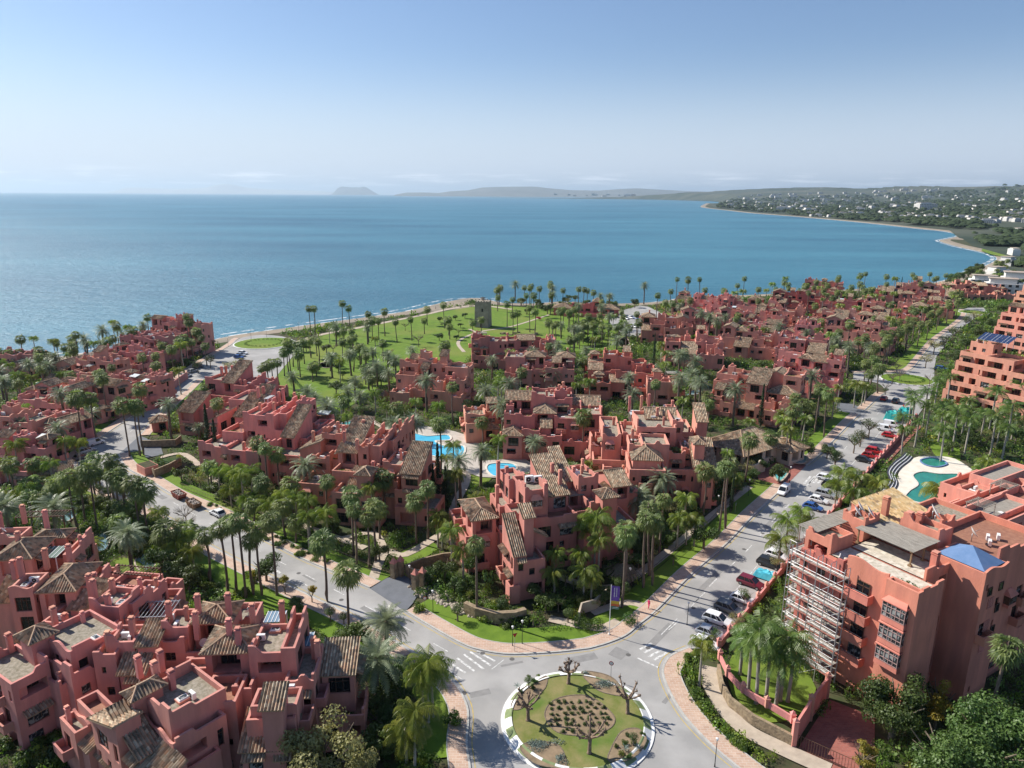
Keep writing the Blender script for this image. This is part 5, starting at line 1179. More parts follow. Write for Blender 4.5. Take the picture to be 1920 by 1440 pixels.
MT['silver']=leafmat('silver_leaves',(.24,.29,.26),(.15,.21,.17),scale=1.,trans=.15,rand=.1)
MT['magenta']=leafmat('magenta_flowers',(.42,.035,.12),(.55,.08,.22),scale=1.,trans=.3,rand=.1)
def fan_crown(seed,R_=2.05,n=27):
    r=random.Random(seed); mb=MB()
    for i in range(n):
        az=i*2.39996+r.uniform(-.2,.2); el=R(80)-R(135)*((i+.5)/n)**.85+r.uniform(-.15,.15)
        d=Vector((math.cos(az)*math.cos(el),math.sin(az)*math.cos(el),math.sin(el))); up=Vector((0,0,1)); s=d.cross(up).normalized(); u=s.cross(d).normalized()
        L_=R_*r.uniform(.42,.6); P=d*L_+Vector((0,0,-.05)); fr=R_*r.uniform(.52,.68)
        mb.beam((0,0,0),P,.045,.03,0)
        tilt=(d*math.cos(.5)-u*math.sin(.5)) 
        for k in range(10):
            a=-1.55+3.1*(k+.5)/10; e=.135
            def dr(a_,rr,dz): v=(tilt*math.cos(a_)+s*math.sin(a_))*rr; return P+v+Vector((0,0,dz))
            zz=.05*(1 if k%2 else -1)
            mb.quad(P,dr(a-e,fr*.62,zz),dr(a,fr*(1.+.12*r.random()),-.30-.25*r.random()),dr(a+e,fr*.62,-zz),0)
    return mb.mesh('crown',MT['fanleaf'])
def skirt_mesh(seed,L_=1.3):
    r=random.Random(seed); mb=MB()
    for i in range(26):
        a=r.uniform(0,2*PI); ro=r.uniform(.3,.6); l=L_*r.uniform(.6,1.1); c,s=math.cos(a),math.sin(a); w=.16
        mb.quad((c*.15-s*w,s*.15+c*w,-.1),(c*.15+s*w,s*.15-c*w,-.1),(c*ro+s*w*.5,s*ro-c*w*.5,-l),(c*ro-s*w*.9,s*ro+c*w*.9,-l*.9))
    return mb.mesh('dry_skirt',MT['skirt'])
def feather_crown(seed,n,Lf,arch,mt,lw=.5,droop=.25,seg=10,up0=80,up1=-25,den=2):
    r=random.Random(seed); mb=MB()
    for i in range(n):
        az=i*2.39996+r.uniform(-.25,.25); el=R(up0)-R(up0-up1)*((i+.5)/n)**.85+r.uniform(-.1,.1); L_=Lf*r.uniform(.85,1.1)*(1 if i>n*.15 else .8)
        h=Vector((math.cos(az),math.sin(az),0)); p=Vector((0,0,0)); e=el; pts=[p.copy()]; st=L_/seg; ds=[]
        for k in range(seg):
            d=h*math.cos(e)+Vector((0,0,math.sin(e))); p=p+d*st; pts.append(p.copy()); ds.append(d); e-=arch/seg*(.6+1.*k/seg)
        side=Vector((-h.y,h.x,0))
        for k in range(seg):
            a,b=pts[k],pts[k+1]; mb.quad(a-side*.03,b-side*.02,b+side*.02,a+side*.03)
            if k<1: continue
            t=k/seg; wl=lw*math.sin(PI*min(1,.18+t*.85))**.7*r.uniform(.9,1.1)
            nup=side.cross(ds[k]).normalized(); 
            for sg in (-1,1):
                for q in range(den):
                    c=a+(b-a)*((q+.15)/den); c2=a+(b-a)*((q+.8)/den); tip=c+ (b-a).normalized()*wl*.55+side*sg*wl+Vector((0,0,-droop*wl*(1.2+r.random()*.6)))-nup*0
                    mb.quad(c,c2,tip+(b-a).normalized()*.05,tip,0)
    return mb.mesh('crown',mt)
def trunk_mesh(r0,r1,mt,bend=0.,bulge=0.):
    mb=MB(); n=9; mb.tube([(bend*math.sin(PI*i/(n-1)*.5)**2*0+bend*math.sin(PI*i/(n-1)),0,i/(n-1)) for i in range(n)],[r0+(r1-r0)*(i/(n-1))**.6+(bulge if i==0 else 0)+bulge*.4*math.sin(PI*i/(n-1)) for i in range(n)],8); mb.smooth=True
    return mb.mesh('trunk',mt)
CR={'fan':[fan_crown(i,1.85+.15*(i%3)) for i in range(6)],'date':[feather_crown(20+i,62,3.5+.2*i,1.25,MT['dateleaf'],.42,.15,9,82,-38) for i in range(3)],
 'queen':[feather_crown(40+i,20,2.9,1.9,MT['queenleaf'],.55,.9,9,75,-5) for i in range(4)],'royal':[feather_crown(60+i,19,3.1,1.55,MT['royalleaf'],.62,.55,9,80,-15) for i in range(3)]}
SK=[skirt_mesh(i,1.1+.35*i) for i in range(3)]
TK={'fan':[trunk_mesh(.21,.13,MT['ptrunk'],b,.08) for b in (0,.25,-.2,.4)],'date':[trunk_mesh(.36,.27,MT['ptrunk'],b,.1) for b in (0,.15)],'queen':[trunk_mesh(.19,.13,MT['rtrunk'],b,.04) for b in (0,.2)],'royal':[trunk_mesh(.24,.17,MT['rtrunk'],0,.1)]}
LOOK={'fan':('fan palm','palm','fan palms of the resort'),'date':('date palm','palm','date palms of the resort'),'queen':('feather palm','palm','feather palms of the resort'),'royal':('royal palm','palm','royal palms by the right road')}
PALMXY=[]
FANQ=[]
def palm(kind,x,y,h_,s=1.,now=False):
    if kind=='fan' and not now: FANQ.append((math.hypot(x,y)/h_**.5,x,y,h_,s)); PALMXY.append((x,y)); return
    root=empty({'fan':'fan_palm','date':'date_palm','queen':'feather_palm','royal':'royal_palm'}[kind],(x,y,-.1),pr.uniform(0,2*PI)); root.rotation_euler[0]=pr.gauss(0,.022); root.rotation_euler[1]=pr.gauss(0,.022); s*=pr.uniform(.86,1.14)
    place(pr.choice(TK[kind]),'trunk',root,(0,0,0),0,(1,1,h_+.1)); place(pr.choice(CR[kind]),'crown',root,(0,0,h_),pr.uniform(0,6),(s,s,s))
    if kind=='fan' and pr.random()<.75 or kind=='date': place(pr.choice(SK),'dry_skirt',root,(0,0,h_),pr.uniform(0,6),(s*.85,s*.85,s*(1.1 if kind=='fan' else .7)))
    lk,ct,gp=LOOK[kind]; ad=('very tall slender ' if h_>12.4 else 'tall ' if h_>9.5 else 'mid-height ' if h_>7 else 'short ') if kind=='fan' else ('big grey-green ' if s>1.02 else 'grey-green ') if kind=='date' else ('drooping bright green ' if h_>5.5 else 'low bright green ') if kind=='queen' else 'white trunked '
    THINGS.append((root,ad+lk,ct,gp)); PALMXY.append((x,y)); return root
def PC(kind,lst,s=1.):
    for q in lst:
        v=G(q[0],q[1],q[2]); palm(kind,v.x,v.y,q[2],(q[3] if len(q)>3 else 1.)*s*pr.uniform(.92,1.08))
PC('fan',[(383,1003,9),(415,990,12),(430,978,13),(447,975,14),(467,1013,10),(480,993,12),(507,972,14),(605,1014,11,1.1),(647,1073,11,1.1),(893,1017,13,1.),(657,928,12),(663,955,11),(700,948,11),(688,968,10),(778,937,9),(800,913,11),(612,900,8.5),(825,792,13),(483,830,11),(497,840,11),(518,850,9),(362,742,9),(383,727,10),(405,755,11),
 (230,757,14),(250,756,14),(258,762,13),(262,728,9),(142,743,14,1.15),(170,745,13,1.1),(193,708,13,1.15),(303,708,8),(130,893,12,1.1),(165,880,13,1.2),(206,862,12,1.1),(214,890,12),(226,902,11,1.1),(252,904,12,1.1),(266,914,11),(232,948,6),(307,995,7,1.2),(222,880,10),(148,905,9),
 (15,662,8),(35,659,8),(73,657,10),(88,668,8),(122,650,10),(139,627,14),(137,647,9),(201,639,9),(210,634,9),(244,621,12),(347,592,17),(354,603,15),(367,621,10),(303,647,10),(336,640,11),(268,668,12),(292,665,11),(321,653,11),(344,633,11),(187,700,12,1.1),(360,640,9),(376,632,8),(384,648,8),
 (580,577,14),(587,578,14),(641,568,15),(655,577,13),(720,583,12),(709,601,9),(771,598,10),(833,571,12),(841,598,8),(843,612,6),(837,645,7),(830,650,6),(887,604,10),(902,598,9),(849,723,12),(904,790,7),(1097,677,9),(1228,718,11),(1134,765,10),(1091,779,12),(951,569,12),(962,589,10),(971,586,10),(994,577,12),(1003,583,11),(1079,633,10),(1070,636,9),(1029,604,9),(1038,610,9),(1043,606,8),
 (1330,757,8),(1269,850,9,1.1),(1359,876,14,1.05),(1371,870,14),(1488,768,14),(1494,745,9),(1494,722,9),(1537,727,13),(1555,736,13),(1225,952,13,1.05),(1176,990,12,1.1),(1214,972,13),(1231,978,12),(1173,1003,13),(1242,935,11),(1625,679,10),(1638,674,10),(1652,690,9),(1630,700,9),(1888,1213,14,1.1),(560,1000,0,0) if 0 else (545,905,8),
 (1233,553,13),(1248,566,8),(1258,546,9),(1270,523,15),(1290,524,15),(1312,523,15),(1383,535,11),(1396,522,14),(1471,529,13),(1478,534,12),(1531,528,14),(1571,524,15),(1716,520,14),(1752,523,12),(1655,560,10),(1500,545,10),
 (640,640,9),(656,636,9),(662,632,9),(676,650,7),(690,605,9),(697,600,9),(530,660,9),(538,652,10),(547,645,9),(556,650,9),(500,685,10),(508,680,10),(520,678,9),(490,690,9),(568,640,9),(541,640,12),(560,662,9),(596,640,9)])
PC('date',[(570,873,9,1.05),(613,765,10),(775,790,12,1.05),(372,800,3.5,.8),(313,757,10),(40,797,7,1.1),(238,1000,9,1.15),(97,952,8,1.15),(8,950,9,1.15),(162,645,7),(318,633,9),(88,686,8),(774,656,7),(726,665,8),(741,674,7),(706,685,8),(894,633,9),(799,712,11),(910,732,11),(943,761,11,1.05),(960,778,9),(922,674,8),(1047,665,9),(1035,700,7),(1184,738,9),(901,846,9,1.1),(1003,828,6),(1175,621,11),(1316,716,12),(1380,730,11,1.05),(1243,897,8,1.2),(1196,935,7,1.15),
 (1523,704,11),(1596,649,12,1.1),(723,1167,7,1.2),(703,1237,7,1.2),(590,745,8),(612,758,7),(690,700,6),(1209,534,12)])
PC('queen',[(774,1335,8,1.3),(847,833,6),(838,857,6),(847,993,9,1.1),(868,1030,6),(410,880,7,1.1),(437,882,7,1.1),(467,882,7.5,1.15),(553,932,7,1.1),(575,938,6),(530,925,7),(695,913,9),(820,962,7),(829,975,6),(28,832,8,1.2),(120,824,8,1.1),(145,828,7,1.1),(94,868,7,1.1),(245,700,6),(29,700,8),(58,706,7),(115,700,6),(1114,703,6),(986,732,6),(1094,802,6),(933,822,7),(1118,972,10,1.3),(1100,985,8,1.1),(1272,972,6,1.1),(1290,968,6),(1305,975,5.5),(1406,789,5),(1476,803,9,1.1),(1607,719,8,1.2),(1620,722,7,1.1),(1625,724,6),(1665,641,6),
 (760,1368,5,1.2),(800,1240,9,1.2),(790,1262,8,1.15),(810,1256,7,1.1),(1093,1068,6,1.2),(1110,1078,5),(1584,885,7,1.3),(1606,893,8,1.2),(1644,904,7,1.3),(1570,905,6,1.2),(1600,920,6,1.2),(1763,920,7,1.6),(1479,975,6,1.3),(1502,957,6,1.2),(1464,1010,6,1.2),(1520,975,5,1.1),(345,1000,6),(330,1020,5,1.2),(360,1030,5),(170,1020,4),(620,850,4),(1240,650,5),(1855,865,7,1.3),(1840,880,6),(1318,1205,7,.9)])
PC('royal',[(1712,736,11),(1717,750,10),(1741,733,11),(1760,712,10),(1785,706,10),(1798,771,11,1.1),(1820,785,10,1.1),(1868,733,12,1.2),(1871,777,11,1.2),(1901,760,11,1.2),(1774,804,9,1.1),(1433,1182,11,1.25),(1477,1190,10,1.2),(1413,1200,8,1.1),(1465,1237,7,1.1),(1394,1200,5.5),(1489,1217,8,1.1),(1449,1200,9,1.1),(1890,800,9,1.1),(1745,760,9),(1915,720,10,1.1)])
def scatter(n,poly,kinds,hs,s=(.9,1.1),seed=1,mind=3.):
    r=random.Random(seed); P=GP(poly); xs=[p.x for p in P]; ys=[p.y for p in P]; c=0; t=0; out=[]
    while c<n and t<n*60:
        t+=1; x=r.uniform(min(xs),max(xs)); y=r.uniform(min(ys),max(ys))
        if not inpoly(x,y,P) or inpoly(x,y,OUTL): continue
        if any((x-a)**2+(y-b)**2<mind**2 for a,b in PALMXY): continue
        if blocked(x,y): continue
        palm(r.choice(kinds),x,y,r.uniform(*hs),r.uniform(*s)); c+=1
RECTS=[]
for b in BL+[rb,rb2,r3]:
    for v in b.vols: RECTS.append((b.o.x,b.o.y,b.c,b.s_,v['x0'],v['x1'],v['y0'],v['y1']))
def blocked(x,y,m=.6):
    if any(inpoly(x,y,q) for q in NOPL): return True
    for ox,oy,c,s,x0,x1,y0,y1 in RECTS:
        dx,dy=x-ox,y-oy
        if abs(dx)>70 or abs(dy)>70: continue
        u=dx*c+dy*s; w=-dx*s+dy*c
        if x0-m<u<x1+m and y0-m<w<y1+m: return True
    return False
scatter(26,[(930,560),(1130,565),(1150,600),(1000,600),(930,590)],['fan','fan','fan','date'],(7,12),seed=2,mind=4)
scatter(75,[(1250,575),(1600,548),(1790,545),(1810,580),(1700,640),(1620,670),(1400,650),(1290,620)],['fan','fan','fan','queen'],(9,13.5),seed=3,mind=4)
scatter(34,[(1250,600),(1340,645),(1560,700),(1640,690),(1600,660),(1400,640)],['fan','queen','date'],(7,11),seed=4,mind=5)
scatter(30,[(1620,720),(1810,590),(1800,575),(1770,580),(1580,700)],['fan'],(8,11),seed=5,mind=2.5)
scatter(34,[(0,690),(300,650),(400,655),(330,740),(200,830),(100,870),(0,880)],['fan','queen','date'],(6,11),seed=6,mind=5)
scatter(20,[(0,870),(120,860),(260,960),(380,1040),(330,1080),(200,1070),(0,980)],['fan','queen','queen'],(4,9),seed=7,mind=4)
scatter(20,[(560,700),(700,690),(860,720),(880,800),(720,800),(600,760),(560,740)],['fan','date','queen'],(5,9),seed=8,mind=5)
scatter(40,[(900,700),(1200,650),(1300,700),(1350,800),(1180,860),(950,840)],['date','queen','date','fan'],(6,11),seed=9,mind=4)
scatter(10,[(540,660),(620,640),(700,650),(720,700),(600,740),(540,720)],['fan','fan','queen'],(4,8),seed=10,mind=4)
scatter(10,[(1060,610),(1180,620),(1200,650),(1080,655)],['fan','queen'],(5,9),seed=11,mind=4)
scatter(16,[(500,960),(720,1060),(700,1080),(480,990),(380,930),(380,900)],['queen','fan'],(4,8),seed=12,mind=3)
scatter(16,[(1230,1080),(1420,900),(1580,770),(1560,760),(1400,880),(1220,1040)],['fan','queen'],(6,11),seed=13,mind=4)
scatter(14,[(1600,870),(1700,800),(1900,800),(1900,870),(1700,860)],['royal','queen'],(6,9),seed=14,mind=5)
scatter(16,[(1790,560),(1850,500),(1915,520),(1915,560)],['fan','queen'],(7,11),seed=15,mind=7)
scatter(26,[(1040,600),(1190,610),(1200,655),(1060,660)],['fan','fan','queen','date'],(6,11),seed=21,mind=3.5)
scatter(7,[(545,655),(600,640),(700,640),(740,700),(640,750),(540,735)],['fan','fan','queen','date'],(4,9),seed=22,mind=3.5)
scatter(5,[(640,625),(860,590),(900,640),(760,660),(650,660)],['fan'],(6,10),seed=23,mind=7)
scatter(26,[(380,790),(700,760),(880,800),(880,960),(700,1050),(420,900)],['queen','fan','queen','date'],(5,10),seed=24,mind=4)
scatter(24,[(0,690),(240,640),(400,640),(420,660),(330,760),(200,850),(0,880)],['fan','fan','queen'],(7,12),seed=25,mind=4)
scatter(20,[(850,1000),(1000,1130),(1150,1120),(1300,1000),(1100,900)],['queen','fan'],(4,9),seed=26,mind=3.5)
FANQ.sort(); FARF=FANQ[290:]
for _,x,y,h_,s_ in FANQ[:290]: palm('fan',x,y,h_,s_,True)
def arr(me): v=np.empty(len(me.vertices)*3,dtype=np.float32); me.vertices.foreach_get('co',v); return v.reshape(-1,3),[tuple(p.vertices) for p in me.polygons]
if FARF:
    fa=MB(); cc=[arr(m) for m in CR['fan'][:3]]; tt=arr(TK['fan'][0])
    for q,(_,x,y,h_,s_) in enumerate(FARF):
        for (v,f_),sc__,dz,m_ in ((cc[q%3],(s_,s_,s_),h_,0),(tt,(1,1,h_),0,1)):
            b=len(fa.v); fa.v.extend([(x+a*sc__[0],y+c*sc__[1],dz+d*sc__[2]) for a,c,d in v.tolist()]); fa.f.extend([tuple(b+i for i in p) for p in f_]); fa.m.extend([m_]*len(f_))
    tag(fa.build('distant_fan_palms',[MT['fanleaf'],MT['ptrunk']]),'the smallest fan palms scattered through the farthest gardens','palms',kind='stuff')
# ---- broadleaf and other trees
def crown_mesh(seed,blobs,mt,n,s,name='crown'):
    r=random.Random(seed); mb=MB(); 
    for (x,y,z,rx,rz,k) in blobs: leafy(mb,x,y,z,rx,rx*r.uniform(.85,1.1),rz,int(n*k),s,r)
    return mb.mesh(name,mt)
def limbs_mesh(seed,h_,n,spread,r0,mt,sub=2):
    r=random.Random(seed); mb=MB(); mb.tube([(0,0,-.2),(.05,0,h_*.35),(0,.05,h_*.5)],[r0*1.3,r0,r0*.85],8)
    for i in range(n):
        a=2*PI*i/n+r.uniform(-.4,.4); l=spread*r.uniform(.7,1.1); p0=Vector((0,.03,h_*.45)); p1=p0+Vector((math.cos(a)*l*.45,math.sin(a)*l*.45,h_*.2)); p2=p0+Vector((math.cos(a)*l,math.sin(a)*l,h_*.5*r.uniform(.8,1.1)))
        mb.tube([p0,p1,p2],[r0*.6,r0*.4,r0*.15],6)
        for j in range(sub):
            b=a+r.uniform(-1,1); q=p1+Vector((math.cos(b)*l*.5,math.sin(b)*l*.5,h_*.25*r.random()+.2)); mb.tube([p1,q],[r0*.3,r0*.1],5)
    return mb.mesh('trunk',mt)
def blobs(seed,n,R_,h0,h1,rb=.42):
    r=random.Random(seed); o=[]
    for i in range(n):
        a=r.uniform(0,2*PI); q=R_*math.sqrt(r.random())*.75; z=h0+(h1-h0)*r.random()*(1-.5*(q/R_)**2); o.append((q*math.cos(a),q*math.sin(a),z,R_*rb*r.uniform(.7,1.2),R_*rb*r.uniform(.5,.85),1))
    return o
PB={'broad':[(crown_mesh(i,blobs(i,11,2.6,2.2,4.6),MT['broad'],210,.32),limbs_mesh(i,4,5,2,.2,MT['bark'])) for i in range(3)],
 'big':[(crown_mesh(10+i,blobs(10+i,26,4.6,3.5,8.2,.34),MT['broad'],330,.34),limbs_mesh(10+i,7,6,3.6,.34,MT['bark'])) for i in range(2)],
 'olive':[(crown_mesh(20,blobs(20,20,3.6,2.8,6.6,.34),MT['olive'],260,.26),limbs_mesh(20,5.5,7,3,.22,MT['bark'],4))],
 'yellow':[(crown_mesh(25,blobs(25,12,2.,2.,6.,.40),MT['yellowleaf'],150,.26),limbs_mesh(25,5.5,7,1.6,.16,MT['bark'],4))],
 'light':[(crown_mesh(30+i,blobs(30+i,10,2.6,2.6,4.6,.38),MT['broad'] if i else MT['olive'],80,.24),limbs_mesh(30+i,4.4,7,2.4,.14,MT['bark'],4)) for i in range(2)],
 'cypress':[(crown_mesh(40+i,[(0,0,1.+k*.9,.95-.085*k if k else .7,1.,1) for k in range(10)],MT['cyp'],230,.24),trunk_mesh(.18,.05,MT['bark'])) for i in range(1)],
 'bush':[(crown_mesh(50+i,blobs(50+i,5,.95,.3,.9,.6),m_,110,.22,'crown'),None) for i,m_ in enumerate((GRN,MT['broad'],GRN2,GRN,MT['queenleaf']))],
 'topiary':[(crown_mesh(60,[(0,0,1.85,.95,.62,3.)],MT['broad'],260,.15),limbs_mesh(60,1.9,4,.5,.11,MT['bark'],1))],
 'ball':[(crown_mesh(61,[(0,0,.75,.95,.8,3.)],GRN,230,.16),None)],
 'orange':[(crown_mesh(62,blobs(62,6,.9,1.9,2.7,.5),MT['yellowleaf'],90,.2),limbs_mesh(62,2.1,5,.7,.08,MT['bark'],2))],
 'bare':[(None,limbs_mesh(70,5.2,9,3.,.13,MT['bark'],6))],
 'agave':[(feather_crown(80,16,1.1,.7,MT['silver'],.12,.1,5,80,10,1),None)],
 'yucca':[(feather_crown(81,40,1.0,.35,MT['queenleaf'],.06,.1,4,85,-20,1),trunk_mesh(.13,.1,MT['bark']))],
 'flower':[(crown_mesh(90,blobs(90,6,1.3,.4,1.3,.5),MT['magenta'],120,.2),None)]}
TN={'broad':('broadleaf_tree','dark green round tree','tree'),'big':('broadleaf_tree','large dense dark green tree','tree'),'olive':('silver_green_tree','pale olive green tree','tree'),'yellow':('yellow_tree','thin yellow leaved tree','tree'),'light':('open_crowned_tree','thin feathery tree','tree'),'cypress':('cypress_tree','narrow dark cypress','tree'),
 'bush':('shrub','rounded green shrub','shrub'),'topiary':('topiary_tree','clipped mushroom-shaped topiary tree','tree'),'ball':('clipped_shrub','clipped ball shrub','shrub'),'orange':('orange_tree','small golden leaved tree','tree'),'bare':('bare_tree','leafless winter tree','tree'),'agave':('agave_plant','silvery spiky agave','plant'),'yucca':('yucca_plant','spiky headed yucca','plant'),'flower':('flowering_shrub','magenta flowering shrub','shrub')}
GRPN={k:v[1]+'s of the gardens' for k,v in TN.items()}
def tree(kind,px,py,s=1.,sz=None,look=None,xy=None,i=None):
    v=G(px,py) if xy is None else Vector((xy[0],xy[1],0)); nm,lk,ct=TN[kind]; r=empty(nm,(v.x,v.y,0),pr.uniform(0,6.28)); c,t=pr.choice(PB[kind]) if i is None else PB[kind][i]; sz=sz or s
    if kind=='yucca':
        place(t,'trunk',r,(0,0,0),0,(1,1,2.*s)); place(c,'crown',r,(0,0,2.*s),0,(s,s,s))
    elif kind=='cypress': place(t,'trunk',r,(0,0,0),0,(s,s,8*sz)); place(c,'crown',r,(0,0,0),0,(s,s,sz))
    elif c is None: place(t,'trunk',r,(0,0,0),0,(s,s,sz))
    elif t is None:
        bpy.data.objects.remove(r); r=place(c,nm,None,(v.x,v.y,.25 if kind=='agave' else 0),pr.uniform(0,6.28),(s,s,sz))
    else: place(t,'trunk',r,(0,0,0),0,(s,s,sz)); place(c,'crown',r,(0,0,0),0,(s,s,sz))
    THINGS.append((r,look or lk,ct,GRPN[kind])); return r
for a in ((1671,1385,1.0),(1850,1470,1.15),(1765,1490,1.),(1905,1420,.95)): tree('big',*a)
tree('olive',612,1500,1.35,1.5); tree('olive',660,1520,.9,1.2); tree('yellow',1752,1365,1.05,1.15); tree('yellow',1612,1450,.9,.7)
for a in ((1319,1030,1.05),(1098,690,.8),(1505,860,1.),(1460,905,.9),(500,1090,1.),(1725,545,1.2),(1745,548,1.4),(1550,860,.8),(880,1075,.8),(835,1090,.9),(330,1090,1.),(305,1075,1.1),(355,1110,.9),(1215,1040,.8),(420,1150,.6),(650,1220,.9),(735,1290,1.),(560,1150,.6),(1405,880,.9),(60,880,1.),(15,985,1.),(1880,590,1.4),(1860,620,1.4),(1840,640,1.4),(1810,660,1.3),(1790,685,1.3),(1100,575,1.),(1150,578,1.),(1190,577,1.1)): tree('broad',*a)
for a in ((1600,850,1.1),(1628,822,1.2),(1612,838,1.),(1565,880,1.),(1750,665,1.4),(1785,640,1.5),(1770,655,1.4),(1810,615,1.4),(1825,605,1.4),(1735,690,1.2),(1380,1180,.55),(1395,1135,.6),(1455,1070,.6),(640,1060,.0) if 0 else (372,700,1.),(395,690,1.1),(430,700,1.),(448,695,1.),(1565,870,.8),(1340,1205,.5)): tree('light',*a)
for a in ((395,868,1.5,1.55),(408,872,1.2,1.2),(440,868,.8,.55),(822,938,1.35,1.35),(812,950,1.5,1.),(836,945,1.5,.9),(1182,925,1.2,1.3),(1425,800,1.15,1.3),(976,742,.9,1.1),(1225,690,.9,1.4),(1688,548,.9,1.1),(1220,1050,.5,.4),(1370,960,.7,.9)): tree('cypress',*a)
for a in ((858,1165,1.2),(620,1165,1.),(645,1172,.9),(1065,1168,1.),(1660,740,1.)): tree('topiary',*a)
for a in ((585,1130,1.1),(535,1115,1.2),(560,1180,1.),(480,1095,.9)): tree('orange',*a)
for a in ((785,650,1.1),(625,665,1.),(350,985,.8),(352,1000,.7),(1672,720,.9),(1686,716,.9),(1742,725,.9),(1680,700,.8),(760,620,.8),(1660,735,.6),(860,630,.7)): tree('bare',*a)
for a in ((1060,1100,.8),(1075,1110,.8),(1000,1175,.7),(1262,1060,.8),(880,1130,.8)): tree('yucca',*a)
for a in ((1275,700,1.),(960,690,1.3),(580,935,1.),(330,755,1.1),(690,835,1.2),(1530,600,1.5),(1480,600,1.5),(1010,600,1.3),(100,892,1.)): tree('flower',*a)
for a in ((640,1200,1.4),(655,1215,1.2),(690,1205,1.3),(1085,1172,1.3),(1100,1180,1.2),(1120,1178,1.2),(1180,1170,1.3),(1620,1440,1.)): tree('ball',*a)
tr_=random.Random(31)
for poly,n,sz in (([(330,900),(700,1078),(720,1035),(420,870)],26,(.45,.8)),([(1180,1090),(1450,890),(1400,860),(1150,1040)],24,(.5,.9)),([(570,1130),(770,1290),(780,1440),(690,1440),(670,1220)],11,(.5,.9)),([(0,870),(240,905),(380,1040),(330,1100),(130,960)],34,(.5,1.)),([(780,1090),(900,1150),(1130,1150),(1190,1120),(1140,1090),(980,1130),(870,1100)],14,(.4,.7)),([(560,650),(700,640),(760,680),(700,740),(560,740)],14,(.5,1.)),([(1060,600),(1200,610),(1200,650),(1080,655)],22,(.6,1.1)),([(760,600),(900,590),(900,640),(800,650)],9,(.4,.8)),([(920,560),(1150,565),(1180,590),(940,590)],22,(.7,1.2)),([(1200,640),(1620,650),(1560,760),(1250,860)],26,(.5,.9)),([(380,780),(860,780),(860,1000),(620,980)],22,(.5,.9)),([(0,700),(380,660),(200,840),(0,900)],22,(.6,1.)),([(1250,580),(1780,560),(1600,680),(1300,630)],30,(.6,1.)),([(1740,800),(1915,800),(1915,880),(1740,850)],10,(.6,1.))):
    P=GP(poly); xs_=[p.x for p in P]; ys_=[p.y for p in P]; c=0; t=0
    while c<n and t<n*60:
        t+=1; x=tr_.uniform(min(xs_),max(xs_)); y=tr_.uniform(min(ys_),max(ys_))
        if inpoly(x,y,P) and not inpoly(x,y,OUTL) and not blocked(x,y,.8) and not any(inpoly(x,y,q) for q in TERR): tree(tr_.choice(('broad','broad','light')),0,0,tr_.uniform(*sz),xy=(x,y)); c+=1
# ---- shrub individuals
sr=random.Random(8)
cnt=0
SHR=[([(770,1140),(900,1190),(1100,1200),(1180,1160),(1120,1130),(960,1140),(860,1110)],44,(.6,1.2)),([(1285,1225),(1340,1240),(1350,1300),(1420,1370),(1450,1420),(1380,1400),(1300,1310)],60,(.45,.8)),([(560,1130),(760,1260),(850,1330),(840,1440),(700,1440),(680,1220),(560,1170)],36,(.7,1.4)),([(300,1000),(480,1080),(560,1140),(440,1130),(250,1050)],34,(.7,1.4)),([(0,1330),(120,1360),(170,1440),(0,1440)],16,(.8,1.5)),([(380,930),(700,1075),(680,1090),(500,1020),(380,960)],36,(.5,1.)),([(1230,1080),(1420,930),(1400,900),(1200,1060)],20,(.7,1.3)),([(100,1330),(340,1440),(700,1440),(560,1400),(180,1410)],10,(.6,1.))]
for poly,n,sz in SHR:
    P=GP(poly); xs=[p.x for p in P]; ys=[p.y for p in P]; c=0; t=0
    while c<n and t<n*40:
        t+=1; x=sr.uniform(min(xs),max(xs)); y=sr.uniform(min(ys),max(ys))
        if not inpoly(x,y,P) or inpoly(x,y,OUTL) or blocked(x,y,.3) or any(inpoly(x,y,q) for q in VERGE) : continue
        if any(any((x-l.x)**2+(y-l.y)**2<(w+.8)**2 for l in ln) for ln,w in PTW): continue
        tree('bush',0,0,sr.uniform(*sz),xy=(x,y)); c+=1
# ---- undergrowth: one mass per garden side, leaves in thousands of low plants
def nin(X,Y,P):
    c=np.zeros(X.shape,bool); n=len(P); j=n-1
    for i in range(n):
        xi,yi=P[i][0],P[i][1]; xj,yj=P[j][0],P[j][1]
        if yi!=yj: c^=((yi>Y)!=(yj>Y))&(X<(xj-xi)*(Y-yi)/(yj-yi)+xi)
        j=i
    return c
rn=np.random.RandomState(3)
xs=np.arange(-330,420,1.25); ys=np.arange(40,760,1.25); X,Y=np.meshgrid(xs,ys); X=X+rn.uniform(-.6,.6,X.shape); Y=Y+rn.uniform(-.6,.6,Y.shape)
dist=np.hypot(X,Y); vis=np.abs(X)<Y*.80+6
ok=vis&nin(X,Y,LAND)&~nin(X,Y,OUTL)&~nin(X,Y,P2)
cstn=cst[:140]
for p in NOPL+[RED,RED2,RED3,PARK]+DRV+TERR+GLW: ok&=~nin(X,Y,p)
for p in VERGE: ok&=~nin(X,Y,p)
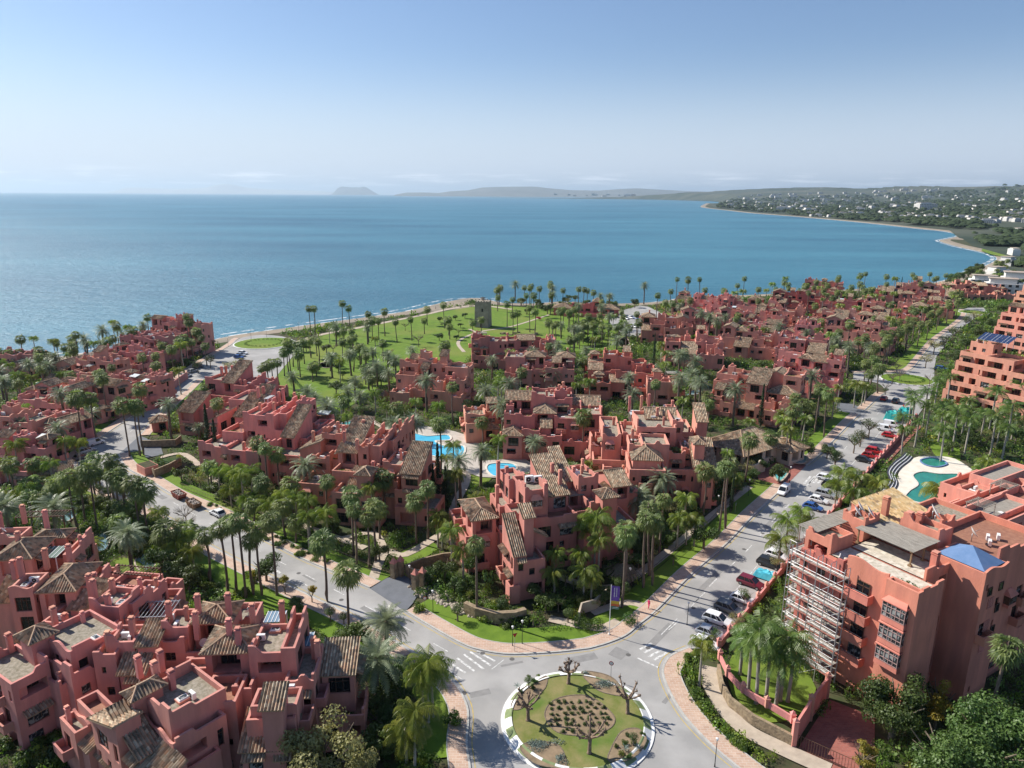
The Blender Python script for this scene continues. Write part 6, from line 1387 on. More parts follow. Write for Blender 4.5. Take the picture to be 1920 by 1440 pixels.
for line,w in PTW+[(rv(K1a),3.),(rv(K1b),3.),(rv(K4a),3.),(rv(K4b),3.),(rv(K2),3.),(rv(K3),2.9),(rv(K1c),3.),(rv(K4d),3.),(rv(K4c),3.),(cstn,12.)]:
    for a,b in zip(line,line[1:]):
        x0,x1=min(a.x,b.x)-w,max(a.x,b.x)+w; y0,y1=min(a.y,b.y)-w,max(a.y,b.y)+w
        i0,i1=np.searchsorted(xs,[x0-1,x1+1]); j0,j1=np.searchsorted(ys,[y0-1,y1+1])
        if i0>=i1 or j0>=j1: continue
        xx,yy=X[j0:j1,i0:i1],Y[j0:j1,i0:i1]; L2=max(1e-6,(b-a).length_squared); t=np.clip(((xx-a.x)*(b.x-a.x)+(yy-a.y)*(b.y-a.y))/L2,0,1)
        ok[j0:j1,i0:i1]&=~(np.hypot(xx-a.x-t*(b.x-a.x),yy-a.y-t*(b.y-a.y))<w)
for ox,oy,c,s,x0,x1,y0,y1 in RECTS:
    m=60; i0,i1=np.searchsorted(xs,[ox-m,ox+m]); j0,j1=np.searchsorted(ys,[oy-m,oy+m]); xx,yy=X[j0:j1,i0:i1]-ox,Y[j0:j1,i0:i1]-oy; u=xx*c+yy*s; w=-xx*s+yy*c
    ok[j0:j1,i0:i1]&=~((u>x0-.9)&(u<x1+.9)&(w>y0-.9)&(w<y1+.9))
WP=[G(1345,1216),G(1717,785)]
keep=[([(1243,1440),(1243,1262),(1290,1214),(1345,1216),(1600,1320),(1600,1440)],.5)]
ok&=~nin(X,Y,GP([(1470,1500),(1330,1250),(1350,1235),(1400,1300),(1500,1360),(1600,1340),(1640,1440)]))
prob=np.where(dist<190,.62,np.where(dist<330,.48,.26)); clump=np.array([[_mn.noise(Vector((x*.07,y*.07,1.))) for x in xs[::4]] for y in ys[::4]]); clump=np.repeat(np.repeat(clump,4,0),4,1)[:X.shape[0],:X.shape[1]]
ok&=rn.uniform(size=X.shape)<prob*np.clip(1.1+clump*1.6,.35,1.5)
def tmpl(n,s,seed):
    r=random.Random(seed); mb=MB(); leafy(mb,0,0,.42,.8,.8,.5,n,s,r); return np.array(mb.v,dtype=np.float32)
def mass(name,label,sel,T,seed):
    px,py=X[sel],Y[sel]; n=len(px)
    if n==0: return
    r=np.random.RandomState(seed); V=[]; C=[]
    pal=np.array([(1,1,1),(.7,.8,.7),(1.6,1.45,.9),(1.15,1.3,.8),(.6,.62,.62),(1.9,1.35,1.),(1.5,1.6,1.9)],dtype=np.float32)
    for i in range(n):
        t=T[r.randint(len(T))]; s=r.uniform(.55,1.45)*(1 if py[i]<300 else 1.3)*(1.5 if r.uniform()<.07 else 1); a=r.uniform(0,6.28); c,q=math.cos(a)*s,math.sin(a)*s
        v=np.empty_like(t); v[:,0]=t[:,0]*c-t[:,1]*q+px[i]; v[:,1]=t[:,0]*q+t[:,1]*c+py[i]; v[:,2]=t[:,2]*s*r.uniform(.8,1.7)-.1; V.append(v); C.append(np.repeat(pal[r.choice(7,p=(.34,.2,.12,.16,.08,.04,.06))][None]*r.uniform(.8,1.2),len(t)//4,0))
    V=np.concatenate(V); C=np.concatenate(C); nf=len(V)//4
    me=bpy.data.meshes.new(name); me.vertices.add(len(V)); me.vertices.foreach_set('co',V.ravel()); me.loops.add(len(V)); me.loops.foreach_set('vertex_index',np.arange(len(V),dtype=np.int32)); me.polygons.add(nf); me.polygons.foreach_set('loop_start',np.arange(0,len(V),4,dtype=np.int32)); me.polygons.foreach_set('loop_total',np.full(nf,4,dtype=np.int32))
    at=me.attributes.new('tint','FLOAT_COLOR','FACE'); cc=np.ones((nf,4),dtype=np.float32); cc[:,:3]=C; at.data.foreach_set('color',cc.ravel()); me.materials.append(MT['under']); me.update(); me.validate()
    o=place(me,name); tag(o,label,'undergrowth',kind='stuff')
MT['under']=leafmat('undergrowth_leaves',(.08,.135,.028),(.165,.24,.06),scale=.5,trans=.3,rough=.45,rand=0.,tint=True)
TN_=[tmpl(70,.26,i) for i in range(4)]; TM=[tmpl(28,.36,10+i) for i in range(4)]; TF=[tmpl(11,.6,20+i) for i in range(3)]
mass('undergrowth','low mixed planting filling the near gardens between paths and houses',ok&(dist<175),TN_,1)
mass('undergrowth','dense low planting of the middle gardens around the pink blocks',ok&(dist>=175)&(dist<330),TM,2)
mass('undergrowth','distant garden planting of the far estate and shore',ok&(dist>=330),TF,3)
print('UNDER',int(ok.sum()),'PALMS',len(PALMXY))
# ================================================================ OTHER THINGS
def thing(mb,name,mats,label,cat,loc=None,rz=None,group=None):
    return tag(mb.build(name,mats,None,loc=loc,rz=rz),label,cat,group)
# ---- nearest roundabout
ctr=G(1082,1352); RR=9.75
MT['greenpaint']=mat('green_kerb_paint',(.16,.22,.09),(.24,.28,.14),scale=1.5,rough=.8)
ri=empty('roundabout_island',(ctr.x,ctr.y,0)); tag(ri,'round planted traffic island with a white and green chequered kerb','roundabout')
def ring(r0,r1,z,n=72,a0=0,a1=2*PI): return [((r0*math.cos(a),r0*math.sin(a),z),(r1*math.cos(a),r1*math.sin(a),z)) for a in [a0+(a1-a0)*i/n for i in range(n+1)]]
def annulus(mb,r0,z0,r1,z1,n=72,m=lambda i:0,a0=0,a1=2*PI):
    for i in range(n):
        a=a0+(a1-a0)*i/n; b=a0+(a1-a0)*(i+1)/n
        mb.quad((r1*math.cos(a),r1*math.sin(a),z1),(r1*math.cos(b),r1*math.sin(b),z1),(r0*math.cos(b),r0*math.sin(b),z0),(r0*math.cos(a),r0*math.sin(a),z0),m(i))
kb=MB(); annulus(kb,RR,.03,RR,.14); annulus(kb,RR-.35,.15,RR,.14); kb.build('outer_kerb',MT['white'],ri)
kb=MB(); annulus(kb,RR-1.25,.62,RR-.45,.2,96,lambda i:(i//3)%2); annulus(kb,RR-1.4,.62,RR-1.25,.62,96,lambda i:(i//3)%2); annulus(kb,RR-.45,.2,RR-.35,.15,96); kb.build('chequered_kerb',[MT['white'],MT['greenpaint']],ri)
kb=MB(); kb.flat([((RR-1.38)*math.cos(2*PI*i/60),(RR-1.38)*math.sin(2*PI*i/60)) for i in range(60)],.5); kb.build('island_grass',MT['drylawn'],ri)
def onisl(pts,z): return [(p.x-ctr.x,p.y-ctr.y) for p in smooth(GP(pts,z),5,True)]
kb=MB(); BEDS=[[(1022,1345),(1028,1322),(1050,1308),(1085,1303),(1110,1308),(1135,1325),(1153,1348),(1140,1368),(1095,1379),(1045,1373)],[(958,1325),(975,1295),(1005,1278),(1025,1268),(1022,1290),(1000,1308),(975,1330)],[(1090,1262),(1115,1260),(1150,1272),(1172,1303),(1140,1301),(1115,1290)],[(975,1400),(1010,1390),(1050,1400),(1062,1440),(1040,1440),(1000,1430)],[(1145,1405),(1165,1372),(1195,1366),(1212,1385),(1195,1415),(1160,1430),(1140,1425)]]
for i,p in enumerate(BEDS): kb.flat(onisl(p,.5),.515+.004*i)
kb.build('planting_bed',MT['bed'],ri)
kb=MB()
for i,p in enumerate(BEDS):
    q=onisl(p,.5); q=[Vector(v) for v in q]+[Vector(q[0])]; strip(kb,q,-.06,.06,.56,0,.06)
kb.build('bed_edging',MT['bark'],ri)
def isl_thing(kind,px,py,s,look,i=None,z=.5):
    v=G(px,py,z); o=tree(kind,0,0,s,xy=(v.x,v.y),look=look,i=i); o.location.z+=z; q=THINGS[-1]; ws=look.split(' on ')[0].split(' in ')[0]; THINGS[-1]=(q[0],ws,q[2],q[3],look[len(ws)+1:]); return o
ir=random.Random(5); k=0
for j in range(6):
    for i in range(9):
        px=1032+i*13+(j%2)*6+ir.uniform(-2,2); py=1318+j*10.5+ir.uniform(-2,2)
        v=G(px,py,.5); q=onisl(BEDS[0],.5)
        if inpoly(v.x-ctr.x,v.y-ctr.y,q) and not inpoly(v.x-ctr.x,v.y-ctr.y,[]): isl_thing('bush',px,py,ir.uniform(.26,.42),'small dark bush in the middle bed of the roundabout island',i=1)
for px,py,s in ((990,1272,.4),(1003,1280,.5),(975,1300,.4),(1010,1268,.3),(1000,1290,.45),(1178,1378,.4),(1190,1395,.42),(1170,1395,.5),(1155,1400,.35),(1165,1415,.45),(1205,1378,.35),(1180,1420,.4)): isl_thing('bush',px,py,s,'green bush in a side bed of the roundabout island')
isl_thing('topiary',991,1290,.7,'small lollipop topiary on the left of the roundabout island'); isl_thing('topiary',1187,1398,.7,'small lollipop topiary on the right of the roundabout island')
for px,py in ((1172,1408),(1195,1405),(970,1290)): isl_thing('agave',px,py,.6,'spiky agave on the roundabout island')
for (cx_,cy_,rx,ry,n,lb) in ((1130,1283,2.2,1.,900,'silvery creeping plants at the far side of the roundabout island'),(1025,1400,2.5,1.3,1300,'silvery cushion plants at the near left of the roundabout island'),(1052,1425,.9,1.0,400,'small silvery cushion at the bottom of the roundabout island'),(1100,1263,.7,.4,200,'small grey cushion at the top of the roundabout island')):
    v=G(cx_,cy_,.5); mb=MB(); 
    for q in range(7): leafy(mb,ir.uniform(-.6,.6)*rx,ir.uniform(-.6,.6)*ry,.12,rx*.45,ry*.45,.22,n//7,.16,ir)
    thing(mb,'silver_plants',MT['silver'],lb,'plant',loc=(v.x,v.y,.5),group='silver plants of the island')
def pollard(px,py,hh,lean,seed,lb):
    r=random.Random(seed); mb=MB(); T=Vector((lean*.25,0,hh*.42)); mb.tube([(0,0,-.1),(0,0,.12),(lean*.1,0,hh*.2),T],[.42,.26,.22,.25],9)
    n=6
    for i in range(n):
        a=2*PI*i/n+r.uniform(-.3,.3); l=r.uniform(.9,1.6)*hh/4.6; u=r.uniform(.5,1.35)*hh/4.6
        p1=T+Vector((math.cos(a)*l*.6,math.sin(a)*l*.6,u*.45)); p2=p1+Vector((math.cos(a)*l*.45,math.sin(a)*l*.45,u*.9)); mb.tube([T-Vector((0,0,.1)),p1,p2],[.16,.12,.1],7); mb.tube([p2-Vector((0,0,.08)),p2+Vector((0,0,.14))],[.17,.13],7)
        for j in range(2):
            b=a+r.uniform(-1.2,1.2); q=p1+Vector((math.cos(b)*.55,math.sin(b)*.55,r.uniform(.2,.7))); mb.tube([p1,q],[.09,.07],6); mb.tube([q-Vector((0,0,.05)),q+Vector((0,0,.1))],[.13,.1],6)
            for t_ in range(3): e=q+Vector((r.uniform(-.3,.3),r.uniform(-.3,.3),r.uniform(.15,.4))); mb.tube([q,e],[.035,.015],4)
        for t_ in range(4): e=p2+Vector((r.uniform(-.35,.35),r.uniform(-.35,.35),r.uniform(.2,.5))); mb.tube([p2,e],[.04,.015],4)
    mb.smooth=True; v=G(px,py,.5); thing(mb,'pollarded_tree',MT['bark2'],lb,'tree',loc=(v.x,v.y,.5),rz=r.uniform(0,6),group='pollarded trees of the roundabout')
MT['bark2']=mat('pale_bark',(.30,.22,.16),(.18,.125,.09),scale=4,rough=.95,bump=.6,bscale=10)
pollard(1066,1281,4.4,.3,1,'leafless pollarded tree at the far edge of the nearest roundabout'); pollard(990,1350,4.8,-.5,2,'leafless pollarded tree on the left of the nearest roundabout'); pollard(1177,1337,5.2,.5,3,'leafless pollarded tree on the right of the nearest roundabout'); pollard(1105,1412,5.4,.2,4,'leafless pollarded tree at the near side of the nearest roundabout')
# ---- vehicles
def paint(name,c,metal=.0): return mat(name,c,tuple(v*.9 for v in c),scale=.6,rough=.28,spec=.55,metal=metal)
PAINT={'white':paint('white_car_paint',(.78,.79,.80)),'grey':paint('grey_car_paint',(.16,.17,.18),.3),'black':paint('black_car_paint',(.02,.022,.025)),'red':paint('red_car_paint',(.48,.02,.02)),'maroon':paint('maroon_car_paint',(.16,.015,.03)),'blue':paint('blue_car_paint',(.03,.10,.32)),'silver':paint('silver_car_paint',(.50,.52,.54),.4)}
MT['tyre']=mat('tyre_rubber',(.02,.02,.02),rough=.9); MT['lamp']=mat('clear_lamp',(.75,.76,.74),rough=.15); MT['tail']=mat('red_lamp',(.35,.01,.01),rough=.2)
def car_parts(kind,col):
    P=PAINT[col]; van=kind=='van'; suv=kind=='suv'
    L_,W_,H_=(4.5,1.85,1.85) if van else (4.6,1.88,1.66) if suv else (4.2,1.78,1.46); zb=.28; zl=.98 if (suv or van) else .88; h=W_/2
    mb=MB(); sts=[(0,.42,zl-.2,h-.12),(.1,.3,zl,h-.04),(.9,zb,zl+.03,h),(2.2,zb,zl+.02,h),(L_-1.1,zb,zl-.03 if not van else zl+.05,h),(L_-.25,zb+.02,zl-.2,h-.06),(L_,.4,zl-.38,h-.2)]
    b=len(mb.v)
    for x,z0,z1,w in sts: mb.v+=[(x,-w+.08,z0),(x,-w,z0+.18),(x,-w,z1-.14),(x,-w+.12,z1),(x,w-.12,z1),(x,w,z1-.14),(x,w,z0+.18),(x,w-.08,z0)]
    for i in range(len(sts)-1):
        for j in range(8): k=(j+1)%8; mb.f.append((b+i*8+j,b+i*8+k,b+(i+1)*8+k,b+(i+1)*8+j)); mb.m.append(0)
    mb.f.append(tuple(b+j for j in range(8))); mb.m.append(0); mb.f.append(tuple(b+(len(sts)-1)*8+j for j in range(8))[::-1]); mb.m.append(0)
    # cabin
    r0,r1=(.12,L_-1.55) if van else (.55 if suv else .75,L_-2.0); c0,c1=(.02,L_-.95) if van else (.12 if suv else .25,L_-1.15); wt=h-.22; z0=zl-.02; z1=H_
    gl=MB(); g=[(c0,-h+.1,z0),(c1,-h+.1,z0),(c1,h-.1,z0),(c0,h-.1,z0),(r0,-wt,z1-.05),(r1,-wt,z1-.05),(r1,wt,z1-.05),(r0,wt,z1-.05)]
    gl.add(g,((0,1,5,4),(1,2,6,5),(2,3,7,6),(3,0,4,7)),0)
    mb.box(r0-.05,r1+.05,-wt-.03,wt+.03,z1-.06,z1,0,.05)
    for (i,j) in ((0,4),(1,5),(2,6),(3,7)): mb.beam(g[i],g[j],.09)
    for s_ in (-1,1):
        for t in (.42,.74) if not van else (.55,):
            a=Vector((c0+(c1-c0)*t,s_*(h-.1),z0)); q=Vector((r0+(r1-r0)*t,s_*wt,z1-.05)); mb.beam(a,q,.08)
        if van: mb.quad((c0,s_*(h-.085),z0),(c0+2.,s_*(h-.085),z0),(c0+2.,s_*(wt+.015),z1-.05),(r0,s_*(wt+.015),z1-.05))
    wl=MB(); wr=.33; n=14
    wl.tube([(0,-.1,0),(0,.1,0)],wr,n,0); wl.tube([(0,-.11,0),(0,.11,0)],wr*.6,10,1)
    hl=MB(); hl.box(-.02,.06,-.2,.2,-.07,.07,0,.01); tl=MB(); tl.box(-.03,.02,-.14,.14,-.09,.09,0)
    mi=MB(); mi.box(-.08,.08,-.1,.1,-.06,.06,0,.02)
    return dict(L=L_,h=h,zl=zl,body=mb.mesh('body',P),glass=gl.mesh('windows',MT['glass']),wheel=wl.mesh('wheel',[MT['tyre'],MT['metal']]),head=hl.mesh('headlight',MT['lamp']),tail=tl.mesh('tail_light',MT['tail']),mir=mi.mesh('mirror',P))
CP={}
def car(px,py,heading,kind,col,label,cat='car',grp=None,lod=1):
    "heading: direction the nose points, degrees from world +x"
    if (kind,col) not in CP: CP[(kind,col)]=car_parts(kind,col)
    c=CP[(kind,col)]; v=G(px,py); r=empty({'van':'van','suv':'parked_car'}.get(kind,'parked_car'),(v.x,v.y,.025),R(heading)); tag(r,label,cat,grp)
    o=-c['L']/2
    place(c['body'],'body',r,(o,0,0)); place(c['glass'],'windows',r,(o,0,0))
    for x in (.85,c['L']-.85):
        for y in (-c['h']+.08,c['h']-.08): place(c['wheel'],'wheel',r,(o+x,y,.33))
    if lod:
        for y in (-c['h']+.32,c['h']-.32): place(c['head'],'headlight',r,(o+c['L']-.1,y,c['zl']-.36)); place(c['tail'],'tail_light',r,(o+.03,y,c['zl']-.22))
        for y in (-c['h']-.08,c['h']+.08): place(c['mir'],'mirror',r,(o+c['L']-1.45,y,c['zl']+.08))
    return r
car(1469,925,232,'van','white','small white van driving down the right road past the reception lodge','van'); car(1554,847,52,'suv','grey','dark grey car driving up the right road','car')
car(1407,1098,-40,'suv','maroon','maroon car parked nose in beside the teal trailer'); car(1393,1129,-38,'hatch','white','white hatchback parked under a thin tree by the wall'); car(1366,1147,-38,'suv','grey','grey parked car third from the nearest end of the bay'); car(1345,1168,-36,'suv','white','white parked car second from the nearest end of the bay'); car(1330,1192,-36,'hatch','silver','silver car parked nearest the roundabout'); car(1322,1212,-34,'hatch','white','white car half hidden at the very end of the bays')
car(1443,1062,-40,'suv','black','black car parked behind the teal trailer'); car(1456,1046,-40,'hatch','white','white car parked beside the scaffold top'); car(1535,942,-38,'hatch','white','white car parked by the leafless street tree'); car(1548,931,-38,'suv','silver','silver car parked by the leafless street tree'); car(1524,955,-38,'hatch','blue','blue car parked beside the blue tarpaulin'); car(1560,915,-38,'suv','black','black car parked below the palm clump'); car(1548,900,-38,'hatch','white','white car parked above the white bay lines')
car(1620,866,-38,'hatch','black','black car parked beside the red cars'); car(1632,858,-38,'hatch','red','bright red car parked in the middle bays, nearer one'); car(1640,850,-38,'suv','red','bright red car parked in the middle bays, farther one'); car(1668,820,-38,'hatch','red','red car parked below the teal tarpaulins'); car(1660,808,-38,'van','white','white van parked below the teal tarpaulins','van'); car(1672,800,-38,'van','white','second white van tight below the teal tarpaulins','van')
car(1657,750,52,'hatch','red','red car waiting before the far roundabout'); car(1679,755,52,'suv','black','black car beside the red one before the far roundabout'); car(1766,646,52,'suv','black','black car on the far stretch of the right road'); car(1813,602,52,'suv','white','white car nearing the last roundabout'); car(1765,694,-38,'suv','blue','blue car parked by the far roundabout')
car(272,767,-105,'van','white','white van driving down the upper left road','van'); car(179,834,62,'van','white','white delivery van with dark open rear parked at the road bend','van'); car(162,849,60,'suv','silver','silver car parked at the road bend behind the white van'); car(155,860,58,'hatch','grey','dark car parked third at the road bend'); car(408,966,142,'hatch','white','white car parked after the rubble skips'); car(236,925,142,'hatch','white','white car half hidden under palms at the road bend')
for i,(x,y,c_) in enumerate(((448,672,'blue'),(452,668,'silver'),(456,664,'white'))): car(x,y,-15,'hatch',c_,f'{c_} car parked on the seaside lot by the turning circle','car')
car(543,660,80,'van','white','white van parked beside the park lawn','van')
for i in range(5): car(1218+i*7.5,601+i*4.2,-150,'hatch',('silver','white','grey','blue','black')[i],f"{('silver','white','grey','blue','black')[i]} car in the row on the sea car park",'car',lod=0)
for i in range(6): car(1165+i*9,597+(i%2)*1.5,-60,'hatch',('grey','silver','white','blue','red','black')[i],f"{('grey','silver','white','blue','red','black')[i]} car in the back line of the sea car park",'car',lod=0)
for i in range(4): car(1188+i*10,614+i,-60,'suv',('white','black','grey','silver')[i],f"{('white','black','grey','silver')[i]} car on the near side of the sea car park",'car',lod=0)
for i,(x,y) in enumerate(((350,707),(362,698),(372,690))): car(x,y,60,'hatch',('white','silver','grey')[i],f"{('white','silver','grey')[i]} car at the kerb of the seaward left road",'car',lod=0)
# ---- rubble skips
MT['rust']=mat('rusty_red_steel',(.33,.09,.07),(.22,.07,.05),scale=3,rough=.8); MT['brown']=mat('brown_steel',(.24,.13,.07),(.16,.09,.05),scale=3,rough=.8); MT['rubble']=mat('rubble',(.45,.40,.36),(.20,.16,.14),scale=4,rough=1.)
def skip(px,py,rz,m_,lb):
    v=G(px,py); r=empty('rubble_skip',(v.x,v.y,.03),R(rz)); tag(r,lb,'skip'); mb=MB(); L_,W_,H_=2.,.95,1.25
    b=[(-L_*.68,-W_*.9,.1),(L_*.68,-W_*.9,.1),(L_*.68,W_*.9,.1),(-L_*.68,W_*.9,.1)]; t=[(-L_,-W_,H_),(L_,-W_,H_),(L_,W_,H_),(-L_,W_,H_)]; ti=[(x*.96,y*.93,z) for x,y,z in t]; bi=[(x*.96,y*.93,.85) for x,y,z in t]
    mb.add(b+t,((0,1,5,4),(1,2,6,5),(2,3,7,6),(3,0,4,7),(3,2,1,0))); mb.add(t+ti,((0,1,5,4),(1,2,6,5),(2,3,7,6),(3,0,4,7))); mb.add(ti+bi,((0,4,5,1),(1,5,6,2),(2,6,7,3),(3,7,4,0)))
    for x in (-1.,0,1.): mb.beam((x,-W_*1.0,H_),(x*.7,-W_*.93,.1),.1,.08); mb.beam((x,W_*1.0,H_),(x*.7,W_*.93,.1),.1,.08)
    mb.build('hull',m_,r); q=MB(); rr=random.Random(px)
    for i in range(70): x,y=rr.uniform(-1.7,1.7),rr.uniform(-.7,.7); s=rr.uniform(.1,.28); q.box(x-s,x+s,y-s*.7,y+s*.7,.8,1.0+rr.uniform(0,.3),0,.05)
    q.build('rubble',MT['rubble'],r)
skip(336,933,138,MT['rust'],'dark red skip full of rubble on the left road'); skip(364,950,138,MT['brown'],'brown skip full of rubble in front of the dark red one')
# ---- people
def person(px,py,rz,top,legs,label,h_=1.68):
    me=bpy.data.meshes.new('person'); V=[(0,0,.95),(0,0,1.15),(0,0,1.38),(0,0,1.5),(.02,0,1.62),(.02,0,1.72),(0,.17,1.40),(.05,.25,1.12),(.16,.24,.92),(0,-.17,1.40),(-.08,-.24,1.12),(-.02,-.26,.88),(0,.09,.88),(.16,.09,.5),(.10,.09,.08),(.25,.09,.03),(0,-.09,.88),(-.08,-.09,.5),(-.26,-.09,.12),(-.16,-.09,.03)]
    E=[(0,1),(1,2),(2,3),(3,4),(4,5),(2,6),(6,7),(7,8),(2,9),(9,10),(10,11),(0,12),(12,13),(13,14),(14,15),(0,16),(16,17),(17,18),(18,19)]
    me.from_pydata(V,E,[]); o=bpy.data.objects.new('person',me); COL.objects.link(o); g=G(px,py); o.location=(g.x,g.y,.14); o.rotation_euler=(0,0,R(rz)); s=h_/1.78; o.scale=(s,s,s)
    m=o.modifiers.new('skin','SKIN'); rad=[.15,.13,.16,.055,.10,.085,.065,.05,.035,.065,.05,.035,.095,.065,.045,.04,.095,.065,.045,.04]
    for i,v in enumerate(me.skin_vertices[0].data): v.radius=(rad[i],rad[i]); v.use_root=(i==0)
    o.modifiers.new('sub','SUBSURF').levels=1; me.materials.append(top)
    hr=MB(); hr.tube([(.0,0,1.68),(-.02,0,1.76),(0,0,1.83)],[.10,.11,.05],8); hr.smooth=True; hr.build('hair',MT['wood'],o)
    lg=MB()
    for a,b,c in ((12,13,14),(16,17,18)): lg.tube([Vector(V[a]),Vector(V[b]),Vector(V[c])],[.105,.078,.06],8)
    lg.smooth=True; lg.build('trousers',legs,o); tag(o,label,'person'); return o
MT['pinkcloth']=mat('pink_cloth',(.75,.05,.16),rough=.8); MT['redcloth']=mat('red_cloth',(.6,.12,.05),rough=.8)
person(1216,1142,50,MT['pinkcloth'],MT['pinkcloth'],'person in bright pink walking on the brick pavement by the flagpole')
person(1693,768,50,MT['redcloth'],MT['dark'],'person in orange standing by the hedge before the far roundabout')
for x,y in ((850,573),(817,580),(1045,566)): person(x,y,20,MT['dark'],MT['dark'],f'tiny dark dressed walker on the seaside path {"near the headland" if x==850 else "left of the headland" if x==817 else "behind the restaurant"}')
# ---- flagpole, lamps, signs
v=G(1142,1191); r=empty('flagpole',(v.x,v.y,0),R(8)); tag(r,'white flagpole with a purple banner on the corner lawn','flagpole'); mb=MB(); mb.tube([(0,0,0),(0,0,8.6)],[.07,.05],8); mb.tube([(0,0,0),(0,0,.3)],.16,8); mb.build('pole',MT['white'],r)
MT['purple']=mat('purple_cloth',(.13,.06,.33),(.17,.09,.40),scale=2,rough=.7); MT['bannery']=mat('yellow_band',(.62,.42,.05),rough=.7); MT['bannero']=mat('orange_band',(.58,.14,.05),rough=.7); MT['bannerg']=mat('green_band',(.10,.22,.16),rough=.7)
fl=MB()
def fz(z0,z1,m_):
    for i in range(8):
        a,b=.06+i*.16,.06+(i+1)*.16; w=lambda x: .09*math.sin(x*4); fl.quad((a,w(a),z0-.1*a),(b,w(b),z0-.1*b),(b,w(b),z1-.1*b),(a,w(a),z1-.1*a),m_)
        fl.quad((b,w(b)+.012,z0-.1*b),(a,w(a)+.012,z0-.1*a),(a,w(a)+.012,z1-.1*a),(b,w(b)+.012,z1-.1*b),m_)
fz(5.9,8.4,0); fz(5.4,5.9,1); fz(5.0,5.4,2); fz(4.5,5.0,3); fl.build('banner',[MT['purple'],MT['bannery'],MT['bannero'],MT['bannerg']],r)
mk=MB(); rr=random.Random(9)
for c_,x in ((0,.5),(1,.85)):
    z=8.1
    while z>6.6: h_=rr.uniform(.05,.13); w=rr.uniform(.1,.2); mk.box(x-w/2,x+w/2,-.13,-.115,z-h_,z); mk.box(x-w/2,x-w/2+.05,-.13,-.115,z-h_-.06,z-h_); z-=h_+rr.uniform(.08,.12)
mk.box(.3,1.1,-.13,-.115,4.72,4.78); mk.build('banner_marks',MT['white'],r)
def lamp(px,py,h_,lb,dbl=False,g='street lamps'):
    v=G(px,py); r=empty('street_lamp',(v.x,v.y,0),R(20)); mb=MB(); mb.tube([(0,0,0),(0,0,.6),(0,0,h_)],[.09,.05,.04],7); mb.build('post',MT['dark'],r)
    for x in ((-.35,.35) if dbl else (0,)):
        m=MB(); m.tube([(x,0,h_),(x,0,h_+.12),(x,0,h_+.42),(x,0,h_+.5)],[.05,.12,.19,.04],8); m.build('lamp_head',MT['white'],r)
    if dbl: m=MB(); m.beam((-.35,0,h_),(.35,0,h_),.05); m.build('arm',MT['dark'],r)
    THINGS.append((r,lb,'lamp',g))
for p in ((812,1149),(979,1208),(769,1100),(1288,1172),(1345,962),(1403,930),(1480,905),(1560,860),(1615,810),(1600,700),(1580,745),(560,620),(471,635),(500,633),(428,650),(590,612),(700,596),(1340,1438),(1180,1105),(318,1010)): lamp(p[0],p[1],3.6,'black street lamp with a pale head')
lamp(961,1212,3.,'black street lamp with a pale head')
def sign(px,py,rz,kind,lb,h_=2.3):
    v=G(px,py); r=empty('road_sign',(v.x,v.y,0),R(rz)); tag(r,lb,'road sign'); mb=MB(); mb.tube([(0,0,0),(0,0,h_)],.035,6); mb.build('post',MT['metal'],r); p=MB()
    if kind=='round': p.tube([(0,-.04,h_-.3),(0,-.06,h_-.3)],.33,16,0); p.tube([(0,-.06,h_-.3),(0,-.065,h_-.3)],.24,16,1)
    elif kind=='tri': p.add([(-.4,-.05,h_),(.4,-.05,h_),(0,-.05,h_-.7)],((0,1,2),),0); p.add([(-.4,-.03,h_),(.4,-.03,h_),(0,-.03,h_-.7)],((2,1,0),),2)
    else: p.box(-.3,.3,-.06,-.03,h_-.7,h_,2)
    p.build('panel',[MT['tail'],MT['white'],MT['metal']],r)
sign(965,1222,20,'tri','give way sign on the brick pavement by the crossing',3.1); sign(1195,1172,140,'rect','blank rectangular sign on the corner pavement',2.6); sign(797,1142,20,'round','round road sign near the gate pillars'); sign(1145,1275,-20,'round','round grey road sign on the roundabout island',3.); sign(1378,962,60,'rect','small sign on the right verge by the parked van'); sign(1655,722,0,'round','round road sign at the far roundabout')
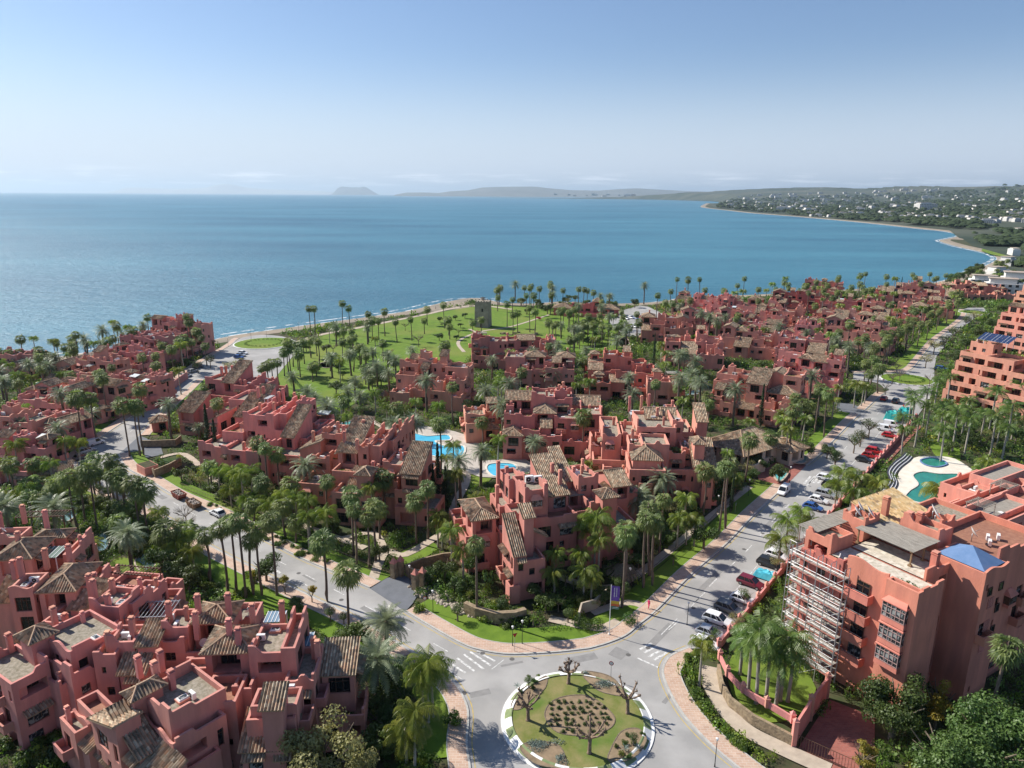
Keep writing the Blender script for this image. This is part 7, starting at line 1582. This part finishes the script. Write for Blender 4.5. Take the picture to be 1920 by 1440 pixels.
# ---- stone walls, gate pillars, gatehouses
def wallrun(name,pts,h_,t_,m_,lb,cat='wall',z0=0,parent=None,pillars=None,mp=None):
    P=rv(GP(pts)); r=empty(name,(P[0].x,P[0].y,0)); tag(r,lb,cat); mb=MB(); O=P[0]; P=[p-O for p in P]
    L0,L1=offs(P,t_/2),offs(P,-t_/2)
    for i in range(len(P)-1):
        a,b,c,d=L0[i],L0[i+1],L1[i+1],L1[i]; mb.quad((a.x,a.y,h_),(d.x,d.y,h_),(c.x,c.y,h_),(b.x,b.y,h_)); mb.quad((d.x,d.y,z0),(c.x,c.y,z0),(c.x,c.y,h_),(d.x,d.y,h_)); mb.quad((b.x,b.y,z0),(a.x,a.y,z0),(a.x,a.y,h_),(b.x,b.y,h_))
    for i in (0,-1): a,d=L0[i],L1[i]; mb.quad((a.x,a.y,z0),(d.x,d.y,z0),(d.x,d.y,h_),(a.x,a.y,h_))
    mb.build('wall_run',m_,r)
    if pillars:
        tot=0.; seg=[(P[i+1]-P[i]).length for i in range(len(P)-1)]; n=max(1,int(sum(seg)/pillars))
        pm=MB(); w=.28; pm.box(-w,w,-w,w,z0,h_+.35,0); pm.box(-w-.06,w+.06,-w-.06,w+.06,h_+.35,h_+.43,0); pm.add([(-w,-w,h_+.43),(w,-w,h_+.43),(w,w,h_+.43),(-w,w,h_+.43),(0,0,h_+.9)],((0,1,4),(1,2,4),(2,3,4),(3,0,4)),0); me=pm.mesh('pillar',mp or m_)
        for k in range(n+1):
            d=sum(seg)*k/n; i=0
            while i<len(seg)-1 and d>seg[i]: d-=seg[i]; i+=1
            q=P[i]+(P[i+1]-P[i])*(d/seg[i]); place(me,'pillar',r,(q.x,q.y,0))
    return r
wallrun('stone_retaining_wall',[(872,1148),(893,1158),(930,1168),(965,1166),(985,1160)],1.9,.8,MT['stone'],'curved rubble stone retaining wall below the corner block','wall')
wallrun('garden_wall',[(812,1093),(775,1088),(762,1080),(790,1068),(830,1058),(850,1056)],2.2,.35,MT['stone'],'curved stone garden wall beside the gate driveway','wall')
wallrun('garden_wall',[(1085,1168),(1090,1150),(1115,1143),(1140,1120)],1.9,.3,MT['path'],'curved pale rendered wall behind the flagpole lawn','wall')
for i,(x,y) in enumerate(((739,1083),(752,1079),(779,1105),(793,1101))):
    v=G(x,y); mb=MB(); w=.5; mb.box(-w,w,-w,w,0,2.9,0,.05); mb.box(-w-.02,w+.02,-w-.02,w+.02,2.9,3.05,1); mb.add([(-w+.05,-w+.05,3.05),(w-.05,-w+.05,3.05),(w-.05,w-.05,3.05),(-w+.05,w-.05,3.05),(0,0,4.)],((0,1,4),(1,2,4),(2,3,4),(3,0,4)),1)
    thing(mb,'gate_pillar',[MT['stone'],MT['salmon']],('stone gate pillar with a pink pyramid cap, '+('leftmost of four','second of four from left','third of four from left','rightmost of four')[i]),'pillar',loc=(v.x,v.y,0),rz=R(-30),group='gate pillars')
def fence(pts,h_,lb,m_=None,name='railing',z=0,sp=.3):
    P=GP(pts); r=empty(name,(P[0].x,P[0].y,0)); tag(r,lb,'railing'); mb=MB(); O=Vector((P[0].x,P[0].y,0))
    for a,b in zip(P,P[1:]):
        a=a-O; b=b-O; n=int((b-a).length/sp)
        for zz in (.15,h_): mb.beam(a+Vector((0,0,z+zz)),b+Vector((0,0,z+zz)),.05)
        for i in range(n+1): q=a+(b-a)*i/max(1,n); mb.beam(q+Vector((0,0,z+.05)),q+Vector((0,0,z+h_)),.035)
    mb.build('bars',m_ or MT['dark'],r)
fence([(995,1162),(1030,1158),(1080,1158)],1.2,'dark railing between the stone wall and the pale wall')
fence([(700,1074),(735,1082)],1.3,'dark garden railing left of the gate pillars'); fence([(1150,1130),(1230,1070),(1330,985),(1400,905)],1.3,'long garden railing behind the right road verge',sp=.5)
fence([(340,915),(420,948),(500,985),(600,1028),(698,1071)],1.2,'long garden fence along the left road gardens',MT['bark'],sp=.6)
# bottom right garden wall with railing and pillars, driveway wall and gate
wallrun('stone_garden_wall',[(1346,1262),(1352,1295),(1368,1325),(1410,1358),(1485,1398)],1.5,.4,MT['stone'],'tall yellowish stone wall curving round the lawn garden')
wallrun('pink_garden_wall',[(1348,1252),(1362,1283),(1385,1310),(1405,1325),(1440,1345),(1483,1372)],2.3,.25,MT['rose'],'pink pillared wall on top of the curved stone wall','wall',1.4,pillars=3.)
wallrun('driveway_wall',[(1487,1398),(1520,1345),(1548,1308)],3.2,.3,MT['salmon'],'tall stepped pink wall beside the red driveway','wall',pillars=4.)
fence([(1495,1402),(1560,1432),(1600,1450)],1.8,'dark metal driveway gate at the red court',MT['wood'],'driveway_gate')
wallrun('parking_wall',[(1347,1218),(1500,1034),(1600,920),(1717,787)],1.3,.3,MT['rose'],'long pink wall with ball-topped posts behind the parking bays','wall',pillars=4.)
# ---- tiled lodges, gatehouse, hut, tower
def lodge(px,py,rot,spec,lb,name='tiled_lodge',mt='salmon',seed=1,fm=None):
    b=Bld(name,px,py,rot,mt,seed,label=lb,cat='lodge'); 
    for s in spec: b.vol(*s[:6],**(s[6] if len(s)>6 else {}))
    b.done(0); return b
MT['cream']=mat('cream_render',(.62,.55,.44),(.52,.45,.35),scale=.6,rough=.9)
lodge(1405,880,34,[('h',-3,13,0,11,4.4,dict(ov=1.3,noch=1,sl=.55)),('h',10,16,-4,3,3.8,dict(ov=.9,noch=1,sl=.5)),('f',-3,2,-3,0,2.6,dict(p='mid'))],'reception lodge with a wide tiled roof beside the right road',mt='cream',seed=5,name='reception_lodge')
lodge(287,812,30,[('p',0,4,0,4,3.,dict(ov=.6,noch=1,sl=.55))],'small gatehouse with a pyramid tiled roof by the left road gate',seed=6,name='gatehouse')
lodge(75,910,10,[('s',0,6,0,4,2.8,dict(ov=.4,noch=1,sl=.35))],'small garden hut with a mossy tiled roof near the left bend',seed=7,name='garden_hut')
wallrun('stone_garden_wall',[(265,838),(280,838),(330,836),(340,828)],1.8,.4,MT['stone'],'stone terrace wall in front of the gatehouse')
wallrun('stone_garden_wall',[(288,892),(290,896),(318,884),(340,872)],2.,.4,MT['stone'],'stone wall of the service yard by the pavement'); 
b_=MB(); b_.box(-2.2,2.2,-1.6,1.6,0,2.1,0); b_.box(-2.,2.,-1.4,1.4,2.1,2.16,1); v=G(278,886); thing(b_,'service_enclosure',[MT['salmon'],MT['soil']],'square pink service enclosure beside the left pavement','enclosure',loc=(v.x,v.y,0),rz=R(-40))
wallrun('garden_wall',[(352,680+30),(335,722),(318,735)],2.6,.3,MT['rose'],'pink boundary wall along the upper left road','wall')
def hut(px,py,s,lb):
    v=G(px,py); r=empty('thatched_hut',(v.x,v.y,0)); tag(r,lb,'hut'); mb=MB(); n=18; rr=random.Random(2); R_=2.9*s
    for ring_ in range(4):
        r0=R_*(1-ring_*.25); r1=R_*(1-(ring_+1)*.25)+.05; z0=2.1+ring_*.42; z1=z0+.5
        for i in range(48): a=2*PI*i/48+rr.uniform(-.05,.05); w=.13; c,q=math.cos(a),math.sin(a); l=rr.uniform(.85,1.12); mb.quad((c*r0*l-q*w*1.4,q*r0*l+c*w*1.4,z0-.1),(c*r0*l+q*w*1.4,q*r0*l-c*w*1.4,z0-.1),(c*r1+q*w*.6,q*r1-c*w*.6,z1),(c*r1-q*w*.6,q*r1+c*w*.6,z1))
    mb.build('thatch',MT['thatch'],r); p=MB(); 
    for i in range(4): a=PI/4+i*PI/2; p.tube([(math.cos(a)*R_*.6,math.sin(a)*R_*.6,0),(math.cos(a)*R_*.55,math.sin(a)*R_*.55,2.5)],.09,6)
    p.build('post',MT['wood'],r)
MT['thatch']=mat('dry_thatch',(.22,.17,.115),(.12,.095,.07),scale=5,rough=1.)
hut(1168,1092,1.,'round thatched hut near the flagpole'); hut(722,752,.6,'little thatched parasol in the middle gardens')
v=G(906,612); r=empty('watch_tower',(v.x,v.y,0),R(-14)); tag(r,'square old stone watch tower standing on the park lawn','tower'); mb=MB(); mb.box(-3.6,3.6,-3.6,3.6,-.5,12.5,0,.3); mb.box(-3.35,3.35,-3.35,3.35,12.3,13.,0)
for i in range(5):
    for s_ in (-1,1): x=-2.9+i*1.45; mb.box(x-.35,x+.35,s_*3.15-.18,s_*3.15+.18,13.,13.5,0)
mb.build('tower_wall',MT['oldstone'] if 'oldstone' in MT else mat('old_grey_stone',(.40,.35,.28),(.26,.225,.18),scale=.5,rough=1.,bump=1.,bscale=1.2,detail=8),r); mb=MB(); mb.box(.2,1.,-3.5,-3.2,8.,9.6); mb.build('window',MT['dark'],r); mb=MB(); mb.box(-.5,.5,-3.65,-3.4,0,2.2); mb.build('door',MT['dark'],r)
mb=MB(); rr=random.Random(3); [mb.tube([(rr.uniform(-.9,.9),rr.uniform(-.9,.9),13.),(rr.uniform(-.5,.5),rr.uniform(-.5,.5),14.8)],.06,4) for _ in range(9)]; leafy(mb,0,0,14.6,1.4,1.4,.5,120,.4,rr); mb.build('stork_nest',MT['bark'],r)
bb=Bld('beach_restaurant',1085,592,-8,'red',401,label='low dark red beach restaurant hidden among palms by the sea',cat='restaurant'); 
for s in (('h',-14,-4,0,9,4.,dict(ov=.8)),('f',-4,8,2,12,5.),('p',8,12,4,8,7.5,dict(ov=.9,sl=.7)),('h',12,22,0,9,4.,dict(ov=.8)),('t',-8,16,-4,1,1.8)): bb.vol(*s[:6],**(s[6] if len(s)>6 else {}))
bb.done(0)
# ---- pools
def watermat(name,c1,c2,rough=.08):
    m=mat(name,c1,c2,scale=.25,rough=rough,spec=.5,bump=.25,bscale=1.6); return m
MT['poolblue']=watermat('pool_water',(.06,.42,.66),(.12,.56,.76)); MT['poolgreen']=watermat('green_pool_water',(.02,.17,.13),(.035,.26,.19),.06); MT['poolteal']=watermat('teal_pool_water',(.10,.38,.38),(.16,.48,.46)); MT['poolpale']=watermat('pale_pool_water',(.14,.24,.27),(.22,.34,.36))
MT['coping']=mat('pool_coping',(.70,.66,.58),(.60,.56,.48),scale=1.,rough=.8); MT['deck']=mat('white_deck',(.74,.69,.59),(.64,.58,.48),scale=.5,rough=.85)
def pool(pts,z,m_,lb,cw=.5,cm=None,name='swimming_pool'):
    P=SG(pts,5,True); c=Vector((sum(p.x for p in P)/len(P),sum(p.y for p in P)/len(P))); r=empty(name,(c.x,c.y,0)); tag(r,lb,'pool'); Q=[p-c for p in P]
    mb=MB(); mb.flat(Q,z-.12); mb.build('water',m_,r); L_=Q+[Q[0]]; mb=MB(); 
    ar=sum(Q[i].x*Q[(i+1)%len(Q)].y-Q[(i+1)%len(Q)].x*Q[i].y for i in range(len(Q))); s_=-1 if ar>0 else 1
    strip(mb,L_,0,s_*cw,z+.05,0,.2); mb.build('coping',cm or MT['coping'],r)
pool([(750,818),(775,814),(800,819),(838,817),(842,826),(815,828),(835,838),(868,838),(866,855),(845,862),(822,858),(790,850),(765,840)],.27,MT['poolblue'],'large bright blue lagoon pool in the middle of the resort')
pool([(918,872),(945,870),(964,873),(966,881),(945,884),(938,893),(925,893),(914,882)],.27,MT['poolblue'],'small bright blue pool with a round end behind the corner block')
pool([(640,795),(675,788),(700,792),(690,802),(655,806)],.12,MT['poolteal'],'pale teal pond pool in the gardens left of the lagoon pool')
pool([(1405,637),(1450,632),(1490,636),(1480,644),(1420,643)],.12,MT['poolteal'],'long teal pool of the far estate gardens')
pool([(62,722),(85,712),(95,708),(88,720),(70,730)],.12,MT['poolteal'],'small teal pool of the left complex'); 
for p,lb in (([(112,968),(140,955),(143,965),(125,978)],'pale garden pond under big date palms'),([(165,1025),(185,1000),(205,1005),(198,1030),(175,1035)],'pale streaked pond behind the left houses'),([(255,1050),(285,1030),(290,1060),(265,1070)],'narrow pale pond between bushes'),([(598,683),(625,676),(640,682),(612,690)],'small pond on the left of the park lawn'),([(1160,640),(1172,632),(1180,645),(1165,650)],'little blue pond by the sea car park'),([(1275,735),(1310,732),(1312,738),(1280,742)],'small pale pool behind the ladder block')): pool(p,.1,MT['poolpale'],lb,.25,MT['path'],'garden_pond')
FS=G(1505,862); pool([(1480,862),(1500,855),(1512,862),(1505,872),(1485,870)],.6,MT['poolpale'],'round fountain basin beside the reception lodge',.4,MT['path'],'fountain'); pool([(1452,893),(1465,884),(1475,890),(1462,905)],.5,MT['poolteal'],'small fountain basin by the red paved entrance',.4,MT['path'],'fountain')
DK=SG([(1668,935),(1680,905),(1690,878),(1715,860),(1745,857),(1790,862),(1835,892),(1850,905),(1815,948),(1770,958),(1700,955)],4,True); mb=MB(); mb.flat(DK,.3,0,.4); o=struct(mb,'pool_deck',MT['deck'])
pool([(1712,895),(1730,888),(1760,892),(1800,893),(1845,905),(1830,925),(1790,940),(1740,948),(1700,938),(1705,925),(1722,912)],.52,MT['poolgreen'],'big green kidney shaped pool with a white deck on the right'); pool([(1727,866),(1745,862),(1765,866),(1773,873),(1755,878),(1735,874)],.52,MT['poolgreen'],'small oval pool with a blue rim above the green pool',.35,PAINT['blue'] if 0 else MT['bluecloth'])
mb=MB(); W_=rv(SG([(1664,935),(1676,925),(1684,910),(1680,895),(1690,880),(1705,868),(1712,860)],5)); O_=W_[0]; W_=[p-O_ for p in W_]
MT['zebra']=mat('dark_stripe',(.05,.05,.055),rough=.8)
for k in range(7): strip(mb,W_,k*.3,k*.3+.3,.45+.14*k,k%2,.15)
thing(mb,'wavy_striped_steps',[MT['zebra'],MT['white']],'wavy black and white striped steps along the green pool deck','steps',loc=(O_.x,O_.y,0))
# ---- teal tarpaulins, tarp trailer, brick path wall
def tarp(px,py,w,d,h_,c,lb,rz):
    v=G(px,py); mb=MB(); n=8; rr=random.Random(px); b=0
    for i in range(n+1):
        for j in range(n+1): e=max(abs(i/n-.5),abs(j/n-.5))*2; mb.v.append(((i/n-.5)*w,(j/n-.5)*d,h_*(1-max(0,e-.75)*3.4)*(.8+.3*rr.random())))
    for i in range(n):
        for j in range(n): a=i*(n+1)+j; mb.f.append((a,a+n+1,a+n+2,a+1)); mb.m.append(0)
    mb.smooth=False; thing(mb,'tarpaulin',c,lb,'tarpaulin',loc=(v.x,v.y,.05),rz=R(rz))
MT['teal']=mat('teal_tarp',(.02,.26,.25),(.03,.34,.32),scale=1.,rough=.5); MT['cyan']=mat('cyan_tarp',(.06,.42,.55),(.10,.50,.60),scale=1.,rough=.5)
tarp(1672,788,5,4,2.6,MT['teal'],'teal tarpaulin over a load at the kerb, left heap',50); tarp(1695,784,7,4,3.,MT['teal'],'bigger teal tarpaulin heap beside the parking wall',50); tarp(1434,1083,3.8,2.2,1.2,MT['cyan'],'bright cyan tarpaulin over a trailer in the parking bays',-38)
# small islands at the other roundabouts
def island(px,py,rx,lb,white=True):
    v=G(px,py); r=empty('roundabout_island',(v.x,v.y,0)); tag(r,lb,'roundabout'); mb=MB(); annulus(mb,rx-.5,.25,rx,.22,48,lambda i:i%2 if white else 1); annulus(mb,rx,.22,rx,.02,48,lambda i:i%2 if white else 1); mb.build('kerb',[MT['kerb'],MT['white']],r)
    mb=MB(); mb.flat([((rx-.5)*math.cos(2*PI*i/40),(rx-.5)*math.sin(2*PI*i/40)) for i in range(40)],.26); mb.build('island_grass',MT['lawn'],r)
    mb=MB(); rr=random.Random(1)
    for i in range(26): a=2*PI*i/26; leafy(mb,rx*.6*math.cos(a),rx*.6*math.sin(a),.5,.7,.7,.4,50,.25,rr)
    mb.build('ring_hedge',GRN,r)
island(1700,712,9.,'round grass island of the far roundabout with a low hedge'); island(495,644,13.,'grass island of the seaside turning circle',False); island(1826,586,8,'small island of the last roundabout on the right road')
# hedges
def hedge(pts,w,h_,lb):
    P=rv(SG(pts,3)); O=P[0]; mb=MB(); rr=random.Random(int(pts[0][0])); mb2=[]
    for a,b in zip(P,P[1:]):
        n=max(1,int((b-a).length/.6))
        for i in range(n): q=a+(b-a)*i/n-O; leafy(mb,q.x,q.y,h_*.5,w*.6,w*.6,h_*.55,36,.22,rr)
    thing(mb,'hedge',GRN2 if int(pts[0][0])%2 else GRN,lb,'hedge',loc=(O.x,O.y,0))
hedge([(1287,1262),(1300,1300),(1330,1345),(1380,1385),(1440,1425),(1452,1412)],1.2,1.,'clipped hedge bed along the bottom right pavement'); hedge([(885,1120),(910,1118),(940,1115)],1.,1.2,'clipped curved hedge below the corner block'); hedge([(1020,1183),(1060,1178),(1095,1180)],1.2,.9,'low oval hedge on the flagpole lawn'); hedge([(540,700),(585,745),(640,748)],1.2,1.,'dark hedge at the corner of the park lawn'); hedge([(150,930),(165,955),(185,975),(215,985)],1.6,1.3,'bright clipped hedge in the garden left of the road'); hedge([(1500,642),(1400,652),(1340,640),(1280,608)],1.,1.2,'long boundary hedge of the far estate')
fence([(1228,572),(1262,598),(1300,622),(1345,645)],1.8,'long boundary fence of the far estate with posts',MT['rose'],sp=1.2)
# park: rows of flower beds and stone ruins
mb=MB(); rr=random.Random(4)
for i in range(26): x,y=rr.uniform(-9,9),rr.uniform(-4,4); s=rr.uniform(.3,.9); mb.box(x-s,x+s,y-s*.5,y+s*.5,0,rr.uniform(.2,.8),0,.1)
v=G(975,627); thing(mb,'stone_ruins',MT['stone'],'low excavated stone ruins on the park lawn near the tower','ruins',loc=(v.x,v.y,0),rz=-.3)

# white and cream buildings beyond the far estate on the right
for i,(px,py,k,sc__,rz,lb) in enumerate(((1885,556,1,1.,-.5,'white modern house with stacked flat volumes beyond the far estate'),(1905,540,0,1.3,-.5,'white house at the right edge above the modern one'),(1850,545,1,.9,-.4,'long pale tiled building beyond the last roundabout'),(1900,478,3,.55,1.2,'beige apartment block at the shore on the right edge'),(1908,440,3,.8,1.2,'white stepped apartment block on the right shore'),(1890,498,0,1.,.6,'white house between trees near the shore'),(1870,520,0,1.,.2,'white house in the woods above the beach'))):
    v=G(px,py); o=place(VP[k],'white_house',None,(v.x,v.y,.05),rz,(sc__,sc__,sc__)); tag(o,lb,'house')
r_=random.Random(12)
for i in range(60):
    v=G(r_.uniform(1780,1925),r_.uniform(492,560)); x,y=v.x,v.y
    if inpoly(x,y,[(p.x,p.y) for p in LAND]) and not inpoly(x,y,OUTL) and not inpoly(*proj((x,y,0)),[(1835,462),(1925,500),(1925,455),(1860,448)]): tree('broad',0,0,r_.uniform(1.1,1.8),xy=(x,y))

mb=MB(); r_=random.Random(6)
for i in range(170):
    t=r_.random(); px=775+t*110+r_.uniform(-12,12); py=1098+t*52+r_.uniform(-10,10); v=G(px,py); q=r_.uniform(.15,.5); b=len(mb.v)
    n=6; mb.v.append((v.x,v.y,q*1.1)); mb.v+=[(v.x+q*r_.uniform(.7,1.2)*math.cos(2*PI*k/n),v.y+q*r_.uniform(.7,1.2)*math.sin(2*PI*k/n),q*r_.uniform(.3,.8)) for k in range(n)]+[(v.x+q*1.2*math.cos(2*PI*k/n),v.y+q*1.2*math.sin(2*PI*k/n),-.1) for k in range(n)]
    for k in range(n): j=(k+1)%n; mb.f+=[(b,b+1+k,b+1+j),(b+1+k,b+1+n+k,b+1+n+j,b+1+j)]; mb.m+=[0,0]
tag(mb.build('rockery',mat('pale_boulders',(.46,.40,.32),(.28,.24,.19),scale=1.5,rough=.95)),'pale tumbled boulders of the rockery below the gate garden','rocks',kind='stuff')
# ================================================================ LABELS
ORD=['first','second','third','fourth','fifth','sixth','seventh','eighth','ninth','tenth','eleventh','twelfth','thirteenth','fourteenth','fifteenth','sixteenth','seventeenth','eighteenth','nineteenth','twentieth']
def ordw(n):
    if n>=99: return f'{n+1}th'
    if n<20: return ORD[n]
    tens=['','','twenty','thirty','forty','fifty','sixty','seventy','eighty','ninety'][(n+1)//10]; r=(n+1)%10
    return (tens+'-'+ORD[r-1]) if r else tens[:-1]+'ieth'
LM=[(700,1250,'by the street corner of the nearest roundabout'),(760,1330,'beside the bottom left pavement'),(600,1200,'behind the lowest left houses'),(430,1130,'between the left houses and the left road'),(230,1080,'in the garden with the pale pond'),(90,960,'near the blue garden pool'),(200,890,'at the bend of the left road'),(60,1400,'below the left edge houses'),(80,870,'in front of the left complex'),
 (250,730,'along the upper left road'),(150,640,'on the shore left of the seafront blocks'),(340,650,'around the tall seafront block'),(330,820,'near the little tiled gatehouse'),(470,930,'along the left road verge by the skips'),(520,870,'in front of the cypress block'),(650,960,'before the arched passage block'),(800,980,'near the forked garden path'),(760,800,'around the lagoon pool'),(870,880,'beside the small round pool'),(620,760,'in the gardens behind the left road'),
 (640,690,'on the left part of the park lawn'),(760,620,'on the seaward park lawn'),(900,640,'near the old watch tower'),(1050,590,'around the beach restaurant'),(1180,640,'by the sea car park'),(980,700,'among the pale middle blocks'),(870,740,'left of the middle blocks'),(1060,800,'in front of the large middle block'),(1150,1080,'by the corner flagpole'),(930,1130,'on the corner block lawn'),(1230,1020,'along the near end of the right road'),(1280,940,'beside the big grey date palms'),
 (1380,900,'near the tiled reception lodge'),(1460,800,'along the middle of the right road'),(1330,760,'around the garden of the ladder block'),(1230,720,'behind the deep red block'),(1560,720,'left of the far roundabout'),(1700,712,'at the far roundabout'),(1700,640,'along the far stretch of the right road'),(1400,620,'in the middle of the far estate'),(1560,600,'in the right part of the far estate'),(1330,560,'on the seafront left of the far estate'),(1600,545,'on the seafront of the far estate'),(1800,540,'beyond the far estate'),
 (1780,580,'at the head of the right road'),(1850,500,'along the curved shore'),(1780,760,'in the garden of the solar panel block'),(1620,860,'by the parking wall'),(1700,950,'beside the green pool'),(1500,1000,'behind the scaffolding'),(1400,1150,'by the parked cars'),(1440,1250,'in the lawn garden below the scaffolding'),(1330,1300,'on the bottom right pavement bed'),(1700,1380,'in the bottom right corner'),(1345,387,'on the wooded headland tip'),(1420,393,'behind the headland beach'),(1490,403,'at the left end of the bay shore'),(1545,404,'on the left bay shore'),(1600,405,'on the left middle bay shore'),(1655,410,'on the middle bay shore'),(1710,412,'right of the middle bay shore'),(1780,419,'on the right bay shore'),(1860,421,'at the right end of the bay shore'),(1600,390,'on the left inland plain'),(1700,390,'on the middle inland plain'),(1790,395,'on the right inland plain'),(1880,400,'on the right edge slopes'),(1890,445,'above the curved beach'),(1450,375,'under the distant hills'),(1100,370,'on the far shore of the bay')]
bykey={}
bpy.context.view_layer.update()
for it in THINGS:
    o,look,cat,grp=it[:4]
    p=proj(o.matrix_world.translation); ph=min(LM,key=lambda l:(l[0]-p[0])**2+((l[1]-p[1])*1.6)**2)[2] if len(it)<5 else it[4]
    bykey.setdefault((look,ph),[]).append((p[0],p[1],o,cat,grp))
for (look,ph),lst in bykey.items():
    lst.sort(key=lambda q:q[0])
    for i,(x,y,o,cat,grp) in enumerate(lst):
        lab=f'{look} {ph}' if len(lst)==1 else (f'{look} {ph}, {"leftmost" if i==0 else "rightmost"}' if i in (0,len(lst)-1) else f'{look} {ph}, {ordw(i)} from left')
        tag(o,lab,cat,grp)
# ================================================================ AIR
m=bpy.data.materials.new('haze_air'); m.use_nodes=True; t=m.node_tree; t.nodes.clear()
o_=t.nodes.new('ShaderNodeOutputMaterial'); v_=t.nodes.new('ShaderNodeVolumePrincipled'); t.links.new(v_.outputs[0],o_.inputs['Volume'])
v_.inputs['Color'].default_value=(.66,.84,1.,1); v_.inputs['Density'].default_value=3.3e-5; v_.inputs['Anisotropy'].default_value=.3
hb=MB(); hb.box(-80000,80000,-79000,80000,-4.5,800); ho=hb.build('haze',m); ho['kind']='stuff'
